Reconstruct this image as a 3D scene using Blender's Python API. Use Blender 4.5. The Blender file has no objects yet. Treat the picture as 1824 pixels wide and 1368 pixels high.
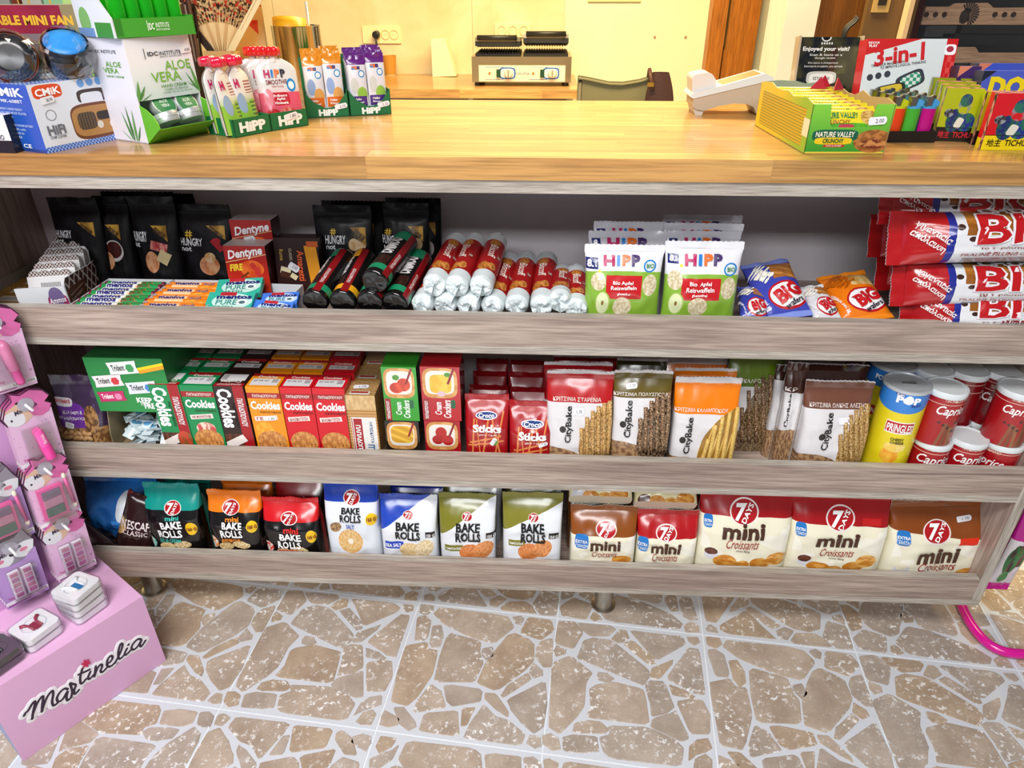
import bpy, math, random
from mathutils import Vector, Matrix, noise
from math import sin, cos, pi, radians as rad
SC = bpy.context.scene
COL = SC.collection
random.seed(7)
# ---------------------------------------------------------------- camera
F_PX, PITCH, YAW, ROLL = 1234.34, .5218, .047, -.0013
CAM = Vector((0, -1.15, 1.34))
_f = Vector((-sin(YAW)*cos(PITCH), cos(YAW)*cos(PITCH), -sin(PITCH)))
_r = Vector((cos(YAW), sin(YAW), 0)); _u = _r.cross(_f)
_r, _u = _r*cos(ROLL)+_u*sin(ROLL), -_r*sin(ROLL)+_u*cos(ROLL)
cam = bpy.data.cameras.new('camera'); camo = bpy.data.objects.new('camera', cam); COL.objects.link(camo)
cam.sensor_width = 36; cam.lens = F_PX/1824*36; cam.clip_start = .02
camo.matrix_world = Matrix(((_r.x, _u.x, -_f.x, CAM.x), (_r.y, _u.y, -_f.y, CAM.y), (_r.z, _u.z, -_f.z, CAM.z), (0, 0, 0, 1)))
SC.camera = camo
# ---------------------------------------------------------------- light
w = bpy.data.worlds.new('shop_ambient'); SC.world = w; w.use_nodes = True
w.node_tree.nodes['Background'].inputs[0].default_value = (.92, .95, 1, 1)
w.node_tree.nodes['Background'].inputs[1].default_value = .15
def area(name, loc, sx, sy, watts, col, rot=(0, 0, 0)):
    l = bpy.data.lights.new(name, 'AREA'); l.shape = 'RECTANGLE'; l.size = sx; l.size_y = sy; l.energy = watts; l.color = col
    o = bpy.data.objects.new(name, l); COL.objects.link(o); o.location = loc; o.rotation_euler = rot
    return o
area('ceiling_panel_light', (-.45, -1.45, 2.7), 1.5, .6, 66, (1, .97, .94))
area('ceiling_panel_light', (-.5, -3.0, 2.6), 2.2, .6, 92, (.96, .98, 1))
area('warm_ceiling_light', (.2, 1.55, 2.6), 2.2, .5, 140, (1, .78, .38))
SC.view_settings.view_transform = 'Standard'; SC.view_settings.look = 'None'
SC.view_settings.gamma = 1; SC.view_settings.exposure = .16; SC.view_settings.use_curve_mapping = False
# ---------------------------------------------------------------- helpers
def ray(px, py): return _r*((px-912)/F_PX) - _u*((py-684)/F_PX) + _f
def at(px, py, Y=0.):
    d = ray(px, py); return CAM + d*((Y-CAM.y)/d.y)
def atz(px, py, Z):
    d = ray(px, py); return CAM + d*((Z-CAM.z)/d.z)
def lin(c): return c/12.92 if c <= .04045 else ((c+.055)/1.055)**2.4
def hx(h):
    h = h.lstrip('#')
    if len(h) == 3: h = ''.join(a*2 for a in h)
    return tuple(lin(int(h[i:i+2], 16)/255) for i in (0, 2, 4)) + (1.,)
MAT = {}
def newmat(name):
    m = bpy.data.materials.new(name); m.use_nodes = True
    return m, m.node_tree, m.node_tree.nodes['Principled BSDF']
def M(col, rough=.5, metal=0, trans=0, coat=0, emit=0, alpha=1, bump=0, bscale=60, name=None):
    key = (col, rough, metal, trans, coat, emit, alpha, bump, bscale)
    if key in MAT: return MAT[key]
    m, nt, b = newmat(name or 'plain_'+col.strip('#'))
    b.inputs['Base Color'].default_value = hx(col); b.inputs['Roughness'].default_value = rough
    b.inputs['Metallic'].default_value = metal; b.inputs['Transmission Weight'].default_value = trans
    b.inputs['Coat Weight'].default_value = coat; b.inputs['Coat Roughness'].default_value = .12
    b.inputs['Alpha'].default_value = alpha
    if emit: b.inputs['Emission Color'].default_value = hx(col); b.inputs['Emission Strength'].default_value = emit
    if bump:
        t = nt.nodes.new('ShaderNodeTexCoord'); n = nt.nodes.new('ShaderNodeTexNoise'); n.inputs['Scale'].default_value = bscale
        p = nt.nodes.new('ShaderNodeBump'); p.inputs['Strength'].default_value = bump; p.inputs['Distance'].default_value = .004
        nt.links.new(t.outputs['Object'], n.inputs['Vector']); nt.links.new(n.outputs[0], p.inputs['Height']); nt.links.new(p.outputs[0], b.inputs['Normal'])
    MAT[key] = m
    return m
def PM(key, base, layers=(), rough=.4, coat=0, metal=0):
    """flat print in panel UV space: masks of rects, ellipses and half planes over a base colour"""
    if key in MAT: return MAT[key]
    m, nt, b = newmat('print_'+str(key)); N, L = nt.nodes, nt.links
    b.inputs['Roughness'].default_value = rough; b.inputs['Coat Weight'].default_value = coat; b.inputs['Coat Roughness'].default_value = .15; b.inputs['Metallic'].default_value = metal
    U = N.new('ShaderNodeUVMap').outputs[0]
    def vm(op, a, c=None):
        n = N.new('ShaderNodeVectorMath'); n.operation = op
        L.new(a, n.inputs[0])
        if c is not None:
            if hasattr(c, 'is_linked'): L.new(c, n.inputs[1])
            else: n.inputs[1].default_value = c
        return n.outputs['Value' if op in ('LENGTH', 'DOT_PRODUCT') else 'Vector']
    def mt(op, a, c=None):
        n = N.new('ShaderNodeMath'); n.operation = op
        if hasattr(a, 'is_linked'): L.new(a, n.inputs[0])
        else: n.inputs[0].default_value = a
        if c is not None:
            if hasattr(c, 'is_linked'): L.new(c, n.inputs[1])
            else: n.inputs[1].default_value = c
        return n.outputs[0]
    def noi(sx, sy, det=3):
        n = N.new('ShaderNodeTexNoise'); n.inputs['Scale'].default_value = 1; n.inputs['Detail'].default_value = det
        L.new(vm('MULTIPLY', U, (sx, sy, 1)), n.inputs['Vector']); return n.outputs[0]
    def mixc(f, a, c):
        n = N.new('ShaderNodeMix'); n.data_type = 'RGBA'
        L.new(f, n.inputs[0])
        for v, s in ((a, n.inputs[6]), (c, n.inputs[7])):
            if hasattr(v, 'is_linked'): L.new(v, s)
            else: s.default_value = v
        return n.outputs[2]
    def col(c):
        if isinstance(c, str): return hx(c)
        k = c[0]
        if k == 'n':     # blotches of two colours
            sc = c[3]; sc = sc if isinstance(sc, tuple) else (sc, sc)
            f = mt('MULTIPLY', mt('SUBTRACT', noi(*sc), (c[4] if len(c) > 4 else .5)-.06), 8.)
            n = N.new('ShaderNodeClamp'); L.new(f, n.inputs[0]); return mixc(n.outputs[0], hx(c[1]), hx(c[2]))
        if k == 's':     # stripes: c1 c2 freq angle duty
            a = rad(c[4]); d = vm('DOT_PRODUCT', U, (cos(a)*c[3], sin(a)*c[3], 0))
            return mixc(mt('GREATER_THAN', mt('FRACT', d), c[5] if len(c) > 5 else .5), hx(c[1]), hx(c[2]))
        if k == 'ck':    # checks: c1 c2 fu fv
            n = N.new('ShaderNodeTexChecker'); n.inputs['Scale'].default_value = 1
            L.new(vm('MULTIPLY', U, (c[3], c[4], 0)), n.inputs[0]); n.inputs[1].default_value = hx(c[1]); n.inputs[2].default_value = hx(c[2]); return n.outputs[0]
        if k == 'g':     # printed blend along u or v: c1 c2 axis lo hi
            s = N.new('ShaderNodeSeparateXYZ'); L.new(U, s.inputs[0])
            r = N.new('ShaderNodeMapRange'); L.new(s.outputs[c[3]], r.inputs[0]); r.inputs[1].default_value = c[4]; r.inputs[2].default_value = c[5]
            return mixc(r.outputs[0], hx(c[1]), hx(c[2]))
    cur = col(base)
    for l in layers:
        k = l[0]
        if k in ('r', 'rr', 'e', 'tri'):
            u0, v0, u1, v1 = l[1:5]; c = l[5]; ang = l[6] if len(l) > 6 else 0; asp = l[7] if len(l) > 7 else 1
            v = vm('SUBTRACT', U, ((u0+u1)/2, (v0+v1)/2, 0))
            if ang:
                v = vm('MULTIPLY', v, (asp, 1, 0)); n = N.new('ShaderNodeVectorRotate'); n.rotation_type = 'Z_AXIS'; L.new(v, n.inputs[0]); n.inputs['Angle'].default_value = -rad(ang)
                v = vm('MULTIPLY', n.outputs[0], (1/asp, 1, 0))
            v = vm('DIVIDE', v, (max(abs(u1-u0)/2, 1e-4), max(abs(v1-v0)/2, 1e-4), 1))
            if k == 'e': msk = mt('LESS_THAN', vm('LENGTH', vm('MULTIPLY', v, (1, 1, 0))), 1)
            elif k == 'rr':
                s = vm('MULTIPLY', v, v); msk = mt('LESS_THAN', vm('DOT_PRODUCT', vm('MULTIPLY', s, s), (1, 1, 0)), 1)
            else:
                s = N.new('ShaderNodeSeparateXYZ'); L.new(vm('ABSOLUTE', v), s.inputs[0])
                msk = mt('LESS_THAN', mt('MAXIMUM', s.outputs[0], s.outputs[1]), 1)
                if k == 'tri': msk = mt('MULTIPLY', msk, mt('GREATER_THAN', vm('DOT_PRODUCT', v, (1, 1, 0)), 0))
        elif k == 'h': msk = mt('GREATER_THAN', vm('DOT_PRODUCT', U, (l[1], l[2], 0)), l[3]); c = l[4]
        elif k == 'hw':   # wavy edged half plane
            d = mt('ADD', vm('DOT_PRODUCT', U, (l[1], l[2], 0)), mt('MULTIPLY', mt('SUBTRACT', noi(l[6], l[6], 1), .5), l[5])); msk = mt('GREATER_THAN', d, l[3]); c = l[4]
        elif k == 'sp':   # speckles inside a rect
            u0, v0, u1, v1 = l[1:5]; c = l[5]
            v = vm('DIVIDE', vm('SUBTRACT', U, ((u0+u1)/2, (v0+v1)/2, 0)), (abs(u1-u0)/2, abs(v1-v0)/2, 1))
            s = N.new('ShaderNodeSeparateXYZ'); L.new(vm('ABSOLUTE', v), s.inputs[0])
            sc = l[6] if isinstance(l[6], tuple) else (l[6], l[6])
            msk = mt('MULTIPLY', mt('LESS_THAN', mt('MAXIMUM', s.outputs[0], s.outputs[1]), 1), mt('GREATER_THAN', noi(*sc), l[7]))
        cur = mixc(msk, cur, col(c))
    if hasattr(cur, 'is_linked'): L.new(cur, b.inputs['Base Color'])
    else: b.inputs['Base Color'].default_value = cur
    MAT[key] = m
    return m
# ---- mesh collector
class G:
    def __init__(s): s.v = []; s.f = []; s.m = []; s.uv = []; s.has = False
    def add(s, vs, fs, mi=0, uvs=None):
        o = len(s.v); s.v += [tuple(v) for v in vs]
        for k, f in enumerate(fs):
            s.f.append(tuple(i+o for i in f)); s.m.append(mi)
            if uvs: s.has = True
            s.uv.append([uvs[i] for i in f] if uvs else [(0, 0)]*len(f))
        return s
    def quad(s, a, b, c, d, mi=0): return s.add((a, b, c, d), ((0, 1, 2, 3),), mi, ((0, 0), (1, 0), (1, 1), (0, 1)))
    def box(s, x0, x1, y0, y1, z0, z1, mi=0, mats=None):
        """mats: dict of face -> material index; faces F(-y) K(+y) L(-x) R(+x) T B"""
        g = lambda k: (mats or {}).get(k, mi)
        s.quad((x0, y0, z0), (x1, y0, z0), (x1, y0, z1), (x0, y0, z1), g('F'))
        s.quad((x1, y1, z0), (x0, y1, z0), (x0, y1, z1), (x1, y1, z1), g('K'))
        s.quad((x0, y1, z0), (x0, y0, z0), (x0, y0, z1), (x0, y1, z1), g('L'))
        s.quad((x1, y0, z0), (x1, y1, z0), (x1, y1, z1), (x1, y0, z1), g('R'))
        s.quad((x0, y0, z1), (x1, y0, z1), (x1, y1, z1), (x0, y1, z1), g('T'))
        s.quad((x0, y1, z0), (x1, y1, z0), (x1, y0, z0), (x0, y0, z0), g('B'))
        return s
    def prism(s, poly, t0, t1, axis='y', mi=0, mcap=None):
        """poly in the plane across axis, extruded from t0 to t1"""
        n = len(poly); mk = {'y': lambda p, t: (p[0], t, p[1]), 'z': lambda p, t: (p[0], p[1], t), 'x': lambda p, t: (t, p[0], p[1])}[axis]
        vs = [mk(p, t0) for p in poly]+[mk(p, t1) for p in poly]
        s.add(vs, [(i, (i+1) % n, n+(i+1) % n, n+i) for i in range(n)], mi)
        xs = [p[0] for p in poly]; ys = [p[1] for p in poly]; w = max(xs)-min(xs) or 1; h = max(ys)-min(ys) or 1
        uv = [((p[0]-min(xs))/w, (p[1]-min(ys))/h) for p in poly]*2
        s.add(vs, [tuple(range(n-1, -1, -1)), tuple(range(n, 2*n))], mi if mcap is None else mcap, uv)
        return s
    def lathe(s, prof, n=24, c=(0, 0, 0), mi=0, mis=None, a0=0, a1=2*pi, caps=True, uv=False):
        """prof: (r,z) list around z"""
        full = abs(a1-a0-2*pi) < 1e-6; k = n if full else n+1; vs = []
        for r, z in prof:
            for i in range(k): a = a0+(a1-a0)*i/n; vs.append((c[0]+r*cos(a), c[1]+r*sin(a), c[2]+z))
        for j in range(len(prof)-1):
            fs = [(j*k+i, j*k+(i+1) % k, (j+1)*k+(i+1) % k, (j+1)*k+i) for i in range(n)]
            s.add(vs[:0], [], 0); o = len(s.v)
            if j == 0: s.v += vs; base = o
            for f in fs: s.f.append(tuple(q+base for q in f)); s.m.append(mis[j] if mis else mi); s.uv.append([(0, 0)]*4)
        if caps and full:
            s.f.append(tuple(base+i for i in range(n-1, -1, -1))); s.m.append(mis[0] if mis else mi); s.uv.append([(0, 0)]*n)
            o = base+(len(prof)-1)*k; s.f.append(tuple(o+i for i in range(n))); s.m.append(mis[-1] if mis else mi); s.uv.append([(0, 0)]*n)
        return s
    def tube(s, path, r, n=10, mi=0, closed=False, caps=True):
        P = [Vector(p) for p in path]; rs = r if isinstance(r, (list, tuple)) else [r]*len(P); vs = []; up = None
        for i, p in enumerate(P):
            a = P[i-1] if (i or closed) else p; b = P[(i+1) % len(P)] if (i < len(P)-1 or closed) else p
            t = (b-a).normalized()
            if up is None: up = Vector((0, 0, 1)) if abs(t.z) < .9 else Vector((1, 0, 0))
            x = t.cross(up).normalized(); up = x.cross(t).normalized()
            for k in range(n): q = 2*pi*k/n; vs.append(p+(x*cos(q)+up*sin(q))*rs[i])
        m = len(P); fs = []
        for i in range(m if closed else m-1):
            for k in range(n): fs.append((i*n+k, i*n+(k+1) % n, ((i+1) % m)*n+(k+1) % n, ((i+1) % m)*n+k))
        if caps and not closed: fs += [tuple(range(n-1, -1, -1)), tuple((m-1)*n+k for k in range(n))]
        return s.add(vs, fs, mi)
    def grid(s, fn, nu, nv, mi=0, uvf=None, flip=False):
        vs = []; uv = []
        for j in range(nv+1):
            for i in range(nu+1): vs.append(fn(i/nu, j/nv)); uv.append(uvf(i/nu, j/nv) if uvf else (i/nu, j/nv))
        fs = []
        for j in range(nv):
            for i in range(nu):
                a = j*(nu+1)+i; q = (a, a+1, a+nu+2, a+nu+1); fs.append(q[::-1] if flip else q)
        return s.add(vs, fs, mi, uv)
    def ball(s, c, r, n=14, m=8, mi=0):
        rx, ry, rz = r if isinstance(r, tuple) else (r, r, r)
        return s.grid(lambda u, v: (c[0]+rx*cos(2*pi*u)*sin(pi*v), c[1]+ry*sin(2*pi*u)*sin(pi*v), c[2]-rz*cos(pi*v)), n, m, mi)
    def mesh(s, name, mats, smooth=False):
        me = bpy.data.meshes.new(name); me.from_pydata(s.v, [], s.f)
        for m in (mats if isinstance(mats, (list, tuple)) else [mats]): me.materials.append(m)
        me.polygons.foreach_set('material_index', s.m)
        if s.has:
            l = me.uv_layers.new(name='UVMap'); l.data.foreach_set('uv', [c for f in s.uv for p in f for c in p])
        if smooth: me.polygons.foreach_set('use_smooth', [True]*len(s.f))
        me.update(); return me
    def obj(s, name, mats, parent=None, smooth=False, bevel=0, autos=False):
        o = bpy.data.objects.new(name, s.mesh(name, mats, smooth or autos)); COL.objects.link(o)
        if parent is not None: o.parent = parent
        if autos: o.data.set_sharp_from_angle(angle=rad(38))
        if bevel:
            b = o.modifiers.new('bevel', 'BEVEL'); b.width = bevel; b.segments = 2; b.limit_method = 'ANGLE'
        return o
def tag(o, label, cat, group=None, kind=None):
    o['label'] = label; o['category'] = cat
    if group: o['group'] = group
    if kind: o['kind'] = kind
    return o
def struct(o): o['kind'] = 'structure'; return o
def thing(name, label, cat, mw=None, group=None):
    o = bpy.data.objects.new(name, None); COL.objects.link(o); o.empty_display_size = .02
    if mw is not None: o.matrix_world = mw
    return tag(o, label, cat, group)
def TM(loc, rz=0, rx=0, ry=0): return Matrix.Translation(Vector(loc)) @ Matrix.Rotation(rad(rz), 4, 'Z') @ Matrix.Rotation(rad(rx), 4, 'X') @ Matrix.Rotation(rad(ry), 4, 'Y')
def dup(root, mw, label, group=None):
    """a copy of a thing, its parts and their sub-parts"""
    r = root.copy(); COL.objects.link(r); r.matrix_world = mw; r['label'] = label
    if group: r['group'] = group
    for ch in list(root.children):
        c = ch.copy(); COL.objects.link(c); c.parent = r; c.matrix_parent_inverse = ch.matrix_parent_inverse.copy()
        for g in list(ch.children):
            d = g.copy(); COL.objects.link(d); d.parent = c
    return r
# ---- lettering
_tc = bpy.data.curves.new('type', 'FONT'); _to = bpy.data.objects.new('type', _tc); COL.objects.link(_to); _tc.resolution_u = 2; TXT = {}
def tmesh(s, b, sh):
    k = (s, b, sh)
    if k not in TXT:
        _tc.body = s; _tc.offset = b; _tc.shear = sh
        me = bpy.data.meshes.new_from_object(_to.evaluated_get(bpy.context.evaluated_depsgraph_get())); me.calc_loop_triangles()
        vs = [(v.co.x, v.co.y) for v in me.vertices]; ts = [tuple(t.vertices) for t in me.loop_triangles]
        if vs:
            x0 = min(v[0] for v in vs); x1 = max(v[0] for v in vs); y0 = min(v[1] for v in vs); y1 = max(v[1] for v in vs)
            vs = [((x-x0)/max(x1-x0, 1e-6), (y-y0)/max(y1-y0, 1e-6)) for x, y in vs]
        bpy.data.meshes.remove(me)
        TXT[k] = (vs, ts)
    return TXT[k]
def finer(vs, ts, sx, sy, lim):
    vs = list(vs); out = []; st = list(ts); mid = {}
    while st:
        t = st.pop(); e = [(((vs[t[i]][0]-vs[t[(i+1) % 3]][0])*sx)**2+((vs[t[i]][1]-vs[t[(i+1) % 3]][1])*sy)**2, i) for i in range(3)]; m, i = max(e)
        if m < lim*lim: out.append(t); continue
        a, b, c = t[i], t[(i+1) % 3], t[(i+2) % 3]; k = (min(a, b), max(a, b))
        if k not in mid: mid[k] = len(vs); vs.append(((vs[a][0]+vs[b][0])/2, (vs[a][1]+vs[b][1])/2))
        st += [(a, mid[k], c), (mid[k], b, c)]
    return vs, out
def decal(parent, surf, items, name='lettering', off=.0009):
    """items: (text, u0, v0, u1, v1, colour, dict(b, sh, rot, ang)) laid on surf(u,v)->(point, normal); text '#poly' takes pts"""
    g = G(); mats = []
    for it in items:
        s, u0, v0, u1, v1, c = it[:6]; o = it[6] if len(it) > 6 else {}
        if s == '#': vs, ts = o['pts'], [tuple(range(len(o['pts'])))]
        else: vs, ts = tmesh(s, o.get('b', .012), o.get('sh', 0))
        rot = o.get('rot', 0); ang = rad(o.get('ang', 0)); asp = o.get('asp', getattr(surf, 'asp', 1)); out = []
        if s != '#' and not isinstance(surf, Face) and ((u1-u0)*asp > .2 or v1-v0 > .2):   # finer triangles so big letters follow the curve
            vs, ts = finer(vs, ts, (u1-u0)*asp if not rot else v1-v0, v1-v0 if not rot else (u1-u0)*asp, .05)
        for a, b in vs:
            if rot == 90: u, v = u1-b*(u1-u0), v0+a*(v1-v0)
            elif rot == -90: u, v = u0+b*(u1-u0), v1-a*(v1-v0)
            elif rot == 180: u, v = u1-a*(u1-u0), v1-b*(v1-v0)
            else: u, v = u0+a*(u1-u0), v0+b*(v1-v0)
            if 'arc' in o: v += o['arc']*(1-(2*a-1)**2)
            if ang:
                x = (u-(u0+u1)/2)*asp; y = v-(v0+v1)/2; u = (u0+u1)/2+(x*cos(ang)-y*sin(ang))/asp; v = (v0+v1)/2+x*sin(ang)+y*cos(ang)
            p, n = surf(u, v); out.append(p+n*(off+o.get('z', 0)))
        m = M(c, o.get('rough', .35)) if isinstance(c, str) else c
        if m not in mats: mats.append(m)
        g.add(out, ts, mats.index(m))
    return g.obj(name, mats, parent) if g.f else None
TAGP = [(0, .18), (.06, 0), (.9, 0), (1, .3), (1, .7), (.9, 1), (.06, 1), (0, .82)]
def sticker(parent, surf, u, v, w, h, ang=0, txt='1.50', col='#e9e9ee', name='price_sticker'):
    """w,h in panel units"""
    b = dict(pts=TAGP, ang=ang, asp=surf.asp); t = dict(ang=ang, asp=surf.asp, z=.0003, b=.004)
    return decal(parent, surf, [('#', u-w/2, v-h/2, u+w/2, v+h/2, col, b), (txt, u-w*.12, v-h*.25, u+w*.34, v+h*.25, '#55555c', t)], name, .002)
def wood_mat(name, c0, c1, dark, axis=0, scale=1., rough=.45, rnd=0, coat=0, crack=.35):
    m, nt, b = newmat(name); N, L = nt.nodes, nt.links
    t = N.new('ShaderNodeTexCoord'); src = t.outputs['Object']
    if rnd:
        oi = N.new('ShaderNodeObjectInfo'); ad = N.new('ShaderNodeVectorMath'); ad.operation = 'MULTIPLY_ADD'
        cx = N.new('ShaderNodeCombineXYZ'); 
        for k in range(3): L.new(oi.outputs['Random'], cx.inputs[k])
        L.new(cx.outputs[0], ad.inputs[0]); ad.inputs[1].default_value = (37, 23, 41); L.new(src, ad.inputs[2]); src = ad.outputs[0]
    def nz(sa, sb, det=4, dist=0):
        mp = N.new('ShaderNodeMapping'); sc = [sb*scale]*3; sc[axis] = sa*scale; mp.inputs['Scale'].default_value = sc
        L.new(src, mp.inputs[0]); n = N.new('ShaderNodeTexNoise'); n.inputs['Scale'].default_value = 1; n.inputs['Detail'].default_value = det; n.inputs['Distortion'].default_value = dist
        L.new(mp.outputs[0], n.inputs['Vector']); return n.outputs[0]
    def ramp(f, p0, a, p1, c):
        r = N.new('ShaderNodeValToRGB'); r.color_ramp.elements[0].position = p0; r.color_ramp.elements[0].color = a; r.color_ramp.elements[1].position = p1; r.color_ramp.elements[1].color = c
        L.new(f, r.inputs[0]); return r.outputs[0]
    def mx(f, a, c, mode='MIX'):
        n = N.new('ShaderNodeMix'); n.data_type = 'RGBA'; n.blend_type = mode
        for v, s in ((f, n.inputs[0]), (a, n.inputs[6]), (c, n.inputs[7])):
            if hasattr(v, 'is_linked'): L.new(v, s)
            else: s.default_value = v
        return n.outputs[2]
    base = ramp(nz(2., 30, 6, .7), .33, hx(c0), .66, hx(c1))
    fine = ramp(nz(9, 260, 3), .36, (.5, .47, .45, 1), .6, (1, 1, 1, 1))
    c = mx(.72, base, fine, 'MULTIPLY')
    knot = ramp(nz(1.3, 26, 3, 1.2), .665, (0, 0, 0, 1), .70, (1, 1, 1, 1))
    c = mx(mx(crack, (0, 0, 0, 1), knot), c, hx(dark))
    if rnd: c = mx(.75, c, ramp(oi.outputs['Random'], 0, (.78, .72, .66, 1), 1, (1.12, 1.1, 1.06, 1)), 'MULTIPLY')
    L.new(c, b.inputs['Base Color']); b.inputs['Roughness'].default_value = rough; b.inputs['Coat Weight'].default_value = coat; b.inputs['Coat Roughness'].default_value = .1
    bp = N.new('ShaderNodeBump'); bp.inputs['Strength'].default_value = .12; bp.inputs['Distance'].default_value = .002; L.new(fine, bp.inputs['Height']); L.new(bp.outputs[0], b.inputs['Normal'])
    return m
# ---- packages
class Pk:
    """a package standing on z=zs, front face towards the camera; l,r,t are its left/right/top edges read off the photograph at depth Y"""
    def __init__(s, name, label, cat, l, r, t, Y, zs, D=.06, lean=0, rz=0, roll=0, group=None, row=None, W=None, H=None, style='block', seed=0, dx=0):
        a = rad(lean); z = rad(rz); up = Vector((-sin(z)*sin(a), cos(z)*sin(a), cos(a))); ex = Vector((cos(z), sin(z), 0))
        n = up.cross(ex); s.D = D
        c0 = at((l+r)/2, t, Y+D/2); O = Vector((c0.x, Y+D/2, zs))
        def hit(px, py, yo):   # local x, s of a ray on the plane offset yo along depth
            d = ray(px, py); p0 = O+n*yo; q = CAM+d*((p0-CAM).dot(n)/d.dot(n)); return (q-O).dot(ex), (q-O).dot(up)
        yo = -D/2 if style == 'flat' else 0; s.W = W; s.H = H or hit((l+r)/2, t, yo)[1]
        rw = row or t+40
        yf = -D/2 if style == 'flat' else -D*.4; xl, xr = hit(l, rw, yf)[0], hit(r, rw, yf)[0]
        s.W = W or (xr-xl); O = O+ex*((xl+xr)/2+dx)
        s.O, s.n, s.ex, s.up = O, n, ex, up; s.style = style; s.seed = seed; s.asp = s.W/s.H
        mw = Matrix(((ex.x, n.x, up.x, O.x), (ex.y, n.y, up.y, O.y), (ex.z, n.z, up.z, O.z), (0, 0, 0, 1)))
        if roll: mw = mw @ Matrix.Rotation(rad(roll), 4, 'Y')
        s.mw = mw; s.inv = mw.inverted(); s.t = thing(name, label, cat, mw, group)
    # surface
    def prof(s, v):
        st = s.style
        if st == 'block':     # (half depth factor, width factor, exponent)
            d = 1 if v < .62 else max(0., 1-((v-.62)/.3))**.8 if v < .92 else 0
            d *= min(1, .8+v*2); return d, 1-.02*d, 5 if d > .5 else 2.5+5*d
        if st == 'pillow':
            if v < .07 or v > .93: return 0, 1, 2.2
            q = (v-.07)/.86; d = max(sin(pi*q), 0)**.55; return d, 1-.06*d, 2.3
        if st == 'pouch':
            d = min(1, .75+v*1.2)*max(0., 1-(v/.86))**.6 if v < .86 else 0; return d, 1-.03*d, 2.4
        if st == 'flat': return 1, 1, 9
        return 1, 1, 4
    def wr(s, u, v):
        k = s.seed*7.31
        if s.style == 'flat': return 0
        e = min(u, 1-u, .25)*4
        r = 1-abs(noise.noise(Vector((u*4.5+k, v*3.2, k)))*2); r = max(r, 0)**3
        return e*(s.amp*(noise.noise(Vector((u*2.6+k, v*2.4-k, 3.3)))+.5*noise.noise(Vector((u*7+k, v*8, 9.1))))+s.amp*.55*r)
    amp = .0043
    def loc(s, u, v):
        d, w, n = s.prof(max(0, min(1, v))); c = min(abs(2*u-1), 1)
        y = (1-c**n)**(1/n) if c < 1 else 0
        return Vector(((u-.5)*s.W*w, -s.D/2*d*y-s.wr(u, v)*(.25+.75*d)-.0008, v*s.H))
    def __call__(s, u, v):
        p = s.loc(u, v); e = .006
        a = s.loc(min(u+e, 1), v)-s.loc(max(u-e, 0), v); b = s.loc(u, min(v+e, 1))-s.loc(u, max(v-e, 0))
        n = a.cross(b)
        if n.length < 1e-12: return p, Vector((0, -1, 0))
        n.normalize()
        if n.y > 0: n = -n
        return p, n
    def px(s, x, y):
        """photo point -> panel u,v on the front"""
        o = s.inv @ CAM; d = s.inv.to_3x3() @ ray(x, y); yy = -s.D*.45
        for _ in range(4):
            q = o+d*((yy-o.y)/d.y); u = q.x/s.W+.5; v = q.z/s.H; yy = s.loc(max(.02, min(.98, u)), max(.02, min(.98, v))).y
        return u, v
    def bx(s, x0, y0, x1, y1):
        xc, yc = (x0+x1)/2, (y0+y1)/2; a = s.px(x0, yc)[0]; b = s.px(x1, yc)[0]; c = s.px(xc, y1)[1]; d = s.px(xc, y0)[1]
        return a, c, b, d
    def lay(s, ls):
        o = []
        for l in ls:
            if l[0] in ('r', 'rr', 'e', 'sp', 'tri'): o.append((l[0],)+s.bx(*l[1:5])+tuple(l[5:])+((s.asp,) if l[0] != 'sp' and len(l) == 7 else ()))
            elif l[0] == 'v': o.append(('h', 0, 1, s.px(s.cx or l[1], l[2])[1], l[3]))            # everything above photo row
            elif l[0] == 'vb': o.append(('h', 0, -1, -s.px(s.cx or l[1], l[2])[1], l[3]))
            elif l[0] == 'd':    # half plane left of / above the line through two photo points
                (ua, va), (ub, vb) = s.px(l[1], l[2]), s.px(l[3], l[4]); a, b = -(vb-va), ub-ua; o.append(('h', a, b, a*ua+b*va, l[5]))
            else: o.append(l)
        return o
    cx = None
    def let(s, ts): return [(t[0],)+s.bx(*t[1:5])+tuple(t[5:]) for t in ts]
    def bag(s, key, base, layers=(), texts=(), back='#8a8a8a', rough=.22, coat=.5, seal=True, nu=30, nv=38, stick=None, uvl=(), uvt=(), extra=None):
        """body, top seal and lettering of a flexible bag; layers/texts in photo pixels, uvl/uvt in panel units"""
        m = PM(key, base, list(s.lay(layers))+list(uvl), rough, coat); mb = M(back, rough) if isinstance(back, str) else back
        vs = .93 if seal else 1.; us = [.5-.5*cos(pi*i/nu) for i in range(nu+1)]
        g = G()
        g.grid(lambda a, b: s.loc(us[round(a*nu)], b*vs), nu, nv, 0, lambda a, b: (us[round(a*nu)], b*vs))
        def bk(a, b): p = s.loc(us[round(a*nu)], b*vs); return Vector((p.x, -p.y, p.z))
        g.grid(bk, nu, nv, 1, None, True)
        g.grid(lambda a, b: (s.loc(us[round(a*nu)], 0) if b < .5 else bk(a, 0)), nu, 1, 1, None, True)
        g.obj('bag_body', [m, mb], s.t, True)
        if seal:
            q = G(); k = s.seed
            def sl(a, b): return Vector(((a-.5)*s.W, -.0012+.004*noise.noise(Vector((a*5+k, b*.6, k*3.7)))*(.3+b)+.0006*((round(a*30)) % 2), (vs+(1-vs)*b)*s.H+.0012*((round(a*30)) % 2)*(b > .9)))
            q.grid(sl, 30, 4, 0, lambda a, b: (a, vs+(1-vs)*b)); q.grid(lambda a, b: sl(a, b)+Vector((0, .0022, 0)), 30, 4, 1, None, True)
            q.obj('top_seal', [m, mb], s.t, True)
        it = s.let(texts)+list(uvt)
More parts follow.
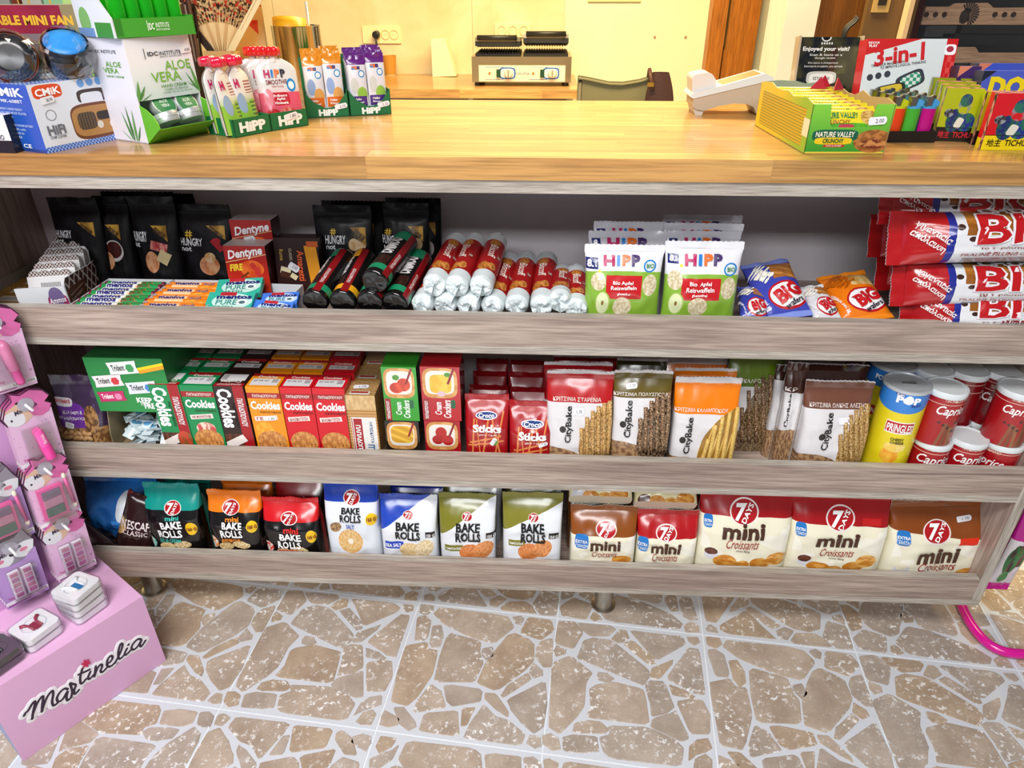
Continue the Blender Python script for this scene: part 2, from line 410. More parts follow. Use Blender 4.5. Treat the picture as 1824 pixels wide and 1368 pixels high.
        if it: decal(s.t, s, it, off=.0008+s.amp*.45)
        for k in (stick or []):
            u, v = s.px(k[0], k[1]); sticker(s.t, s, u, v, k[2]*1.0, k[3], k[4] if len(k) > 4 else 0, k[5] if len(k) > 5 else '1.50')
        return s
class Face:
    """planar panel of a box: origin, u axis, v axis"""
    def __init__(s, o, u, v): s.o, s.u, s.v = Vector(o), Vector(u), Vector(v); s.nn = s.u.cross(s.v).normalized(); s.asp = s.u.length/s.v.length
    def __call__(s, a, b): return s.o+s.u*a+s.v*b, s.nn
class Bx(Pk):
    """carton: panels front, top, left, right"""
    def __init__(s, *a, **k):
        k['style'] = 'flat'; super().__init__(*a, **k); w, h, d = s.W/2, s.H, s.D/2
        s.fc = {'F': Face((-w, -d, 0), (2*w, 0, 0), (0, 0, h)), 'T': Face((-w, -d, h), (2*w, 0, 0), (0, 2*d, 0)), 'L': Face((-w, d, 0), (0, -2*d, 0), (0, 0, h)), 'R': Face((w, -d, 0), (0, 2*d, 0), (0, 0, h))}
    def loc(s, u, v): return Vector(((u-.5)*s.W, -s.D/2, v*s.H))
    def pf(s, f, x, y):
        o = s.inv @ CAM; d = s.inv.to_3x3() @ ray(x, y); F = s.fc[f]; q = o+d*((F.o-o).dot(F.nn)/d.dot(F.nn))-F.o
        return q.dot(F.u)/F.u.length_squared, q.dot(F.v)/F.v.length_squared
    def bxf(s, f, x0, y0, x1, y1):
        p = [s.pf(f, x, y) for x, y in ((x0, (y0+y1)/2), (x1, (y0+y1)/2), ((x0+x1)/2, y0), ((x0+x1)/2, y1))]
        return p[0][0], p[3][1], p[1][0], p[2][1]
    def box(s, key, base, layers=(), texts=(), top=None, left=None, right=None, bevel=.0012, rough=.35, coat=.2, uvl=(), uvt=(), name='carton_body', stick=None):
        """top/left/right: (base, uv layers, uv texts)"""
        ms = [PM((key, 'F'), base, list(s.lay(layers))+list(uvl), rough, coat), M(base if isinstance(base, str) else '#888888', rough)]; mi = {'F': 0}
        for f, q in (('T', top), ('L', left), ('R', right)):
            if q: mi[f] = len(ms); ms.append(PM((key, f), q[0], q[1] if len(q) > 1 else (), rough, coat))
        g = G(); g.box(-s.W/2, s.W/2, -s.D/2, s.D/2, 0, s.H, 1, mi); g.obj(name, ms, s.t, bevel=bevel)
        it = s.let(texts)+list(uvt)
        if it: decal(s.t, s.fc['F'], it)
        for f, q, n in (('T', top, 'top_lettering'), ('L', left, 'side_lettering'), ('R', right, 'side_lettering')):
            if q and len(q) > 2 and q[2]: decal(s.t, s.fc[f], q[2], n)
        for k in (stick or []):
            u, v = s.px(k[0], k[1]); sticker(s.t, s.fc['F'], u, v, k[2], k[3], k[4] if len(k) > 4 else 0, k[5] if len(k) > 5 else '1.50')
        return s

class Can(Pk):
    """upright round tin: l,r at the lid, y its centre row"""
    def __init__(s, name, label, cat, l, r, y, Yf, zs, group=None, R=None, H=None, rz=0):
        p = at((l+r)/2, y, Yf+.035); w = (at(r, y, Yf+.035)-at(l, y, Yf+.035)).length; s.R = R or w/2; p = at((l+r)/2, y, Yf+s.R)
        s.H = H or p.z-zs; s.W = 2*s.R; s.D = 2*s.R; s.asp = pi*s.R/s.H; s.mw = TM((p.x, Yf+s.R, zs), rz); s.inv = s.mw.inverted(); s.O = Vector((p.x, Yf+s.R, zs)); s.t = thing(name, label, cat, s.mw, group)
    def loc(s, u, v): a = (u-.5)*pi; return Vector((s.R*sin(a), -s.R*cos(a), v*s.H))
    def __call__(s, u, v): a = (u-.5)*pi; return s.loc(u, v), Vector((sin(a), -cos(a), 0))
    def px(s, x, y):
        o = s.inv @ CAM; d = s.inv.to_3x3() @ ray(x, y); A = d.x**2+d.y**2; B = o.x*d.x+o.y*d.y; C = o.x**2+o.y**2-s.R**2; q = B*B-A*C
        t = (-B-math.sqrt(max(q, 0)))/A; p = o+d*t; return math.atan2(p.x, -p.y)/pi+.5, p.z/s.H
    def body(s, key, base, layers=(), texts=(), uvl=(), uvt=(), rough=.3, z0=0, z1=None, name='tin_body', n=36):
        z1 = z1 or s.H; m = PM(key, base, list(s.lay(layers))+list(uvl), rough, .3)
        G().grid(lambda a, b: (s.R*sin(2*pi*(a-.5)), -s.R*cos(2*pi*(a-.5)), z0+(z1-z0)*b), n, 2, 0, lambda a, b: ((a-.5)*2+.5, (z0+(z1-z0)*b)/s.H)).obj(name, m, s.t, True)
        it = s.let(texts)+list(uvt)
        if it: decal(s.t, s, it)
class PkM(Pk):
    """package with a given frame: base-centre O, axes ex (width) and up (height), sizes"""
    def __init__(s, name, label, cat, O, ex, up, W, H, D, style='pillow', seed=0, group=None):
        up = Vector(up).normalized(); ex = Vector(ex); ex = (ex-up*ex.dot(up)).normalized(); n = up.cross(ex); O = Vector(O)
        s.W, s.H, s.D, s.O, s.n, s.ex, s.up, s.style, s.seed, s.asp = W, H, D, O, n, ex, up, style, seed, W/H
        s.mw = Matrix(((ex.x, n.x, up.x, O.x), (ex.y, n.y, up.y, O.y), (ex.z, n.z, up.z, O.z), (0, 0, 0, 1))); s.inv = s.mw.inverted(); s.t = thing(name, label, cat, s.mw, group)
def Pk4(name, label, cat, bl, br, tl, tr, D, style='pillow', seed=0, group=None, cls=PkM):
    """from the four corners of its upper face, each (photo x, photo y, depth Y)"""
    a, b, c, d = [at(*q) for q in (bl, br, tl, tr)]; ex = (b-a+d-c)/2; up = (c+d-a-b)/2; O = (a+b)/2
    n = up.cross(ex).normalized(); return cls(name, label, cat, O+n*(D/2 if cls is PkM else 0), ex, up, ex.length, up.length, D, style, seed, group)
def roll_pack(name, label, p0, p1, r, key, base, uvl, uvt, endc, group=None, crumple=0, spin=0, cat='biscuit roll', capn='end_wrap', seed=0):
    """a wrapped biscuit roll lying from p0 (front end) to p1; u runs round the upper half, v along it"""
    p0, p1 = Vector(p0), Vector(p1); y = (p1-p0).normalized(); L_ = (p1-p0).length; x = y.cross(Vector((0, 0, 1))).normalized(); z = x.cross(y)
    mw = Matrix(((x.x, y.x, z.x, p0.x), (x.y, y.y, z.y, p0.y), (x.z, y.z, z.z, p0.z), (0, 0, 0, 1))); t = thing(name, label, cat, mw, group)
    def S(u, v): a = (u-.5)*pi+spin; return Vector((r*sin(a), v*L_, r*cos(a))), Vector((sin(a), 0, cos(a)))
    S.asp = pi*r/L_
    G().grid(lambda a, b: Vector((r*sin(2*pi*(a-.5)+spin), b*L_, r*cos(2*pi*(a-.5)+spin))), 32, 8, 0, lambda a, b: ((a-.5)*2+.5, b)).obj('wrapper', PM(key, base, uvl, .3, .3), t, True)
    rg = random.Random(seed)
    for e in (0, 1):
        prof = [(1, 0), (.97, .004), (.85, .010 if crumple else .005), (.5, .012 if crumple else .004), (.12, .008 if crumple else .005)]; g = G(); n = 28; vs = []; k = rg.uniform(0, 9)
        for j, (pr, h) in enumerate(prof):
            for i in range(n):
                a = 2*pi*i/n; f = (1+.0*j); nz = noise.noise(Vector((cos(a)*1.6+k, sin(a)*1.6, j*.7)))*(.008 if crumple else .0025)*(j > 0)
                vs.append((r*pr*sin(a), (-(h+nz) if e == 0 else L_+h+nz), r*pr*cos(a)))
        fs = [(j*n+i, j*n+(i+1) % n, (j+1)*n+(i+1) % n, (j+1)*n+i) for j in range(4) for i in range(n)]+[tuple(4*n+i for i in range(n))]
        o = g.add(vs, fs).obj(capn, endc, t, not crumple)
        if crumple and e == 0:   # twisted paper fin
            a0 = rg.uniform(-.6, .6)+pi/2; q = G()
            q.grid(lambda a, b: (cos(a0)*r*(a-.5)*1.7+sin(a0)*.002*noise.noise(Vector((a*4+k, b*3, 1))), -.009-.016*b+.003*noise.noise(Vector((a*6, k, 0))), sin(a0)*r*(a-.5)*1.7-r*.25-.004*b), 10, 3).obj('paper_twist', endc, o)
    if uvt: decal(t, S, uvt)
    return t, S
class BxC(Bx):
    """carton standing on plane z from the photo points of its two lower front corners; tp is the upper end of the left front edge"""
    def __init__(s, name, label, cat, A, B, D, tp, z=1.1, group=None, H=None):
        a, b = atz(A[0], A[1], z), atz(B[0], B[1], z); ex = (b-a).normalized(); n = Vector((-ex.y, ex.x, 0)); up = Vector((0, 0, 1))
        s.W = (b-a).length; s.D = D; s.H = H or at(tp[0], tp[1], a.y).z-z; s.style = 'flat'; s.seed = 0; s.asp = s.W/s.H; O = (a+b)/2+n*(D/2); s.O, s.ex, s.n, s.up = O, ex, n, up
        s.mw = Matrix(((ex.x, n.x, 0, O.x), (ex.y, n.y, 0, O.y), (0, 0, 1, O.z), (0, 0, 0, 1))); s.inv = s.mw.inverted(); s.t = thing(name, label, cat, s.mw, group)
        w, h, d = s.W/2, s.H, s.D/2
        s.fc = {'F': Face((-w, -d, 0), (2*w, 0, 0), (0, 0, h)), 'T': Face((-w, -d, h), (2*w, 0, 0), (0, 2*d, 0)), 'L': Face((-w, d, 0), (0, -2*d, 0), (0, 0, h)), 'R': Face((w, -d, 0), (0, 2*d, 0), (0, 0, h))}
# ---------------------------------------------------------------- floor
T1=[[(11,29),(118,13),(186,95),(131,239),(8,210)],[(148,21),(383,14),(412,38),(358,103),(248,119),(185,79)],[(380,124),(433,43),(483,44),(496,108),(434,148)],[(501,30),(832,35),(872,62),(871,101),(676,261),(577,120)],[(455,153),(526,119),(655,234),(666,285),(627,298)],[(895,34),(965,32),(976,71),(939,96),(904,73)],[(162,297),(196,167),(272,132),(379,140),(622,336),(630,393),(582,461),(172,318)],[(5,273),(17,229),(77,255),(78,293),(25,317)],[(895,122),(966,127),(973,471),(901,467),(737,385),(831,239)],[(637,378),(658,316),(790,229),(771,285),(696,391),(652,404)],[(1,373),(115,304),(267,409),(227,501),(224,653),(183,745),(91,866),(19,826)],[(296,434),(307,400),(365,406),(403,440),(363,474),(308,461)],[(279,508),(406,461),(585,485),(605,571),(623,726),(241,730),(268,647),(256,539)],[(601,447),(645,420),(719,416),(773,581),(733,633),(636,670),(627,568)],[(753,433),(838,455),(902,488),(891,510),(777,506)],[(796,544),(892,514),(951,515),(984,623),(972,733),(859,749)],[(624,745),(647,684),(737,645),(784,612),(849,788),(805,806)],[(169,836),(179,784),(248,757),(329,756),(374,794),(347,823),(218,841)],[(372,775),(616,753),(771,805),(814,847),(795,962),(390,968),(354,938),(328,857),(387,823)],[(837,927),(851,842),(899,787),(960,766),(978,824),(924,861),(877,886)],[(866,963),(883,903),(938,871),(967,908),(959,967),(895,970)],[(124,965),(111,882),(180,859),(304,854),(327,941),(251,958)],[(6,946),(-8,886),(43,873),(82,892),(103,956),(54,971)]]
T2=[[(22,16),(110,11),(117,66),(75,100),(28,87)],[(162,20),(570,25),(658,35),(713,119),(593,276),(439,248),(207,154),(127,80)],[(689,39),(741,16),(768,35),(751,91),(720,88)],[(797,20),(962,30),(988,110),(902,203),(760,157)],[(20,127),(79,114),(125,151),(140,283),(120,322),(53,318)],[(148,193),(206,177),(240,269),(235,349),(195,380),(163,324)],[(269,265),(298,234),(504,274),(516,372),(550,429),(523,590),(266,621),(258,423)],[(532,327),(592,305),(604,373),(565,413),(528,370)],[(676,199),(726,170),(820,207),(866,251),(875,375),(833,448),(670,632),(541,594),(568,433),(618,315)],[(909,216),(988,176),(998,405),(947,412),(889,346),(887,276)],[(877,395),(939,440),(949,478),(896,505),(858,471)],[(847,473),(881,520),(730,667),(702,659),(739,578)],[(969,513),(994,701),(987,841),(935,880),(848,816),(780,744),(745,689)],[(14,374),(141,334),(173,386),(231,385),(242,573),(186,745),(144,814),(29,798),(18,631),(10,444)],[(249,643),(313,677),(382,784),(193,852),(195,780)],[(333,643),(380,630),(577,639),(586,718),(423,772),(373,743)],[(602,655),(674,657),(760,759),(767,799),(703,767),(611,702)],[(611,733),(688,804),(776,826),(885,900),(869,968),(529,968),(545,894)],[(486,786),(562,764),(533,884),(499,900)],[(258,854),(457,802),(494,951),(466,966),(261,968)],[(64,841),(132,831),(213,907),(229,945),(194,972),(128,931)],[(10,914),(17,866),(79,892),(117,910),(116,944),(65,968),(18,958)],[(902,953),(922,901),(973,899),(985,962),(950,972)]]
def stone_mat(name, a, b, fleck):
    m, nt, bs = newmat(name); N, L = nt.nodes, nt.links
    t = N.new('ShaderNodeTexCoord'); oi = N.new('ShaderNodeObjectInfo'); cx = N.new('ShaderNodeCombineXYZ'); ad = N.new('ShaderNodeVectorMath'); ad.operation = 'MULTIPLY_ADD'
    L.new(oi.outputs['Random'], cx.inputs[0]); L.new(oi.outputs['Random'], cx.inputs[1]); L.new(cx.outputs[0], ad.inputs[0]); ad.inputs[1].default_value = (31, 47, 0); L.new(t.outputs['Object'], ad.inputs[2])
    def nz(sc, det, rough=.6):
        n = N.new('ShaderNodeTexNoise'); n.inputs['Scale'].default_value = sc; n.inputs['Detail'].default_value = det; n.inputs['Roughness'].default_value = rough; L.new(ad.outputs[0], n.inputs['Vector']); return n.outputs[0]
    def ramp(f, p0, c0, p1, c1):
        r = N.new('ShaderNodeValToRGB'); e = r.color_ramp.elements; e[0].position = p0; e[0].color = c0; e[1].position = p1; e[1].color = c1; L.new(f, r.inputs[0]); return r.outputs[0]
    def mx(f, x, y, mode='MIX'):
        n = N.new('ShaderNodeMix'); n.data_type = 'RGBA'; n.blend_type = mode
        for v, s in ((f, n.inputs[0]), (x, n.inputs[6]), (y, n.inputs[7])):
            if hasattr(v, 'is_linked'): L.new(v, s)
            else: s.default_value = v
        return n.outputs[2]
    c = ramp(nz(14, 5), .35, hx(a), .65, hx(b))
    c = mx(.8, c, ramp(oi.outputs['Random'], 0, (.9, .89, .89, 1), 1, (1.06, 1.06, 1.07, 1)), 'MULTIPLY')
    f1 = ramp(nz(70, 4, .75), .55, (0, 0, 0, 1), .60, (1, 1, 1, 1)); f2 = ramp(nz(9, 3), .42, (0, 0, 0, 1), .58, (1, 1, 1, 1))
    f3 = ramp(nz(230, 2, .6), .70, (0, 0, 0, 1), .73, (.75, .75, .75, 1))
    c = mx(mx(1., f1, f2, 'MULTIPLY'), c, hx(fleck)); c = mx(f3, c, hx(fleck))
    c = mx(.35, c, ramp(nz(180, 3), .3, (.75, .75, .75, 1), .65, (1.05, 1.05, 1.05, 1)), 'MULTIPLY')
    L.new(c, bs.inputs['Base Color']); bs.inputs['Roughness'].default_value = .38
    bp = N.new('ShaderNodeBump'); bp.inputs['Strength'].default_value = .25; bp.inputs['Distance'].default_value = .002; L.new(nz(60, 5), bp.inputs['Height']); L.new(bp.outputs[0], bs.inputs['Normal'])
    return m
STN = [stone_mat('tile_stone_tan', '#a39281', '#bbab9a', '#ecebea'), stone_mat('tile_stone_grey', '#9f9285', '#b6a99c', '#eaeaea'), stone_mat('tile_stone_ochre', '#a08c77', '#b7a38c', '#e9e4de')]
GROUT = M('#c9cdd4', .55, bump=.15, bscale=120, name='tile_grout')
floor = struct(G().box(-3.2, 3.2, -3.2, 3.4, -.05, -.0022).obj('floor', M('#dfe5ea', .5, name='joint_grout')))
TO = Vector((-.6372, .1041, 0)); TS = .3473; _ph = -.0975; TE1 = Vector((cos(_ph), sin(_ph), 0)); TE2 = Vector((sin(_ph), -cos(_ph), 0))
def chaik(p):
    o = []
    for i in range(len(p)):
        a = Vector(p[i]); b = Vector(p[(i+1) % len(p)]); o += [a.lerp(b, .1), a.lerp(b, .9)]
    return o
def pxof(p):
    d = p-CAM; z = d.dot(_f); return 912+F_PX*d.dot(_r)/z, 684-F_PX*d.dot(_u)/z, z
rng = random.Random(3); cand = []; tileobj = {}
for j in range(-2, 5):
    for i in range(-4, 9):
        ps = [pxof(TO+TE1*(TS*(i+a))+TE2*(TS*(j+b))) for a in (0, .5, 1) for b in (0, .5, 1)]
        if not any(-650 < x < 2450 and 990 < y < 1900 and z > .2 for x, y, z in ps): continue
        cs = [TO+TE1*(TS*i+a)+TE2*(TS*j+b) for a, b in ((.0018, .0018), (TS-.0018, .0018), (TS-.0018, TS-.0018), (.0018, TS-.0018))]
        vs = [c+Vector((0, 0, -.0021)) for c in cs]+[c+Vector((0, 0, -.0012)) for c in cs]
        tileobj[i, j] = G().add(vs, [(3, 2, 1, 0)[::-1][::-1], (4, 7, 6, 5), (0, 4, 5, 1), (1, 5, 6, 2), (2, 6, 7, 3), (3, 7, 4, 0)]).obj('tile', GROUT, floor, bevel=.0003)
        pat = T1 if (i+j) % 2 == 0 else T2; rot = (j % 2 == 1)
        for k, poly in enumerate(pat):
            q = [(1-a/1000, 1-b/1000) if rot else (a/1000, b/1000) for a, b in poly]
            c = sum((Vector(p) for p in q), Vector((0, 0)))/len(q)
            W = TO+TE1*(TS*(i+c.x))+TE2*(TS*(j+c.y)); x, y, z = pxof(W)
            if z > .2 and y > 1000: cand.append((z+(0 if -30 < x < 1854 and 1030 < y < 1400 else 50), i, j, k, q, c))
cand.sort(key=lambda c: c[0]); stuff = {}
for n, (z, i, j, k, q, c) in enumerate(cand):
    p = [(c+(v-c)*(1.0+.006/max((v-c).length, .05)))+Vector((rng.uniform(-.004, .004), rng.uniform(-.004, .004))) for v in chaik([Vector(a) for a in q])]
    w = [TO+TE1*(TS*(i+v.x))+TE2*(TS*(j+v.y)) for v in p]; wc = TO+TE1*(TS*(i+c.x))+TE2*(TS*(j+c.y)); m = len(w)
    vs = [v+Vector((0, 0, -.0016)) for v in w]+[v.lerp(wc, .012)+Vector((0, 0, -.0004)) for v in w]+[v.lerp(wc, .05)+Vector((0, 0, 0)) for v in w]
    fs = [(a*m+b, a*m+(b+1) % m, (a+1)*m+(b+1) % m, (a+1)*m+b) for a in (0, 1) for b in range(m)]+[tuple(range(2*m, 3*m))]
    mi = (k*7+i*3+j) % 5; mi = 0 if mi < 2 else 1 if mi < 4 else 2
    vs = [(v.x, v.y, v.z) for v in vs]
    if sum((vs[2*m+b][0]-vs[2*m][0])*(vs[2*m+(b+1) % m][1]-vs[2*m][1])-(vs[2*m+(b+1) % m][0]-vs[2*m][0])*(vs[2*m+b][1]-vs[2*m][1]) for b in range(m)) < 0: fs = [f[::-1] for f in fs]
    if n < 300: G().add(vs, fs).obj('stone', STN[mi], tileobj[i, j])
    else: stuff.setdefault(0, G()).add(vs, fs, mi)
if stuff: o = stuff[0].obj('far_stones', STN, floor); o['kind'] = 'stuff'
# ---------------------------------------------------------------- shop counter
WOOD = wood_mat('greige_oak_laminate', '#97847a', '#bdaa9e', '#4a3e38', 0, 1., crack=.55)
WOODV = wood_mat('greige_oak_laminate_upright', '#a08c80', '#c6b4a8', '#4f433d', 2, 1.)
WEDGE = wood_mat('greige_oak_edging', '#a79d92', '#c4bcb1', '#7c736c', 0, 2.2, crack=.1)
WEDGV = wood_mat('greige_oak_edging_upright', '#a79d92', '#c4bcb1', '#7c736c', 2, 2.2, crack=.1)
XL, XR, YB = -1.15, .975, .36
Z1, Z2, Z3 = .759, .441, .146
ct = thing('display_counter', 'long greige oak counter with three open lipped snack shelves', 'counter', TM((0, 0, 0)))
for x0, x1 in ((XL-.02, XL), (XR, XR+.02)):
    G().box(x0, x1, .001, YB, .146, 1.042, 0, {'F': 1}).obj('side_panel', [WOODV, WEDGV], ct, bevel=.0008)
G().box(XL, XR, YB, YB+.008, .146, 1.042).obj('back_panel', M('#e0d9de', .55, name='grey_melamine'), ct)
G().box(XL-.02, XR+.02, 0, YB+.3, 1.042, 1.0635, 0, {'F': 1}).obj('top_board', [WOOD, WEDGE], ct, bevel=.0008)
for z, zt, x1 in ((Z1, .820, XR), (Z2, .503, XR), (Z3, .209, XR+.02)):
    G().box(XL if x1 == XR else XL-.02, x1, .0005, YB, z-.0165, z, 0, {'F': 1}).obj('shelf', [WOOD, WEDGE], ct, bevel=.0006)
    G().box(XL, XR-.001, 0, .019, z+.0002, zt, 0, {'T': 1}).obj('shelf_lip', [WOOD, WEDGE], ct, bevel=.0009)
for x, y in ((-.976, .085), (.169, .085), (-.976, .3), (.169, .3), (.9, .3), (-.4, .3)):
    o = G().lathe([(.03, 0), (.03, .004), (.0235, .006), (.0225, .012), (.0225, .1295)], 24).obj('leg', M('#b9b5ac', .28, 1, name='brushed_steel'), ct, autos=True); o.location = (x, y, 0)
OAK = wood_mat('butcher_block_oak', '#bd8c52', '#d6aa68', '#80582e', 0, .8, rough=.3, rnd=1, coat=.35, crack=.18)
def worktop(name, label, x0, x1, y0, y1, z0, z1, rows, seed, lo=.28, hi=.75):
    t = thing(name, label, 'worktop', TM((0, 0, 0))); rg = random.Random(seed); d = (y1-y0)/rows
    for r in range(rows):
        x = x0; first = True
        while x < x1-.001:
            L_ = rg.uniform(.1, .5) if first else rg.uniform(lo, hi); first = False
            e = min(x+L_, x1); e = x1 if x1-e < .12 else e
            G().box(x, e-.0001, y0+r*d, y0+(r+1)*d-.0001, z0, z1).obj('stave', OAK, t, bevel=.0005); x = e
    return t
worktop('worktop', 'honey oak butcher block worktop on top of the snack counter', XL-.12, XR+.12, -.004, .64, 1.064, 1.1, 13, 5)
# ---------------------------------------------------------------- back room
def wallmat(name, c, c2=None, sc=3., rough=.6):
    m, nt, b = newmat(name); N, L = nt.nodes, nt.links
    n = N.new('ShaderNodeTexNoise'); n.inputs['Scale'].default_value = sc; n.inputs['Detail'].default_value = 6; n.inputs['Distortion'].default_value = 1.2
    t = N.new('ShaderNodeTexCoord'); L.new(t.outputs['Object'], n.inputs['Vector'])
    r = N.new('ShaderNodeValToRGB'); r.color_ramp.elements[0].position = .35; r.color_ramp.elements[0].color = hx(c); r.color_ramp.elements[1].position = .7; r.color_ramp.elements[1].color = hx(c2 or c)
    L.new(n.outputs[0], r.inputs[0]); L.new(r.outputs[0], b.inputs['Base Color']); b.inputs['Roughness'].default_value = rough
    return m
WB = 3.18
CREAM = wallmat('cream_paint', '#efe3bd', '#f3e8c6', 1.2)
struct(G().box(-3.2, 1.28, WB, WB+.1, 0, 2.8).obj('wall_back', CREAM))
MARB = wallmat('marbled_splashback', '#dcc79a', '#efe2c0', 2.6, .22)
sb = struct(G().box(-3.2, .087, WB-.012, WB-.001, .9, 2.4).obj('trim_1', M('#d8c9a0', .4)))
for x0, x1 in ((-3.2, -1.53), (-1.529, -.42), (-.419, .087)):
    G().box(x0, x1-.0015, WB-.018, WB-.012, .9, 2.4).obj('panel', MARB, sb, bevel=.001)
struct(G().box(-3.2, -3.1, .7, WB, 0, 2.8).obj('wall_left', CREAM))
struct(G().box(1.9, 4, WB+.9, WB+1, 0, 2.8).obj('wall_right', CREAM))
bc = thing('back_counter', 'oak fronted low cupboard along the cream back wall', 'cupboard', TM((0, 0, 0)))
LOAK = wood_mat('light_oak_veneer', '#c9a87a', '#e0c59b', '#a78453', 2, 1., rough=.4, crack=.1)
G().box(-2.6, .13, 2.56, WB-.02, .1, .858).obj('carcass', M('#d9d3c4', .45), bc, bevel=.001)
for x0, x1 in ((-2.55, -1.75), (-1.73, -.95), (-.37, .10)):
    G().box(x0, x1, 2.535, 2.556, .14, .845).obj('door', LOAK, bc, bevel=.002)
G().box(-.93, -.39, 2.553, 2.5565, .15, .845).obj('niche_shade', M('#2a2622', .7), bc)  # flat dark sheet stands for the shade of an open niche
worktop('worktop', 'oak block worktop under the contact grill at the back wall', -2.6, .155, 2.49, WB-.02, .86, .9, 8, 9, .4, .9)
# doorway and dividing panels right of the cream wall
PINE = wood_mat('orange_pine', '#b0661d', '#c97b2a', '#6d3a10', 2, 1.3, rough=.4, crack=.3)
BRN = wood_mat('brown_door_board', '#7d4a17', '#8d571f', '#5c350f', 2, .8, rough=.5, crack=.1)
d1 = struct(G().box(.872, .955, WB-.09, WB-.002, 0, 2.5).obj('door_1', PINE, bevel=.004))
G().box(.965, 1.11, WB-.07, WB-.03, 0, 2.4).obj('door_leaf', PINE, d1, bevel=.003)
G().box(.955, .966, WB-.03, WB-.02, 0, 2.4).obj('gap_shade_strip', M('#3b2108', .7), d1)  # dark strip paints the shade in the gap beside the door leaf
G().box(.951, .966, WB-.085, WB-.06, 1.05, 1.28).obj('hinge', M('#6d5a33', .35, .8), d1, bevel=.002)
G().box(1.105, 1.128, WB-.085, WB-.02, 0, 2.4).obj('door_stop', PINE, d1, bevel=.002)
def upright(name, x0, x1, Y0, Y1, mat, z0=0, z1=2.6, yref=100, bevel=.003):
    """a vertical slab between two photo columns (read at row yref) at depth Y0"""
    a = at(x0, yref, Y0); b = at(x1, yref, Y0); return G().box(a.x, b.x, Y0, Y1, z0, z1).obj(name, mat, bevel=bevel)
struct(upright('trim_2', 1379, 1386, 2.3, 2.36, M('#23241c', .4, name='black_glazing_bar')))
struct(upright('wall_partition', 1387, 1443, 1.95, 2.2, wallmat('grey_plaster', '#c7c3bd', '#d6d3cd', 2.)))
struct(upright('trim_3', 1441, 1540, 2.1, 2.14, BRN))
struct(upright('trim_4', 1526, 1612, 1.85, 1.88, M('#5f4423', .55, bump=.1, name='brown_board')))
struct(upright('trim_5', 1598, 1606, 1.80, 1.845, M('#c9a98a', .5)))
# ---------------------------------------------------------------- bottom shelf: rusk and croissant bags
RED7 = '#b3141d'
def seven(cx, cy, r, s=1.):
    lay = [('e', cx-r, cy-r, cx+r, cy+r, '#f3e9e6'), ('e', cx-r*.9, cy-r*.9, cx+r*.9, cy+r*.9, RED7)]
    tx = [('7', cx-r*.68, cy-r*.62, cx+r*.2, cy+r*.66, '#ffffff', dict(b=.04, sh=.2)), ('DAYS', cx-r*.42, cy-r*.12, cx+r*.86, cy+r*.32, '#ffffff', dict(b=.03, ang=62))]
    return lay, tx
def mini_rusk(label, l, r, t, cx, cy, bnd, topc, flav, fcol, tl, ylw, gp, row, seed, sy):
    b = Pk('snack_bag', label, 'snack bag', l, r, t, .028, Z3, D=.078, row=row, seed=seed, group=gp, lean=2)
    ly, tx = seven(cx, cy, 15)
    x0, x1, y0 = tl
    b.bag('mini_rusk_'+flav, '#0d0b0c', [('v', cx, bnd, topc)]+ly+[('e',)+ylw+('#f3c415',), ('e', cx-22, sy, cx+4, sy+13, ('n', '#e6cfa0', '#c9a566', 30)), ('e', cx+2, sy-2, cx+34, sy+11, ('n', '#ecd9b0', '#c9a566', 30)), ('e', l+4, sy-12, l+20, sy+4, ('n', '#e9e6da', fcol, 22))],
          tx+[('mini', x0+7, y0, x1-5, y0+9, fcol, dict(b=.03)), ('BAKE', x0, y0+10, x1, y0+22, '#ffffff', dict(b=.035)), ('ROLLS', x0-2, y0+24, x1+1, y0+37, '#ffffff', dict(b=.035)), (flav, x0+1, y0+39, x1-2, y0+45, fcol, dict(b=.02)), ('160 G', ylw[0]+3, (ylw[1]+ylw[3])/2-3, ylw[2]-2, (ylw[1]+ylw[3])/2+3, '#7b2a14', dict(b=.03))], back=topc)
    return b
g1 = 'mini rusk bags with black fronts'
mini_rusk('teal topped black mini rusk bag at the left end of the bottom shelf', 258, 356, 860, 308, 903, 908, '#11948a', 'SOUR CREAM', '#2fb8a8', (286, 324, 920), (331, 931, 353, 953), g1, 930, 1, 966)
mini_rusk('orange topped black mini rusk bag between the teal and the red bag', 368, 463, 873, 412.6, 902, 910, '#ef7d0c', 'BARBEQUE', '#f08a1c', (395, 431, 920), (438, 927, 460, 949), g1, 930, 2, 966)
mini_rusk('red topped black mini rusk bag in the front of the bottom shelf', 467, 566, 886, 515.6, 921, 930, '#d4101c', 'PIZZA', '#e02a26', (498, 536, 940), (545, 945, 566, 967), g1, 945, 3, 976)
def rear_bag(label, l, r, t, Y, zs, base, layers=(), texts=(), D=.07, seed=0, gp=None, row=None, **k):
    b = Pk('snack_bag', label, 'snack bag', l, r, t, Y, zs, D=D, row=row, seed=seed, group=gp, **k)
    b.bag('rear_'+str(seed)+label[:9], base, layers, texts, back=base if isinstance(base, str) else '#777777', nu=14, nv=14); return b
rear_bag('teal rusk bag standing behind the front teal one', 288, 372, 856, .13, Z3, '#0f7d74', seed=11)
rear_bag('orange rusk bag standing behind the front orange one', 393, 482, 855, .13, Z3, '#d26a0e', [('e', 424, 872, 450, 898, RED7)], seed=12)
rear_bag('dark red and black rusk bag standing behind the front red one', 488, 577, 852, .13, Z3, '#0f0c0d', [('d', 490, 975, 575, 860, '#8e1118'), ('e', 525, 880, 549, 904, RED7)], [('7', 529, 884, 538, 899, '#ffffff', dict(b=.03)), ('DAYS', 533, 888, 547, 896, '#ffffff', dict(ang=60))], seed=13)
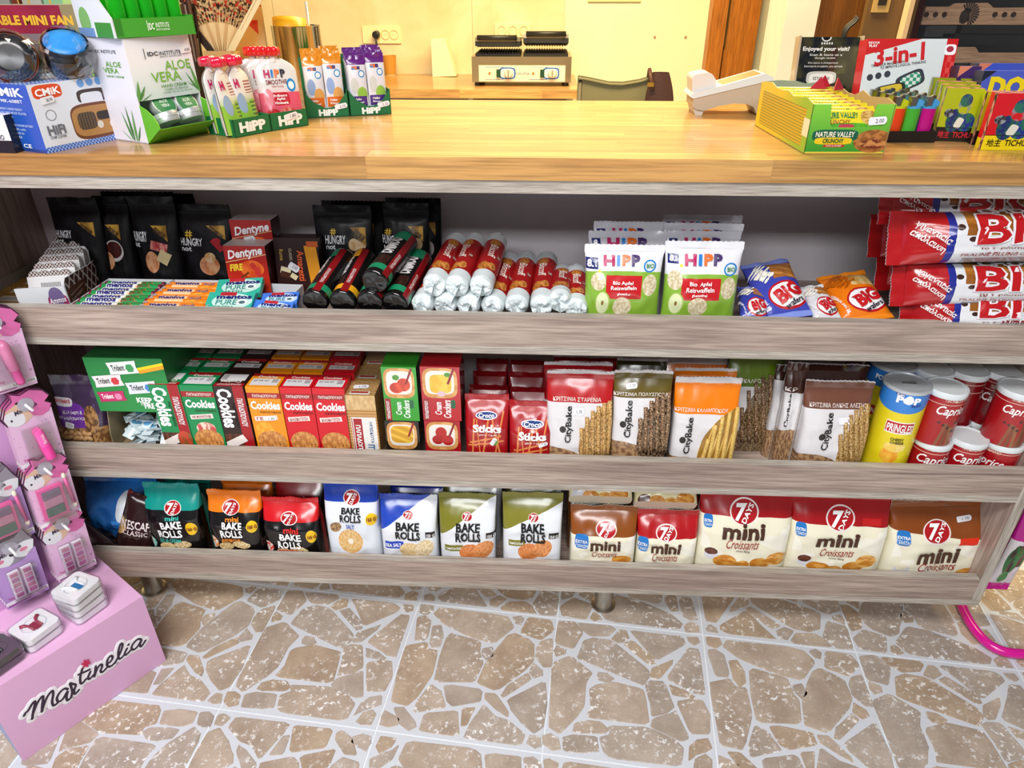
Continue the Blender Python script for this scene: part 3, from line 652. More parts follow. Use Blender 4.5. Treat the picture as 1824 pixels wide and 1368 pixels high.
# blue salt bag
b = Pk('snack_bag', 'tall blue and white salted rusk bag with a ring shaped rusk picture', 'snack bag', 578, 674, 852, .028, Z3, D=.07, row=930, seed=4, lean=2)
ly, tx = seven(626.6, 886, 15)
b.bag('rusk_salt', '#e3e9f2', [('v', 626, 894, '#1b3fae')]+ly+[('e', 651, 914, 673, 936, '#f0c51c'), ('e', 603, 943, 647, 985, ('n', '#dba65c', '#e9c489', 26)), ('e', 606, 946, 644, 982, ('n', '#e8c78e', '#d9a962', 30)), ('e', 620, 959, 630, 969, '#f4ead8'), ('e', 588, 930, 607, 948, ('n', '#b99366', '#7c5a36', 18), -35)],
      tx+[('BAKE', 608, 904, 641, 916.5, '#101010', dict(b=.035)), ('ROLLS', 605, 917.5, 643, 930.5, '#101010', dict(b=.035)), ('SALT', 616, 934, 631, 941, '#2a56b8', dict(b=.02)), ('160 G', 654, 921, 669, 928, '#7b2a14', dict(b=.03))], back='#dfe5ef', stick=[(631, 929, .16, .04, 8, '1 50')])
def plain_rusk(label, l, r, t, dg, c, ly2, key, diag, seed, tab, tabtxt, bread, row):
    b = Pk('snack_bag', label, 'snack bag', l, r, t, .028, Z3, D=.07, row=row, seed=seed, lean=3); ly, tx = seven(c[0], c[1], 9.5); x0, x1, y0, y1 = ly2
    b.bag(key, '#e6eaf0', [('d',)+dg+(diag,)]+ly+[('r',)+tab[:4]+(diag,), ('e', bread[0], bread[1], bread[0]+42, bread[1]+28, bread[2]), ('e', bread[0]+28, bread[1]-7, bread[0]+60, bread[1]+26, bread[3], -35), ('r', tab[4], y0+17, tab[4]+18, y0+27, '#15110f')],
          tx+[('BAKE', x0, y0, x1, (y0+y1)/2-.6, '#0d0d0d', dict(b=.04)), ('ROLLS', x0-1, (y0+y1)/2+.6, x1+2, y1, '#0d0d0d', dict(b=.04)), (tabtxt, tab[0]+2, tab[1]+3, tab[2]-4, tab[3]-4, '#ffffff', dict(b=.02)), ('150 G', tab[4]+2, y0+19.5, tab[4]+16, y0+25, '#ffffff', dict(b=.02))], back='#2b3a3a')
BR1 = ('n', '#e5cda0', '#d6b680', 24); BR2 = ('n', '#ead9b6', '#d8bd8e', 24); BR3 = ('n', '#dd8d52', '#c97438', 26); BR4 = ('n', '#e09a60', '#cf7d42', 26)
plain_rusk('blue and white sea salt rusk bag next to the tall salted one', 676, 778, 880, (675.6, 943, 751.6, 890), (727, 917), (704.5, 747, 931, 961), 'rusk_sea', '#2247b8', 5, (686, 964, 719, 977, 758), 'SEA SALT', (712, 968, BR1, BR2), 940)
plain_rusk('olive and white tomato rusk bag, the left one of two', 781, 883, 878, (782, 950, 879.5, 884), (832, 919.6), (812, 855, 931.5, 964), 'rusk_olive_a', '#7c7a24', 6, (792, 971, 825, 982, 866), 'TOMATO & OLIVE', (818, 970, BR3, BR4), 940)
plain_rusk('olive and white tomato rusk bag, the right one of two', 894, 1002, 876, (896, 941, 1001, 894), (950.6, 922), (928, 970, 933, 966), 'rusk_olive_b', '#827f2a', 7, (905, 962, 935, 973, 978), 'TOMATO & OLIVE', (922, 968, BR3, BR4), 940)
rear_bag('dark blue rusk bag behind the sea salt bag', 694, 788, 862, .125, Z3, '#c3cad8', [('d', 694, 935, 790, 868, '#18308f')], seed=14)  # blue and white both darkened for the shade behind the front bag
rear_bag('olive rusk bag behind the left tomato bag', 790, 893, 860, .125, Z3, '#b7bbbf', [('d', 790, 935, 893, 862, '#4f5014')], seed=15)
rear_bag('olive rusk bag behind the right tomato bag', 902, 1000, 862, .125, Z3, '#b7bbbf', [('d', 902, 935, 1000, 868, '#50511a')], seed=16)
# croissant bags
CRO = ('n', '#e0a24a', '#c67a26', (9, 22)); CRO2 = ('n', '#ecb765', '#c9812c', (9, 22))
def croissant(label, l, r, t, cx, cy, R, topc, bnd, mini, cr, tab, seed, D, row, pics, extra=(), etx=(), rz=0, stick=None, gp=None, lean=3):
    b = Pk('croissant_bag', label, 'croissant bag', l, r, t, .03, Z3, D=D, row=row, seed=seed, rz=rz, group=gp, lean=lean); b.amp = .005
    ly, tx = seven(cx, cy, R)
    b.bag('croissant_%d' % seed, '#efead2', [('sp', l, bnd, r, 1030, '#f7f4e6', (2.5, 3), .55), ('d',)+topc[1:]+(topc[0],), ('rr',)+tab+('#2277c4',)]+ly+list(pics)+list(extra),
          tx+[('mini',)+mini+('#4a2c1d', dict(b=.035)), ('Croissants',)+cr+('#9b2b22', dict(b=.002, sh=.35)), ('EXTRA', tab[0]+2, tab[1]*.62+tab[3]*.38, tab[2]-2, tab[1]*.4+tab[3]*.6, '#ffffff', dict(b=.02)), ('ΓΕΜΙΣΗ', tab[0]+2, tab[1]*.32+tab[3]*.68, tab[2]-2, tab[1]*.14+tab[3]*.86, '#e8f2fb', dict(b=.01))]+list(etx), back='#e9e4cc', stick=stick)
    return b
croissant('small brown topped mini croissant bag beside the olive rusk bags', 1015, 1135, 900, 1080, 942, 19, ('#8c4a12', 1015, 949, 1134, 953), 950, (1051, 963, 1106, 980), (1054, 981, 1099, 991), (1023, 951, 1048, 977), 21, .07, 960, [('e', 1090, 990, 1125, 1005, CRO)])
croissant('small red topped mini croissant bag right of the brown topped one', 1134, 1243, 908, 1187, 949, 19, ('#b01119', 1133, 954, 1242, 957), 955, (1159, 968, 1213, 986), (1161, 986.5, 1207, 998), (1135, 955, 1155, 982), 22, .07, 970, [])
CUP = lambda x, y: [('e', x, y+4, x+27, y+20, '#d9dbe2'), ('e', x+1, y, x+26, y+12, ('n', '#4a2219', '#6b3626', 14))]
croissant('large red topped mini croissant bag with a chocolate cup, left of two', 1245, 1412, 872, 1325, 910.5, 26, ('#a50f16', 1246, 912, 1410, 921), 915, (1287, 932, 1363, 961), (1293, 961, 1352, 977), (1252, 913.6, 1269, 939), 23, .085, 950, CUP(1252, 975)+[('e', 1268, 988, 1312, 1010, CRO), ('e', 1303, 999, 1334, 1012, CRO2), ('e', 1335, 994, 1372, 1012, CRO), ('e', 1365, 985, 1400, 1006, CRO2)], etx=[('cocoa filling', 1310, 979, 1335, 983.5, '#4a2c1d')])
croissant('large red topped mini croissant bag with a chocolate cup, right of two', 1408, 1586, 878, 1496.7, 923, 26, ('#a50f16', 1412, 926, 1585, 938), 930, (1454.7, 951.5, 1530, 973.7), (1459, 977, 1521, 990), (1415, 928.6, 1436, 955), 24, .085, 955, CUP(1418, 988)+[('e', 1434, 1001, 1476, 1016, CRO), ('e', 1470, 1008, 1500, 1018, CRO2), ('e', 1500, 1001, 1538, 1018, CRO), ('e', 1525, 989, 1561, 1011, CRO2), ('r', 1537, 923, 1570, 936, '#c31d1c')], etx=[('cocoa filling', 1475, 992, 1503, 996, '#4a2c1d')])
croissant('large brown topped mini croissant bag with a price sticker at the right end', 1586, 1756, 892, 1668, 945.5, 25, ('#874312', 1588, 941, 1752, 960), 950, (1635, 976, 1707, 1003), (1635, 1002, 1701, 1015), (1593, 943.5, 1622, 972.5), 25, .085, 965, [('e', 1588, 1005, 1618, 1026, '#d9dbe2'), ('e', 1592, 1003, 1616, 1016, '#efe6cd'), ('e', 1700, 1012, 1736, 1030, CRO)], [('r', 1712, 959, 1745, 972, '#e12c14')], rz=3, stick=[(1714, 921, .16, .05, 6, '1.70')])
def top_croissant(label, l, r, t, bot, seed, cup):
    Y = .035; zs = at((l+r)/2, bot, Y).z
    b = Pk('croissant_bag', label, 'croissant bag', l, r, t-60, Y, zs, D=.06, row=bot-12, seed=seed, lean=58, style='block', H=.13)
    y = bot; x = l
    b.bag('topcro_%d' % seed, '#ece3b6', [('e', x+4, y-36, x+28, y-18, cup), ('e', x+24, y-34, x+55, y-10, CRO), ('e', x+50, y-30, x+80, y-3, CRO2), ('e', x+74, y-38, x+107, y-15, CRO)], [], back='#d8d3bd', seal=False)
    return b
top_croissant('cream croissant bag lying tilted on the small brown topped bag', 1013, 1129, 872, 906, 26, '#d4d6de')
top_croissant('cream croissant bag lying tilted on the small red topped bag', 1131, 1246, 877, 916, 27, ('n', '#3d1a14', '#6b3626', 14))
rear_bag('small croissant bag standing behind the brown topped one', 1010, 1128, 880, .115, Z3, '#7c4415', seed=28, H=.15)
rear_bag('small croissant bag standing behind the small red topped one', 1134, 1246, 885, .115, Z3, '#8f1016', seed=29, H=.15)
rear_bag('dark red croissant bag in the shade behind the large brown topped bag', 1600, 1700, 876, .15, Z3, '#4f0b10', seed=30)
# blue sack and coffee sachet at the dark left end
b = Pk('plastic_bag', 'crumpled bright blue plastic bag at the dark left end of the bottom shelf', 'bag', 140, 270, 850, .05, Z3, D=.16, row=930, seed=31, style='pillow'); b.amp = .016
b.bag('blue_sack', ('n', '#1f62ae', '#2b79c9', 5), [('e', 232, 862, 254, 900, '#dfe6ee'), ('sp', 200, 900, 262, 975, '#2d86d8', 9, .6)], back='#1c559a', rough=.35)
b = Pk('coffee_sachet', 'brown coffee bag with a tan cup picture lying on the blue bag', 'coffee bag', 172, 238, 872, .022, Z3, D=.03, row=920, seed=32, style='pillow', roll=24, lean=8)
b.bag('coffee', '#2c1616', [('d', 165, 905, 230, 880, '#5d1412'), ('e', 193, 912, 226, 948, ('n', '#b58a4e', '#caa365', 8))], uvt=[('NESCAFE', .1, .56, .95, .68, '#e9dede', dict(b=.02, ang=10)), ('CLASSIC', .2, .47, .85, .54, '#e0cfcf', dict(ang=10))], back='#2c1616')
b = Pk('coffee_sachet', 'dark brown coffee bag lying half under the cup printed one', 'coffee bag', 150, 215, 905, .02, Z3, D=.025, row=940, seed=33, style='pillow', roll=-38, H=.15)
b.bag('coffee2', '#231213', (), uvt=[('N', .35, .4, .65, .55, '#d8d0d0', dict(b=.03))], back='#231213')
# ---------------------------------------------------------------- middle shelf
# nuts pouch with visible nuts at its foot
b = Pk('nut_pouch', 'clear and purple pouch of nuts at the left end of the middle shelf', 'nut pouch', 90, 176, 668, .03, Z2, D=.07, row=740, seed=41, style='pouch', lean=4)
b.bag('nutpouch', '#3a2a44', [('sp', 85, 660, 190, 800, '#4a3a55', 4, .55), ('e', 98, 716, 160, 775, '#6a2f94'), ('rr', 97, 708, 128, 724, '#e9e6ee'), ('vb', 130, 762, ('n', '#a97e4f', '#6e4c2c', 16, .48)), ('e', 150, 722, 178, 775, ('n', '#a97e4f', '#5e3f26', 14, .5))],
      [('ΕΛΟΜΑΣ', 100, 711, 126, 717, '#c2252a', dict(b=.03)), ('Κελύφη &', 114, 731, 148, 739, '#e8dcf0'), ('αλμυρίσμενα', 108, 741, 152, 749, '#e8dcf0')], back='#2f2338', stick=[(125, 757, .13, .1, 78, '2.20')])
for k in range(16):
    x = 103+(k % 8)*8.3+random.uniform(-2, 2); y = 772+(k//8)*8+random.uniform(-2, 2); u, v = b.px(x, y); p = b.loc(u, v)
    o = G().ball((0, 0, 0), (.0085, .004, .0055), 10, 6).obj('nut', M('#b4895a', .5), b.t, True); o.location = p+Vector((0, -.002, 0)); o.rotation_euler = (0, random.uniform(-1, 1), 0)
# green dispenser of gum sachets
TG = '#1f7d3c'
b = Bx('gum_dispenser', 'green cardboard dispenser box printed with four gum sachets', 'dispenser box', 147, 287, 638, .034, Z2, D=.15, row=640, seed=0, H=None)
H0 = b.H; zc = b.px(225, 733)[1]*H0; w = b.W/2; d = b.D/2
ms = [PM('gumF', ('g', '#2f9a4a', '#1a6a34', 1, .4, 1.), b.lay([('d', 176, 730, 300, 675, '#e8a020'), ('d', 170, 722, 300, 660, '#f1d21e'), ('d', 165, 712, 300, 650, TG), ('r', 147, 638, 168, 735, '#187264'), ('d', 300, 720, 176, 640, ('g', '#2c8f46', '#1d7a3a', 1, .4, 1))])), M('#17602f', .4), M('#7a6a4f', .6)]
g = G(); g.box(-w, w, -d, d, zc, H0, 1, {'F': 0}); g.obj('carton_body', ms, b.t, bevel=.001)
g = G(); cs = [(-d, 0), (d, 0), (d, zc), (-d+.02, zc), (-d+.004, zc*.55)]
for x in (-w, w-.002): g.prism(cs, x, x+.002, 'x')
g.box(-w, w, d-.002, d, 0, zc); g.box(-w, w, -d, d, 0, .03); g.box(-w, w, -d, -d+.002, 0, zc*.35)
g.obj('tray', M('#8a7a5c', .6), b.t)
sach = []
for x0, y0, x1, y1, c, an in ((192, 644, 245, 666, '#e3e8e6', 6), (167, 668, 219, 688, '#e9e4e4', 6), (226, 680, 280, 700, '#dfe5ec', 6), (176, 697, 224, 714, '#c42f68', 5)):
    q = b.bx(x0, y0, x1, y1); sach.append(('#', q[0], q[1], q[2], q[3], c, dict(pts=[(0, 0), (.04, .5), (0, 1), (1, 1), (.96, .5), (1, 0)], ang=an, z=.0003)))
    sach.append(('Trident', q[0]+.12*(q[2]-q[0]), q[1]+.25*(q[3]-q[1]), q[0]+.56*(q[2]-q[0]), q[3]-.25*(q[3]-q[1]), '#23262c' if c[1] != 'c' else '#ffffff', dict(ang=an, z=.0006, b=.02)))
    sach.append(('#', q[0]+.6*(q[2]-q[0]), q[1]+.2*(q[3]-q[1]), q[0]+.88*(q[2]-q[0]), q[3]-.2*(q[3]-q[1]), {'#e3e8e6': '#3c9a58', '#e9e4e4': '#d0393f', '#dfe5ec': '#4d84c9', '#c42f68': '#e58ab0'}[c], dict(pts=[(.2, 0), (0, .5), (.2, 1), (.8, 1), (1, .5), (.8, 0)], ang=an, z=.0006)))
decal(b.t, b.fc['F'], b.let([('KEEP', 244, 708, 271, 717, '#ffffff', dict(b=.04)), ('IT', 252, 718, 257, 722, '#ffffff'), ('FRESH', 258, 718, 290, 728, '#ffffff', dict(b=.04))])+sach)
rg = random.Random(8); proto = None
for k in range(70):
    ly = k//20; px_ = rg.uniform(-w+.022, w-.022); py_ = rg.uniform(-d+.018, -.01) if k % 3 else rg.uniform(-d+.018, -d+.05)
    mw = b.mw @ TM((px_, py_, .036+ly*.014+rg.uniform(0, .012)), rg.uniform(0, 180), rg.uniform(-38, 38), rg.uniform(-30, 30))
    if proto is None:
        proto = thing('gum_sachet', 'small pale blue gum sachet heaped loose in the green dispenser tray', 'gum sachet', mw, 'loose gum sachets in the dispenser')
        G().grid(lambda a, c: ((a-.5)*.046, (c-.5)*.024, .0032*sin(pi*a)*sin(pi*c)), 6, 4).grid(lambda a, c: ((a-.5)*.046, (c-.5)*.024, -.0032*sin(pi*a)*sin(pi*c)-.0002), 6, 4, 0, None, True).obj('wrapper', PM('sachet', '#c9d8dc', [('e', .55, .15, .95, .85, '#5d9cc4'), ('r', .1, .35, .5, .6, '#e8eef2')], .3), proto, True)
    else: dup(proto, mw, proto['label'])
# cookie cartons
BND = '#a3151d'
COOK = ('n', '#d99a55', '#b9743a', (10, 14))
def cookie_face(label, l, r, t, Y, c, key, group=None, H=None, sub=None, accent=None, row=0):
    b = Bx('cookie_carton', label, 'cookie carton', l, r, t, Y, Z2, D=.055, row=t+6, group=group, H=H); k = (r-l)/57
    X = lambda a, y: l+(a+.2*y*.5)*k if l < 600 else l+a*k
    top = (c, [('r', .08, .3 if row else .12, .92, .62, '#d9d9da'), ('r', .7, .34, .88, .58, ('s', '#333333', '#d9d9da', 60, 0)), ('r', 0, .8, 1, 1, BND)], [('Cookies', .2, .66, .8, .82, '#f4e6dd', dict(b=.03)), ('27 09 07', .14, .4, .6, .5, '#777777')])
    ly = [('r', .0, .865, 1, .93, BND)] if not row else []
    if not row:
        ly += [('e', .06, .22, .94, .44, COOK), ('e', .06, .2, .94, .41, '#a9652c'), ('e', .05, .21, .95, .47, COOK), ('sp', .1, .22, .9, .45, '#3c1d12', (16, 34), .66), ('r', .1, .6, .8, .655, '#efe6e0', 5, b.asp)]
        if accent: ly.insert(0, accent)
    b.box(key, c, uvl=ly, top=top, uvt=[] if row else [('ΠΑΠΑΔΟΠΟΥΛΟΥ', .17, .88, .92, .915, '#f6ece4', dict(b=.02)), ('Cookies', .06, .735, .95, .835, '#ffffff', dict(b=.035, sh=.05)), ('ΜΕ ΚΟΜΜΑΤΙΑ ΣΟΚΟΛΑΤΑΣ', .3, .69, .95, .715, '#3c1d12'), (sub or 'ΚΛΑΣΙΚΗ ΓΕΥΣΗ', .16, .61, .74, .645, BND, dict(ang=5))], left=(c,), right=(c,))
    return b
def cookie_spine(label, l, r, t, Y, c, key, H=None):
    b = Bx('cookie_carton', label, 'cookie carton', l, r, t, Y, Z2, D=.062, row=t+6, H=H)
    top = (c, [('r', .08, .38, .92, .8, '#d9d9da'), ('r', .1, .42, .3, .76, ('s', '#333333', '#d9d9da', 60, 0)), ('r', 0, .0, 1, .2, BND)], [('Cookies', .15, .22, .85, .36, '#f4e6dd', dict(b=.03, rot=180)), ('ΠΑΠΑΔΟΠΟΥΛΟΥ', .1, .05, .9, .15, '#f4e6dd', dict(rot=180))])
    b.box(key, c, uvl=[('r', .62, .2, .98, 1, BND), ('r', 0, .2, .62, .42, ('n', '#4a2417', '#6d3a22', 9)), ('r', .2, .2, .5, .44, '#efe6e0', -62, b.asp)]+([('e', .5, .24, 1., .44, ('n', '#c8452f', '#8a5a2a', 9))] if c != '#2a1512' else []), top=top, uvt=[('Cookies', .06, .5, .56, .97, '#ffffff', dict(b=.04, rot=-90)), ('ΜΕ ΚΟΜΜΑΤΙΑ ΣΟΚΟΛΑΤΑΣ', .5, .5, .6, .8, '#120c0a', dict(rot=-90)), ('ΠΑΠΑΔΟΠΟΥΛΟΥ', .7, .52, .9, .86, '#ffffff', dict(b=.02, rot=-90))], left=(c,), right=(c,))
    return b
GRN, BLK, ORG, RDC = '#0f8a4c', '#2a1512', '#ee9312', '#cf1020'
cookie_spine('green cookie carton with its narrow spine forward beside the gum dispenser', 264, 317, 682, .03, GRN, 'ck_gs', H=.2)
cookie_face('green cookie carton showing its hazelnut cookie front', 319, 378, 684, .03, GRN, 'ck_gf', H=.2, sub='ΜΕ ΦΟΥΝΤΟΥΚΙ', accent=('e', .2, .4, .8, .56, ('n', '#c94a4a', '#e7d7c0', 8)))
cookie_spine('black brown cookie carton with its narrow spine forward', 380, 433, 686, .03, BLK, 'ck_bs', H=.2)
b = cookie_face('orange cookie carton with an orange slice and cookie stack', 437, 496, 688, .03, ORG, 'ck_of', H=.2, sub='ΓΕΥΣΗ', accent=('e', .05, .36, .62, .58, ('n', '#f6b23a', '#f39a1c', 12)))
sticker(b.t, b.fc['F'], .58, .63, .4, .05, 5, '1 60')
cookie_face('red cookie carton with a cookie stack, left one of two', 498, 554, 689, .03, RDC, 'ck_rf', H=.2)
cookie_face('red cookie carton with a cookie stack, right one of two', 555.5, 613, 690, .03, RDC, 'ck_rf', H=.2)
xs = []
for k, (l, r, c, nm) in enumerate(((296, 350, GRN, 'green'), (353, 404, GRN, 'green'), (407, 461, BLK, 'black brown'), (465, 520, ORG, 'orange'), (522, 574, ORG, 'orange'), (577, 630, RDC, 'red'))):
    ps = ('first', 'second', 'third', 'fourth', 'fifth', 'sixth')[k]
    cookie_face('%s cookie carton in the second row, %s from the left' % (nm, ps), l, r, 656+k*1., .093, c, 'ck2_'+nm, 'cookie cartons in the second row', H=.2, row=1)
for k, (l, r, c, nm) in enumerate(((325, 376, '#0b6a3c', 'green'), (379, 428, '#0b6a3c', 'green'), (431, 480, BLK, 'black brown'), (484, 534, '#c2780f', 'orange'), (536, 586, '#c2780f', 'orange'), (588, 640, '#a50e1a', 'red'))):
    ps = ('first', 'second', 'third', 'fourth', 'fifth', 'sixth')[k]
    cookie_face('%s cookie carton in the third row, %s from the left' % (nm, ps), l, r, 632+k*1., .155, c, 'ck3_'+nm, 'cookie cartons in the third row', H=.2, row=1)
# clear packs of petit beurre biscuits
BIS = ('s', '#c79a5c', '#a87438', 26, 90, .62)
def petit(label, l, r, t, Y, front):
    b = Bx('biscuit_pack', label, 'biscuit pack', l, r, t, Y, Z2, D=.06, row=t+20, H=.185)
    b.box('petit%d' % front, BIS, uvl=[('r', 0, .82, 1, 1, ('n', '#c6a06a', '#d8b680', 9)), ('r', .12, .0, .95, .72, '#e7e4e0'), ('r', .2, .0, .48, .70, BND), ('r', .14, .0, .17, .71, BND)] if front else (), top=(('n', '#bf9b66', '#a47c48', 12), [('r', .15, .08, .8, .3, '#ddd6cc'), ('r', .18, .18, .75, .28, BND)]), bevel=.004, rough=.16, coat=.6, left=(BIS,), right=(BIS,),
          uvt=[('ΠΑΠΑΔΟΠΟΥΛΟΥ', .26, .06, .42, .62, '#ffffff', dict(b=.03, rot=-90)), ('ΜΠΙΣΚΟΤΑ', .72, .38, .82, .66, '#2d5f92', dict(rot=-90)), ('ΠΤΙ-ΜΠΕΡ', .6, .02, .82, .36, '#2a5f95', dict(b=.035, rot=-90))] if front else ())
    if front: sticker(b.t, b.fc['T'], .45, .55, .5, .25, 5, '1.75')
petit('clear wrapped biscuit pack with a red and white label and blue print', 615, 669, 704, .03, 1)
petit('clear wrapped biscuit pack right behind the labelled one', 632, 680, 676, .096, 0)
petit('clear wrapped biscuit pack at the back beneath the upper shelf', 648, 695, 650, .16, 0)
# cream cracker packs, two stacks of two
def cracker(label, l, r, t, zs, c, pic, key, H=None, txt=True, Y=.035):
    b = Bx('cracker_pack', label, 'cracker pack', l, r, t, Y, zs, D=.075, row=t+25, H=H)
    b.box(key, c, uvl=[('rr', .04, .43, .93, .98, ('n', '#dca866', '#c98d48', (5, 9))), ('rr', .12, .5, .85, .93, '#e9e2da')]+pic+([('r', .02, .0, .19, .42, '#9c1420'), ('rr', .74, .24, .86, .4, '#14603a')] if txt else [('r', .25, 0, .4, .2, '#9c1420')])+[('r', .74, .68, .8, .99, '#8c1220', -20, b.asp)], top=(c,), left=('#3b2a20',), right=('#3b2a20',), bevel=.006, rough=.14, coat=.6,
          uvt=[('Cream', .32, .12, .5, .36, '#ffffff', dict(b=.02, rot=90, sh=.2)), ('Crackers', .54, .06, .74, .4, '#ffffff', dict(b=.02, rot=90, sh=.2)), ('ΠΑΠΑΔΟΠΟΥΛΟΥ', .06, .04, .15, .38, '#ffffff', dict(b=.02, rot=90))] if txt else ())
    return b
TOM = [('e', .2, .52, .6, .72, ('n', '#d8472a', '#b92c18', 5)), ('e', .42, .56, .8, .8, ('n', '#dd5030', '#c23a1e', 6)), ('e', .3, .76, .5, .86, '#4e8f34')]
CHS = [('rr', .22, .52, .78, .86, ('n', '#edc649', '#e2b22c', 4)), ('e', .4, .46, .62, .56, '#d9b9c4'), ('e', .6, .82, .78, .9, '#4e8f34')]
YST = [('rr', .16, .56, .82, .9, ('s', '#e9b93a', '#cf9a24', 7, 75, .4))]
CHR = [('e', .3, .66, .62, .88, '#b5211f'), ('e', .2, .54, .52, .72, '#a81a1a'), ('e', .48, .52, .8, .72, '#b5211f')]
lo = cracker('black cracker pack with yellow sticks, under the green one', 687, 747, 750, Z2, '#1f1a17', YST, 'cr_b', txt=False)
cracker('bright green cream cracker pack with tomatoes, top of its stack', 680, 742, 651, Z2+lo.H+.001, '#2f9a28', TOM, 'cr_g', H=.125)
lo = cracker('dark red cracker pack with cherries, under the cheese one', 757, 820, 750, Z2, '#a8131d', CHR, 'cr_c', txt=False)
cracker('red cream cracker pack with a cheese slice, top of its stack', 749, 819, 651, Z2+lo.H+.001, '#b51622', CHS, 'cr_r', H=.125)
# pretzel stick bags
def pretzel(label, l, r, t, Y, lg, st, seed, key, front=True, zs=Z2, H=None, c='#a5121b', stick=None):
    b = Pk('pretzel_bag', label, 'snack bag', l, r, t, Y, zs, D=.055, row=t+45, seed=seed, lean=3, H=H); b.amp = .004
    if front:
        x0, y0, x1, y1 = lg; sx, sy, ex, ey = st; stc = '#d98546'
        b.bag(key, c, [('r', l+14, sy-10, l+17, sy+60, stc, -3), ('r', l+24, sy-10, l+26, sy+60, stc, 5), ('r', l+36, sy-12, l+39, sy+60, stc, -8), ('r', r-25, sy-24, r-22, sy+55, stc, 12), ('r', r-18, sy-24, r-15, sy+50, stc, -10), ('r', l+8, sy+26, r-12, sy+29, stc, 14), ('r', l+6, sy+34, r-8, sy+37, stc, 9), ('e', x0, y0, x1, y1, '#e9e4ea'), ('e', x0+2, y0+2, x1-2, y1-2, '#24407f')]+([('e', l+48, sy+26, l+60, sy+38, '#5f9a3b')] if seed == 51 else []),
              [('Croco', x0+5, y0+4, x1-5, y1-4, '#ffffff', dict(b=.03, sh=.1)), ('Sticks', sx, sy, ex, ey, '#f2f2f0', dict(b=.045)), ('sare • salt', sx+11, ey+2, ex-7, ey+6, '#f2dcd8', dict(sh=.3))], back='#7c0d14', stick=stick)
    else: b.bag(key, c, [], [], back=c, nu=14, nv=14)
    return b
pretzel('red pretzel stick bag in the front of the middle shelf, left one', 827, 906, 702, .028, (847, 731.6, 886, 748), (842, 755.7, 893, 770), 51, 'pz1', stick=[(879, 786, .2, .055, 60, '1.60')])
pretzel('red pretzel stick bag in the front of the middle shelf, right one', 906, 984, 714, .028, (928, 747, 969, 764), (923, 770, 973.4, 784.6), 52, 'pz2', stick=[(968, 791, .2, .055, 15, '1.60')])
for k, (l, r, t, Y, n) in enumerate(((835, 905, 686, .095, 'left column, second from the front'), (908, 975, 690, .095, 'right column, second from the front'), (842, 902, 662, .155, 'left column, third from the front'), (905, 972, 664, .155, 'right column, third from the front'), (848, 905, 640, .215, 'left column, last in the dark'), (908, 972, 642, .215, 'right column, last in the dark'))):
    pretzel('shade-darkened red pretzel stick bag in the '+n, l, r, t, Y, 0, 0, 53+k, 'pz%d' % (53+k), False, c='#7d0d14')  # rear bags carry the shelf shade in a darker red
# breadstick bags
def sesame_mat(name, a, c, d):
    m, nt, bs = newmat(name); N, L = nt.nodes, nt.links; tc = N.new('ShaderNodeTexCoord'); n = N.new('ShaderNodeTexNoise'); n.inputs['Scale'].default_value = 420; n.inputs['Detail'].default_value = 1; L.new(tc.outputs['Object'], n.inputs['Vector'])
    r = N.new('ShaderNodeValToRGB'); e = r.color_ramp.elements; e[0].position = .38; e[0].color = hx(d); e[1].position = .44; e[1].color = hx(a); x = e.new(.6); x.color = hx(a); x = e.new(.64); x.color = hx(c); L.new(n.outputs[0], r.inputs[0]); L.new(r.outputs[0], bs.inputs['Base Color']); bs.inputs['Roughness'].default_value = .45; return m
SM1 = sesame_mat('sesame_crust', '#c79a58', '#e6cf9a', '#6a4a28'); SM2 = sesame_mat('seed_crust', '#8a6648', '#d9c3a0', '#1d130c'); SM3 = sesame_mat('corn_crust', '#dcb964', '#e8cf8a', '#c79a44'); SM4 = sesame_mat('wholemeal_crust', '#b38c50', '#dcc594', '#6d4e28')
def bread(label, l, r, t, Y, c, bnd, name_, nm, cb, win, st, seed, row, zs=Z2, H=None, strip=5, lean=3, rz=0, D=.06, stick=None, globe=True, cut=0, gp=None, smat=None, tilt=0):
    b = Pk('breadstick_bag', label, 'breadstick bag', l, r, t, Y, zs, D=D, row=row, seed=seed, lean=lean, H=H, rz=rz, group=gp); b.amp = .0035; mid = (l+r)/2
    x0, y0, x1, y1 = cb
    ly = [('v', mid, bnd, c), ('v', mid, t+strip, '#d8d3d4'), ('e', l-60, y1+6, l+72, y1+75, ('n', '#7d5b42', '#b18d66', (14, 20))), ('e',)+win+(st,)]
    if globe: ly += [('e', x0-10, y1-29, x0+2, y1-17, '#171513')]
    b.bag('bread%d' % seed, '#dcd9dc', ly, [(nm,)+name_+('#e8dcd6', dict(b=.008)), ('CityBake', x0, y0, x1, y1, '#14110f', dict(b=.02, rot=90))], back='#cfc9c6', stick=stick)
    if globe:
        n = 6; xr_ = min(r+6, win[2]); xc, yc, rx, ry = (win[0]+win[2])/2, (win[1]+win[3])/2, (win[2]-win[0])/2, (win[3]-win[1])/2
        for i in range(n):
            x = win[0]+5+(min(r-3, win[2])-win[0]-7)*i/(n-1); yt = yc-ry*math.sqrt(max(0, 1-((x-xc)/rx)**2))+2; y0_ = max(yt+8, y1+26); pts_ = []
            for q in range(7):
                u, v = b.px(x+(tilt*(6-q)/6), yt+(y0_-yt)*q/6); p_, n_ = b(max(.03, min(.97, u)), max(.02, v)); pts_.append(p_+n_*.0012)
            G().tube(pts_, .0042, 8).obj('breadstick', smat, b.t, True)
    return b
def STK(a, d, f=7, ang=6): return ('s', a, d, f, ang, .16)
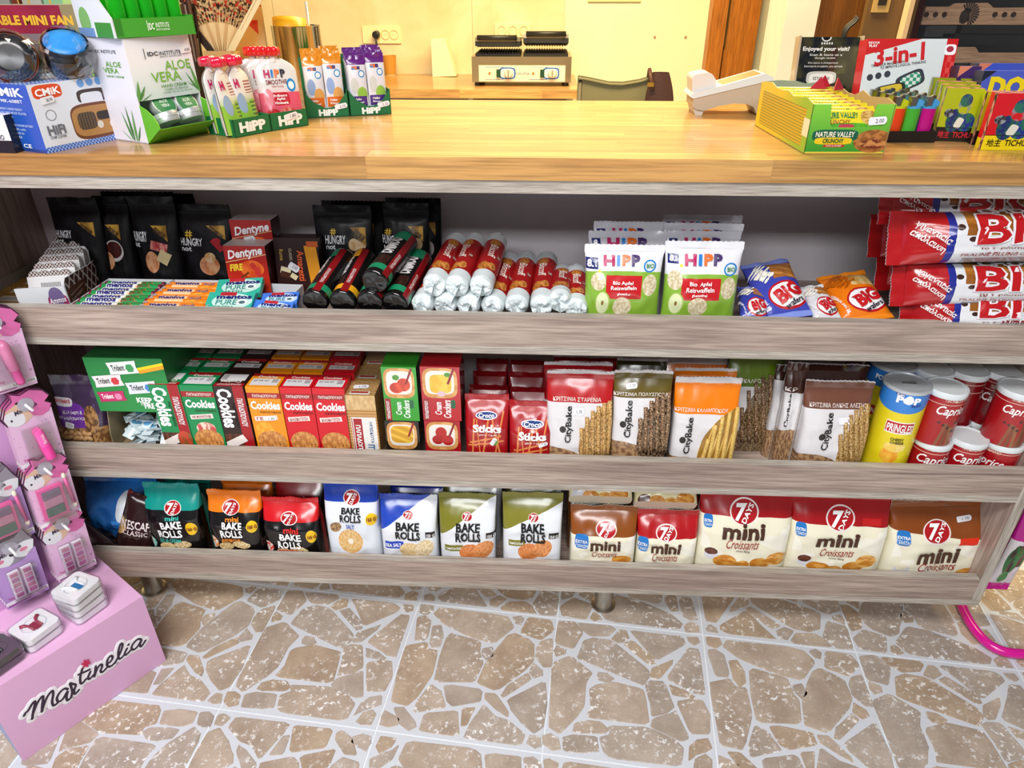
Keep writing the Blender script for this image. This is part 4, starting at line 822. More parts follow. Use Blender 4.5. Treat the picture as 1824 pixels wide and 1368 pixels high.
SES = ('n', '#c9a163', '#7d5a30', (34, 30), .52); DRK = ('n', '#8f7358', '#2a1c12', (30, 30), .5); RYE = ('n', '#8d7654', '#4b3822', (36, 36), .5)
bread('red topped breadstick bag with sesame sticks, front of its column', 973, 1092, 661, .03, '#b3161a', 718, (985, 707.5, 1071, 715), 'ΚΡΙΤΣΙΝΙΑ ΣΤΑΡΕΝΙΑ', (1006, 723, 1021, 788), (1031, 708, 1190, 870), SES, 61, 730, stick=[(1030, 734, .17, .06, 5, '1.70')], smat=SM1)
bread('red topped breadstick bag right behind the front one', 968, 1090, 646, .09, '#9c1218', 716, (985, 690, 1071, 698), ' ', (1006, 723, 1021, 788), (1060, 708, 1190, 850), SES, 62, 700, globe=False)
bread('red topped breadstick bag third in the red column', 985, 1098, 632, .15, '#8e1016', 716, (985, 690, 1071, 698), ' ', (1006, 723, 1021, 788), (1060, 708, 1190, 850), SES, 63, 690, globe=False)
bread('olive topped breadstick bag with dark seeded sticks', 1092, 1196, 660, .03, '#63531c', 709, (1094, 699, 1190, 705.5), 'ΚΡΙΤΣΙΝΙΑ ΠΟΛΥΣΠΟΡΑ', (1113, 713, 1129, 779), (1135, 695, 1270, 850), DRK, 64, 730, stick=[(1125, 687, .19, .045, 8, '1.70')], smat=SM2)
bread('shade-darkened olive breadstick bag behind the seeded one', 1098, 1188, 638, .1, '#2c2a12', 716, (1094, 699, 1190, 705), ' ', (1113, 713, 1129, 779), (1150, 700, 1270, 850), DRK, 65, 690, globe=False)  # olive deepened to put the shade behind the front bag into the colour
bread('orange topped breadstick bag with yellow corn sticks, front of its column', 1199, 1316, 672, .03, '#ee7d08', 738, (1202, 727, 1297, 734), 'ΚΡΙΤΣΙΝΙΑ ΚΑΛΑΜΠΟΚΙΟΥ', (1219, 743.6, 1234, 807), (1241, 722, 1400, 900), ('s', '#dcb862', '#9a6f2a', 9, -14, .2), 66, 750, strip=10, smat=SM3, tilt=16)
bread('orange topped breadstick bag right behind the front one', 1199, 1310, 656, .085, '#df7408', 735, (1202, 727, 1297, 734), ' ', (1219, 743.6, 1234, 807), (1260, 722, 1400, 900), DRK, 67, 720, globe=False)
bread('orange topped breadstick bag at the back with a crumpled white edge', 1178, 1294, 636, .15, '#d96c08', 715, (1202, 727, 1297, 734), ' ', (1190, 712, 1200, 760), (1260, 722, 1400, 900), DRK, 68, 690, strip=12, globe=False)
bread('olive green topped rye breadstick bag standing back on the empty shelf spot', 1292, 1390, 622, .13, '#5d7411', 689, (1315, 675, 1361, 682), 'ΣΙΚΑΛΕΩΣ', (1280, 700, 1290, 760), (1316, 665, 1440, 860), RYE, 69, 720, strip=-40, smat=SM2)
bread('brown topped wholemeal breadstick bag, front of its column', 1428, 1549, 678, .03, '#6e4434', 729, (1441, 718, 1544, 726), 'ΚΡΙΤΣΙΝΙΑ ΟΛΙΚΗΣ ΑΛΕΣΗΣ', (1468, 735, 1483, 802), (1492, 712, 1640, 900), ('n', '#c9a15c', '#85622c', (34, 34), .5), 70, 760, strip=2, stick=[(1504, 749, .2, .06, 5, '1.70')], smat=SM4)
bread('shade-darkened brown topped breadstick bag behind the wholemeal one', 1420, 1546, 648, .095, '#3c2019', 720, (1441, 718, 1544, 726), ' ', (1468, 735, 1483, 802), (1500, 700, 1640, 880), DRK, 71, 700, globe=False, strip=2)  # brown deepened to hold the shade of the second row
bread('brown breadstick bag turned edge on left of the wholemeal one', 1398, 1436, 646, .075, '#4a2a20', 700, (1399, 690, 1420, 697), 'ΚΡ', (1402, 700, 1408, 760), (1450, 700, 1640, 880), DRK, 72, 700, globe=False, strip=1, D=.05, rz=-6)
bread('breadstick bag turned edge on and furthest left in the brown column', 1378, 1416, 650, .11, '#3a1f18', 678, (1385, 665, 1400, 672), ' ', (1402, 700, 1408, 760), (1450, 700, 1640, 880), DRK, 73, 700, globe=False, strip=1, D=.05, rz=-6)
# crisp tubes
STEEL = M('#c3c8cd', .35, .3, name='pull_tab_metal')
def crisp(label, l, r, y, Yf, front, H):
    c = Can('crisp_tube', label, 'crisp tube', l, r, y, Yf, Z2, H=H); R = c.R; ly = [('e', 1560, 640, 1660, 752, '#2f7fd2'), ('v', 1600, 735, '#2f7fd2')]
    if front:
        c.body('crisp', '#e6d21c', [('v', 1590, 718, '#2f7fd2'), ('e', 1560, 690, 1660, 738, '#2f7fd2'), ('r', 1575, 752, 1627, 774, '#f3efe8'), ('r', 1576, 754, 1626, 772, '#b8141c'), ('e', 1565, 795, 1600, 826, ('n', '#e79a1c', '#f0b93a', 6)), ('e', 1572, 788, 1612, 806, ('n', '#edc95a', '#f3dc86', 6)), ('e', 1612, 706, 1628, 722, '#f5f5f5'), ('r', 1596, 700, 1614, 705, '#1b2f86')],
               [('SCAN', 1598, 701, 1612, 705, '#ffffff', dict(b=.02)), ('POP', 1596, 708, 1640, 721, '#ffffff', dict(b=.05)), ('PLAY', 1624, 721, 1640, 726, '#1b2f86', dict(b=.03, ang=8)), ('PRINGLES', 1578, 757, 1624, 772, '#ffffff', dict(b=.02, arc=.006)), ('CHEESY', 1585, 781, 1610, 786, '#2a2416', dict(b=.03)), ('CHEESE', 1584, 787, 1609, 791.5, '#2a2416', dict(b=.03))], z1=H-.006)
    else:
        c.body('crisp_r', '#d9c61c', [('v', 1570, 690, '#2a70bd'), ('r', 1545, 722, 1570, 740, '#a8131a')], [('PO', 1560, 666, 1575, 676, '#e6ecf2', dict(b=.05)), ('ING', 1549, 726, 1564, 736, '#f3e5e0', dict(b=.02)), ('CHEESY', 1545, 744, 1560, 749, '#2a2416'), ('CHEESE', 1544, 750, 1558, 755, '#2a2416')], z1=H-.006)
    G().lathe([(R, -.006), (R*1.03, -.005), (R*1.03, .0), (R*.97, .0012), (R*.94, -.002), (R*.3, -.002), (.0001, -.002)], 40, (0, 0, H), caps=False).obj('rim', STEEL, c.t, autos=True)
    o = G().prism([(-.012, -.004), (.014, -.006), (.018, 0), (.014, .006), (-.012, .004)], 0, .001, 'z').obj('pull_tab', M('#cfd3d8', .3, .8), c.t); o.location = (0, 0, H-.0015)
crisp('blue and yellow cheese crisp tube, front one', 1578, 1659, 678, .024, 1, .222)
crisp('blue and yellow crisp tube half hidden behind the front one', 1552, 1630, 652, .11, 0, .222)
# wafer roll tins
def tin(label, l, r, y, Yf, zs, key, tx, H, c='#a51019', gp='wafer roll tins'):
    t = Can('wafer_tin', label, 'wafer tin', l, r, y, Yf, zs, H=H, group=gp); R = t.R; ox, oy, full = tx
    ly = [('vb', (l+r)/2, oy+46, c)] if 0 else [('r', l-60, oy-4, r+60, oy-3, '#e4c7b8'), ('r', l-60, oy+10, r+60, oy+11, '#e4c7b8')]
    if full: ly += [l_ for q in range(7) for l_ in (('r', ox-4+q*7.5, oy+40+((q*5) % 4)*5, ox+2.5+q*7.5, oy+92, ('#8a5236', '#7a452c', '#94603f')[q % 3], (-9, -4, 3, -6, 5, 8, 11)[q]), ('e', ox-4+q*7.5, oy+38+((q*5) % 4)*5, ox+2.5+q*7.5, oy+43+((q*5) % 4)*5, '#4a2515'))]
    t.body(key, c, ly, [('ΠΑΠΑΔΟΠΟΥΛΟΥ', ox+12, oy-1, ox+48, oy+6, '#eed8c8', dict(b=.01)), ('Caprice', ox-6, oy+13, ox+52, oy+33, '#ffffff', dict(b=.015, sh=.3))] if ox else [], z1=H-.008)
    G().lathe([(R*1.03, -.012), (R*1.04, -.011), (R*1.04, -.001), (R*1.01, .0005), (R*.93, .0005), (R*.91, -.0012), (.0001, -.0012)], 40, (0, 0, H), caps=False).obj('lid', M('#dde3e6', .3), t.t, autos=True)
    return t
HT = .1; R1 = None
a = tin('wafer roll tin in the lower front row, first from the crisp tube', 1630, 1694, 782, .024, Z2, 'tinA', (1636, 799, 0), HT)
b2 = tin('wafer roll tin in the lower front row with its white lid in view', 1696, 1760, 772, .024, Z2, 'tinB', (1702, 798, 0), HT+.006)
c2 = tin('wafer roll tin in the lower front row at the right end', 1754, 1822, 782, .024, Z2, 'tinC', (1738, 800, 0), HT)
tin('wafer roll tin stacked on the first front tin, blue stamp on its side', 1655, 1724, 684, .026, Z2+HT+.001, 'tinD', (1673, 712, 1), .118)
tin('wafer roll tin stacked on the rightmost front tin, cut by the frame', 1785, 1858, 686, .026, Z2+HT+.001, 'tinE', (1790, 712, 1), .118)
for k, (l, r, y, n) in enumerate(((1632, 1698, 656, 'left'), (1692, 1760, 657, 'middle'), (1754, 1824, 658, 'right'))):
    tin('shade-darkened wafer roll tin of the upper back row, '+n+' one', l, r, y, .1, Z2+HT+.001, 'tinF%d' % k, ((0, 0, 0), (0, 690, 0), (1752, 690, 1))[k] if k else (0, 690, 0), .118, '#7f0d15')  # back row tins have the shelf shade in their red
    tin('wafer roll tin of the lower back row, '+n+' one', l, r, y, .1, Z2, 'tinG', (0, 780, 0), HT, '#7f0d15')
tin('shade-darkened red wafer roll tin at the back behind the brown breadstick bags', 1508, 1560, 648, .19, Z2, 'tinH', (0, 690, 0), .215, '#5d0b11')  # deepest red takes in the shade at the shelf back
# ---------------------------------------------------------------- top shelf
# black snack pouches at the back
def pouch(label, l, r, t, Y, seed, gold=None, txt=None, pics=(), hashm=None, lean=4):
    b = Pk('snack_pouch', label, 'snack pouch', l, r, t, Y, Z1, D=.06, row=t+55, seed=seed, style='pouch', lean=lean); b.amp = .003
    ly = [('v', (l+r)/2, t+6, '#121014'), ('r', l-5, t+14, r+5, t+15, '#242228')]+list(pics); tx = []
    if gold: ly.append(('tri', gold[0], gold[1], gold[2], gold[3], ('n', '#c79a3d', '#8d6420', 5)))
    if gold and gold[2]-gold[0] > 20: tx.append(('PREMIUM', gold[0]+4, gold[1]+8, gold[2]-2, gold[3]-12, '#4f360f', dict(ang=-38, b=.02)))
    if txt: x0, y0, x1, y1 = txt; tx += [('HUNGRY', x0, y0, x1, y1, '#e6e6ea', dict(b=.02)), ('not', x0+2, y1+1, x0+(x1-x0)*.5, y1+9, '#e6e6ea', dict(b=.02))]
    if hashm: tx.append(('#',)+tuple(hashm)+('#d9b23c', dict(b=.03)) if 0 else ('＃',)+tuple(hashm)+('#d9b23c', dict(b=.03)))
    b.bag('pouch%d' % seed, ('n', '#0a090b', '#121115', 6), ly, tx, back='#0a090b', rough=.38, coat=.06); return b
NUT = ('n', '#d9a27a', '#c0764c', 7); NUT2 = ('n', '#e0c39a', '#c79a62', 7)
pouch('black pouch at the dark left end behind the wafer bars', 84, 172, 352, .2, 81, (138, 396, 168, 422), (102, 410, 128, 424))
pouch('black pouch with a sauce bowl picture, second from the left', 163, 224, 350, .215, 82, (188, 400, 213, 428), None, [('e', 188, 428, 220, 466, '#cfc8c8'), ('e', 190, 430, 217, 460, ('n', '#3a1416', '#551d1c', 6)), ('e', 186, 448, 204, 480, NUT)])
pouch('black pouch with a bacon and nut picture, third from the left', 226, 308, 350, .2, 83, (269, 402, 297, 431), (239, 412, 262, 430), [('r', 268, 432, 298, 448, ('n', '#a8393c', '#d88a80', 9), -14), ('e', 260, 448, 284, 486, NUT), ('r', 282, 448, 303, 470, '#d7c493', -30)])
pouch('black pouch with red chillies beside the stacked red cartons', 308, 408, 364, .21, 84, (367, 402, 401, 428), (323, 424, 361, 438), [('e', 380, 424, 393, 436, '#a51f2b'), ('r', 374, 432, 400, 442, '#a51f2b', -50), ('e', 356, 456, 392, 490, NUT), ('e', 364, 450, 384, 468, NUT2)], (330, 410, 343, 424))
pouch('black pouch behind the third from the left', 180, 308, 342, .26, 85)
pouch('black pouch standing behind the chilli one', 245, 345, 345, .27, 86)
pouch('black pouch with cashews behind the chocolate biscuit rolls, left of two', 556, 660, 366, .2, 87, (624, 405, 652, 439), (580, 419, 616, 435), [('e', 621, 425, 640, 447, NUT2), ('e', 634, 424, 653, 446, NUT2), ('r', 630, 450, 650, 458, '#6b3b2a', 25)], (588, 407, 599, 419))
pouch('black pouch with cashews behind the chocolate biscuit rolls, right of two', 681, 762, 362, .2, 88, (726, 403, 754, 431), (681, 419, 712, 435), [('e', 722, 425, 740, 447, NUT2), ('e', 734, 424, 753, 446, NUT2)], (686, 407, 698, 419))
pouch('black pouch behind the left cashew one', 572, 686, 358, .26, 89, (655, 398, 666, 420))
pouch('black pouch behind the right cashew one with a gold corner', 686, 784, 353, .26, 90, (760, 396, 776, 420), None, [('e', 758, 430, 774, 456, ('n', '#d8d0cc', '#8c3038', 8))])
# sesame bars in a low tray
TRAY = M('#8f887d', .7, name='grey_card'); WCARD = M('#c9ccd2', .6, name='white_card')
def tray(label, x0, x1, y0, y1, z, h, mat, th=.002, rz=0, name='card_tray', front=None, cat='tray'):
    cx, cy = (x0+x1)/2, (y0+y1)/2; t = thing(name, label, cat, TM((cx, cy, z), rz)); a, b = (x1-x0)/2, (y1-y0)/2; f = h if front is None else front
    G().box(-a, a, -b, b, 0, th).obj('base', mat, t)
    for q in ((-a, -a+th, -b, b, h), (a-th, a, -b, b, h), (-a+th, a-th, b-th, b, h), (-a+th, a-th, -b, -b+th, f)): G().box(q[0], q[1], q[2], q[3], th, q[4]).obj('tray_wall', mat, t)
    return t
tray('low grey card tray holding sesame bars in the left corner of the top shelf', -1.145, -1.0, .045, .35, Z1, .045, TRAY, front=.012)
for k in range(6):
    t = thing('sesame_bar', 'gold wrapped sesame bar with a white label, %s from the front in its tray' % ('first', 'second', 'third', 'fourth', 'fifth', 'sixth')[k], 'sesame bar', TM((-1.072, .072+k*.046, Z1+.0022), random.uniform(-2, 2)), 'sesame bars in the grey tray')
    G().box(-.066, .066, -.021, .021, 0, .024).obj('bar_body', PM('sesame', ('n', '#a97f38', '#7d5a22', (30, 16), .5)), t, bevel=.005)
    G().box(-.04, .035, -.013, .013, .0242, .0247).obj('label_patch', PM('sesl', '#c9c4b8', [('r', .05, .2, .95, .8, ('s', '#8d8b88', '#cfcac0', 14, 90, .7))]), t)
# white counter tray with lattice printed wafers
LAT = PM('lattice', ('ck', '#4a2119', '#4a2119', 1, 1), [('r', 0, 0, 1, 1, ('s', '#cfcbc9', '#47201a', 11, 50, .34)), ('sp', 0, 0, 1, 1, '#47201a', 1, .99)])
def lattice(key, fu, fv):
    if key in MAT: return MAT[key]
    m, nt, b = newmat(key); N, L = nt.nodes, nt.links; u = N.new('ShaderNodeUVMap'); outs = []
    for a in (1, -1):
        d = N.new('ShaderNodeVectorMath'); d.operation = 'DOT_PRODUCT'; d.inputs[1].default_value = (fu, a*fv, 0); L.new(u.outputs[0], d.inputs[0])
        f = N.new('ShaderNodeMath'); f.operation = 'FRACT'; L.new(d.outputs['Value'], f.inputs[0]); g = N.new('ShaderNodeMath'); g.operation = 'LESS_THAN'; g.inputs[1].default_value = .2; L.new(f.outputs[0], g.inputs[0]); outs.append(g.outputs[0])
    mx = N.new('ShaderNodeMath'); mx.operation = 'MAXIMUM'; L.new(outs[0], mx.inputs[0]); L.new(outs[1], mx.inputs[1])
    c = N.new('ShaderNodeMix'); c.data_type = 'RGBA'; c.inputs[6].default_value = hx('#45201a'); c.inputs[7].default_value = hx('#d5d2d0'); L.new(mx.outputs[0], c.inputs[0]); L.new(c.outputs[2], b.inputs['Base Color']); b.inputs['Roughness'].default_value = .45
    MAT[key] = m; return m
LAT = lattice('lattice_print', 9, 3.2)
a1 = at(112, 500, .05); bk = at(183, 455, .27); a1.z = bk.z = Z1
yd = (bk-a1).normalized(); xd = Vector((yd.y, -yd.x, 0)); wd = .088; dl = .25
mw = Matrix(((xd.x, yd.x, 0, a1.x), (xd.y, yd.y, 0, a1.y+.012), (0, 0, 1, Z1), (0, 0, 0, 1)))
mw[1][3] = .05
t = thing('wafer_tray', 'white counter tray with a brown lattice printed side, tall at the back', 'tray', mw)
G().box(-wd, 0, 0, dl, 0, .002).obj('base', WCARD, t)
side = [(0, 0), (dl, 0), (dl, .07), (dl*.55, .078), (dl*.3, .088), (.01, .096), (0, .09)]
o = G().prism(side, -.002, 0, 'x', 0, 1).obj('printed_side', [WCARD, LAT], t)
G().prism([(0, 0), (dl, 0), (dl, .085), (dl*.3, .07), (0, .06)], -wd, -wd+.002, 'x').obj('plain_side', WCARD, t)
G().box(-wd, 0, dl-.002, dl, .002, .085).obj('back_wall', WCARD, t); G().box(-wd, 0, 0, .002, .002, .085).obj('front_wall', PM('wfr', '#cfd2d6', [('rr', .58, .25, .98, .8, '#8d2a55'), ('e', .62, .5, .92, .98, '#6a5b86')]), t)
G().prism([(.001, .034), (dl*.36, .034), (dl*.36, .066), (.02, .074), (.001, .072)], .0004, .0009, 'x').obj('brown_panel', M('#5a2f1e', .5), t)
decal(t, Face((.0009, .004, .038), (0, dl*.32, 0), (0, 0, .03)), [('Παραδοσιακή γκοφρέτα', .05, .68, .95, .85, '#d9c6b8'), ('Γεμιστή Γκοφρέτα', .05, .3, .8, .55, '#efe3da', dict(b=.01)), ('με κρέμα', .05, .05, .5, .2, '#d9c6b8')])
decal(t, Face((-wd, -.0005, .036), (wd, 0, 0), (0, 0, .045)), [('Ammos', .6, .35, .95, .6, '#f0e6ea', dict(sh=.3, ang=8))])
for k in range(7):
    w = thing('wafer_bar', 'white wafer bar with a brown scalloped crown, %s from the front of its tray' % ('first', 'second', 'third', 'fourth', 'fifth', 'sixth', 'last')[k], 'wafer bar', mw @ TM((-wd/2, .022+k*.03, .006), 0, -20), 'lattice printed wafer bars')
    hh = .088+k*.0045
    G().box(-wd/2+.005, wd/2-.006, 0, .016, 0, hh).obj('bar_body', PM('wbar', '#d3d2d4', [('rr', .2, .35, .6, .62, '#c22a22'), ('r', .3, .66, .75, .86, ('s', '#333', '#d3d2d4', 30, 0))]), w, bevel=.003)
    g = G(); n = 4; W2 = wd-.013
    for q in range(n): g.prism([(W2*(q/n)-W2/2+W2/n*(.5-.5*cos(pi*s/8)), hh+.012*sin(pi*s/8)) for s in range(9)], .002, .012, 'y')
    g.obj('scalloped_crown', lattice('lattice_crown', 3, 1.5), w)
# trays of mint rolls
def mint_rolls(nm, xl, xr, base, wave, n, tcol, glyph, gp):
    """rolls lie along x, one behind the other"""
    (l0, y0), (l1, y1) = xl, xr; r = .0089
    A = at(l0[0], y0, .04); B = at(l0[1], y0, .04); C = at(l1[0], y1, .15); D_ = at(l1[1], y1, .15)
    for k in range(n):
        f = k/(n-1); a = A.lerp(C, f); b = B.lerp(D_, f); a.y = b.y = .042+f*.108; z = Z1+.0465+.002*(k % 2)
        # short end first so that u runs over the visible upper side
        rollmat = ('mint_%s' % nm)
        od = ('first', 'second', 'third', 'fourth', 'fifth', 'sixth', 'seventh', 'eighth')[k]
        t, S = roll_pack('mint_roll', '%s wrapped mint roll, %s from the shelf edge in its tray' % (nm, od), (a.x, a.y, z), (b.x, b.y, z), r, rollmat, base, wave, [('mentos', .52, .1, .84, .56, '#221f6e', dict(b=.04, rot=90)), ('FRUIT' if nm == 'green' else 'ORANGE', .62, .64, .78, .86, tcol, dict(rot=90, b=.02))] if (k % 2 == 0 or nm == 'green') else [('mentos', .8, .1, 1.05, .5, '#221f6e', dict(b=.04, rot=90))], M(glyph, .35), gp, cat='mint roll', seed=k)
mint_rolls('green', ((136, 252), 541), ((192, 288), 500), '#1f8f4a', [('r', .1, .08, .9, .64, '#dfe6e6'), ('sp', 0, .0, 1, 1, '#e2b52c', (6, 9), .62), ('sp', 0, .55, 1, 1, '#b2263c', (7, 8), .63), ('sp', 0, .0, 1, .4, '#2a3f9a', (7, 8), .66)], 7, '#6a3a14', '#7a2440', 'fruit mint rolls in the left tray')
mint_rolls('orange', ((258, 362), 544), ((306, 396), 502), '#ea7d17', [('sp', 0, .0, 1, 1, '#f2a23a', (5, 6), .6), ('r', .25, .1, .75, .6, '#f0c79a'), ('sp', 0, .65, 1, 1, '#3f8a3a', (7, 9), .62)], 7, '#274a9a', '#c96a14', 'orange mint rolls in the second tray')
tg_ = at(130, 541, .04).x; tm_ = at(255, 543, .04).x; te_ = at(372, 545, .04).x
for n_, a_, b_ in (('green', tg_, tm_-.001), ('orange', tm_+.001, te_)):
    q = tray('white card tray under the %s mint rolls' % n_, a_, b_, .028, .166, Z1, .055, WCARD, front=.04); w_ = (b_-a_)/2-.003; G().box(-w_, w_, -.066, .066, .002, .0372).obj('card_insert', WCARD, q)
def gumbox(label, c4, key, base, oval, word, sub):
    b = Pk4('gum_pack', label, 'gum pack', *c4, D=.012, seed=0); b.style = 'flat'
    g = G().box(-b.W/2, b.W/2, -b.D/2, b.D/2, 0, b.H, 1, {'F': 0}); g.obj('carton_body', [PM(key, base, [('e', .12, .05, .98, .93, oval), ('r', .25, .8, .6, 1., '#b32430'), ('e', .66, .3, .88, .62, '#e8eef0'), ('e', .7, .34, .84, .52, '#4b6a70')]), M(base, .4)], b.t, bevel=.002)
    decal(b.t, Face((-b.W/2, -b.D/2, 0), (b.W, 0, 0), (0, 0, b.H)), [('mentos', .2, .6, .95, .82, '#1f2470', dict(b=.04)), ('PURE', .22, .28, .66, .56, '#1d7f78', dict(b=.002)), (sub, .22, .08, .6, .22, '#1d7f78')])
gumbox('mint green gum pack leaning behind the front one', ((382, 522, .085), (462, 525, .085), (392, 495, .13), (467, 497, .13)), 'gm1', '#2fae96', '#bfe0d8', 0, 'FRESH')
gumbox('mint green gum pack at the shelf edge beside the white tray', ((362, 551, .03), (444, 553, .03), (374, 519, .075), (456, 522, .075)), 'gm1', '#2fae96', '#bfe0d8', 0, 'FRESH')
x0 = atz(441, 552, Z1).x; x1 = atz(524, 552, Z1).x
tray('open white card tray with two blue gum packs', x0, x1+.02, .028, .16, Z1, .052, WCARD, rz=-3, front=.012)
gumbox('blue gum pack in the white tray, rear one', ((462, 542, .06), (528, 543, .06), (470, 520, .095), (532, 522, .095)), 'gm2', '#3f78d8', '#bcd4f2', 0, 'AROMA')
gumbox('blue gum pack in the white tray, front one', ((444, 560, .034), (516, 562, .034), (455, 535, .065), (524, 537, .065)), 'gm2', '#3f78d8', '#bcd4f2', 0, 'AROMA')
# red cinnamon gum cartons
def dent(label, l, r, t, Y, tx, zs=Z1, H=None, stick=None, D=.05):
    b = Bx('gum_carton', label, 'gum carton', l, r, t, Y, zs, D=D, row=t+20, H=H, lean=3)
    x, y = tx
    b.box('dent%d' % l, ('g', '#c8341f', '#a81512', 1, .3, .8), [('d', l-2, y+29, r+2, y+14, '#9f1411'), ('d', l-2, y+27, r+2, y+12, '#d8a070'), ('d', l-2, y+25, r+2, y+10, '#a81412'), ('e', l+28, y+22, r-4, y+52, ('n', '#e8702a', '#d24a1e', 3)), ('rr', l+46, y+26, l+56, y+38, '#c0302a', 30), ('rr', l+54, y+34, l+64, y+50, '#c8352e', 10), ('r', l+28, y+46, l+46, y+50, '#7d3a1c', 35)],
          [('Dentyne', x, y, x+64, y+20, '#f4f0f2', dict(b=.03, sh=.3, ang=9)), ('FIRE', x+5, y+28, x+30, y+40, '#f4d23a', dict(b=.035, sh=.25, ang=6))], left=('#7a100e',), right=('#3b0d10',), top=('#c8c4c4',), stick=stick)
    return b
dent('red cinnamon gum carton standing at the back with a price sticker', 411, 484, 392, .2, (416, 400), stick=[(446, 427, .28, .09, 12, '1.25')])
dent('red cinnamon gum carton in front of and below the other', 400, 474, 438, .15, (404, 442))
# brown chocolate wafer box
b = Bx('wafer_box', 'dark brown chocolate wafer box with orange upright lettering', 'wafer box', 490, 568, 424, .175, Z1, D=.05, row=460, lean=8)
b.box('amaretti', '#2c1210', [('r', 549, 437, 570, 520, '#e89a1c', 6), ('r', 545, 430, 568, 440, '#c9581c'), ('r', 500, 476, 518, 488, '#e6d7b0', -15), ('r', 500, 484, 518, 494, '#4b2418', -15), ('r', 518, 488, 530, 497, '#e6d7b0', -35)], [('Amaretti', 531, 446, 543, 500, '#e8622c', dict(b=.02, rot=-90)), ('CLASSIC', 515, 442, 520, 464, '#c9b6a0', dict(rot=-90)), ('Roma', 498, 444, 505, 464, '#c9a24a', dict(rot=-90))], left=('#1d0c0b',), stick=[(524, 476, .25, .11, -35, '2.50')])
# chocolate sandwich biscuit rolls
BLKE = M('#0a090a', .18, coat=.4, name='black_film')
def dom(label, f, bk, seed, spin, col, zc=.025, key=None, txt=1):
    z = Z1+zc; p0 = at(f[0], f[1], .03); p0.z = max(p0.z, z); p1 = at(bk[0], bk[1], .185)
    return roll_pack('biscuit_roll', label, p0, p1, .0245, 'domino_'+key, '#0f0c0d', [('r', .56, 0, .74, 1, '#8a1118'), ('r', -.2, .05, .56, .16, col), ('r', .74, .05, 1.2, .16, col), ('r', .2, .16, .5, .36, ('n', '#3a2018', '#24120e', 8)), ('r', .0, .82, .56, 1., col)],
                     [('DOMINO', .16, .4, .46, .8, '#d8d6d6', dict(b=.05, rot=-90 if txt > 0 else 90)), ('ΠΑΠΑΔΟΠΟΥΛΟΥ', .61, .18, .69, .5, '#f0dcd8', dict(b=.02, rot=90))], BLKE, 'chocolate biscuit rolls', 0, spin, seed=seed)
dom('black and green biscuit roll at the left end of its pile', (562, 536), (612, 462), 1, -.25, '#1a8a60', key='g')
dom('black and yellow biscuit roll second from the left in its pile', (611, 537), (651, 462), 2, -.25, '#eaa51c', key='y')
dom('black biscuit roll in the bottom middle under the top roll', (659, 537), (695, 462), 3, .5, '#1a8a60', key='g')
dom('black biscuit roll with a red stripe at the right of its pile', (704, 539), (748, 463), 4, .55, '#1a8a60', key='g')
dom('black and green biscuit roll lying on top of the pile', (668, 500), (722, 432), 5, .55, '#1aa070', zc=.069, key='g', txt=1)
# caramel biscuit rolls with white paper ends
WP = M('#d9e2e4', .5, name='white_paper')
def bisc(label, f, bk, seed, spin, zc=.0225, L_=.165):
    z = Z1+zc; p0 = atz(f[0], f[1], z); p0 = at(f[0], f[1], .05); p0.z = max(p0.z, z); p1 = at(bk[0], bk[1], .05+L_*.92)
    roll_pack('biscuit_roll', label, p0, p1, .0222, 'biscoff', '#9b1519', [('r', -1, -.1, 2, .15, '#d3dcde'), ('r', -1, .86, 2, 1.1, '#c6ced2'), ('e', .18, .14, .5, .32, ('n', '#c57f34', '#9c5a1e', (14, 14))), ('e', .44, .18, .7, .32, ('n', '#d08f46', '#a8662a', (14, 14))), ('e', .3, .72, .62, .85, ('n', '#c57f34', '#9c5a1e', (14, 14))), ('rr', .62, .46, .76, .54, '#7d0f14')],
              [('Biscoff', .36, .42, .58, .72, '#eee2d8', dict(b=.01, sh=.15, rot=-90)), ('Lotus', .64, .47, .74, .53, '#e8d8cc')], WP, 'caramel biscuit rolls', 1, spin, capn='paper_end', seed=seed)
for k, (f, bk, sp, n) in enumerate((((754, 541), (800, 466), .4, 'first'), ((794, 540), (832, 466), .2, 'second'), ((835, 542), (868, 466), .1, 'third'), ((878, 544), (906, 466), .4, 'fourth'), ((920.5, 542), (938, 466), .1, 'fifth'), ((965, 542), (974, 466), -.1, 'sixth'))):
    bisc('red caramel biscuit roll with white paper ends, %s from the left in the bottom row' % n, f, bk, 20+k, sp)
bisc('red caramel biscuit roll set further back beside the sixth one', (997, 534), (1002, 490), 27, .2, L_=.13)
bisc('red caramel biscuit roll at the right end next to the rice cake bag', (1026, 548), (1027, 490), 28, .1, L_=.12)
for k, (f, bk, sp, n) in enumerate((((774, 506), (812, 434), .4, 'left'), ((814, 508), (846, 434), -.1, 'middle'), ((858, 508), (884, 434), .4, 'right'))):
    bisc('red caramel biscuit roll lying on the bottom row, %s one of three' % n, f, bk, 30+k, sp, .0605)
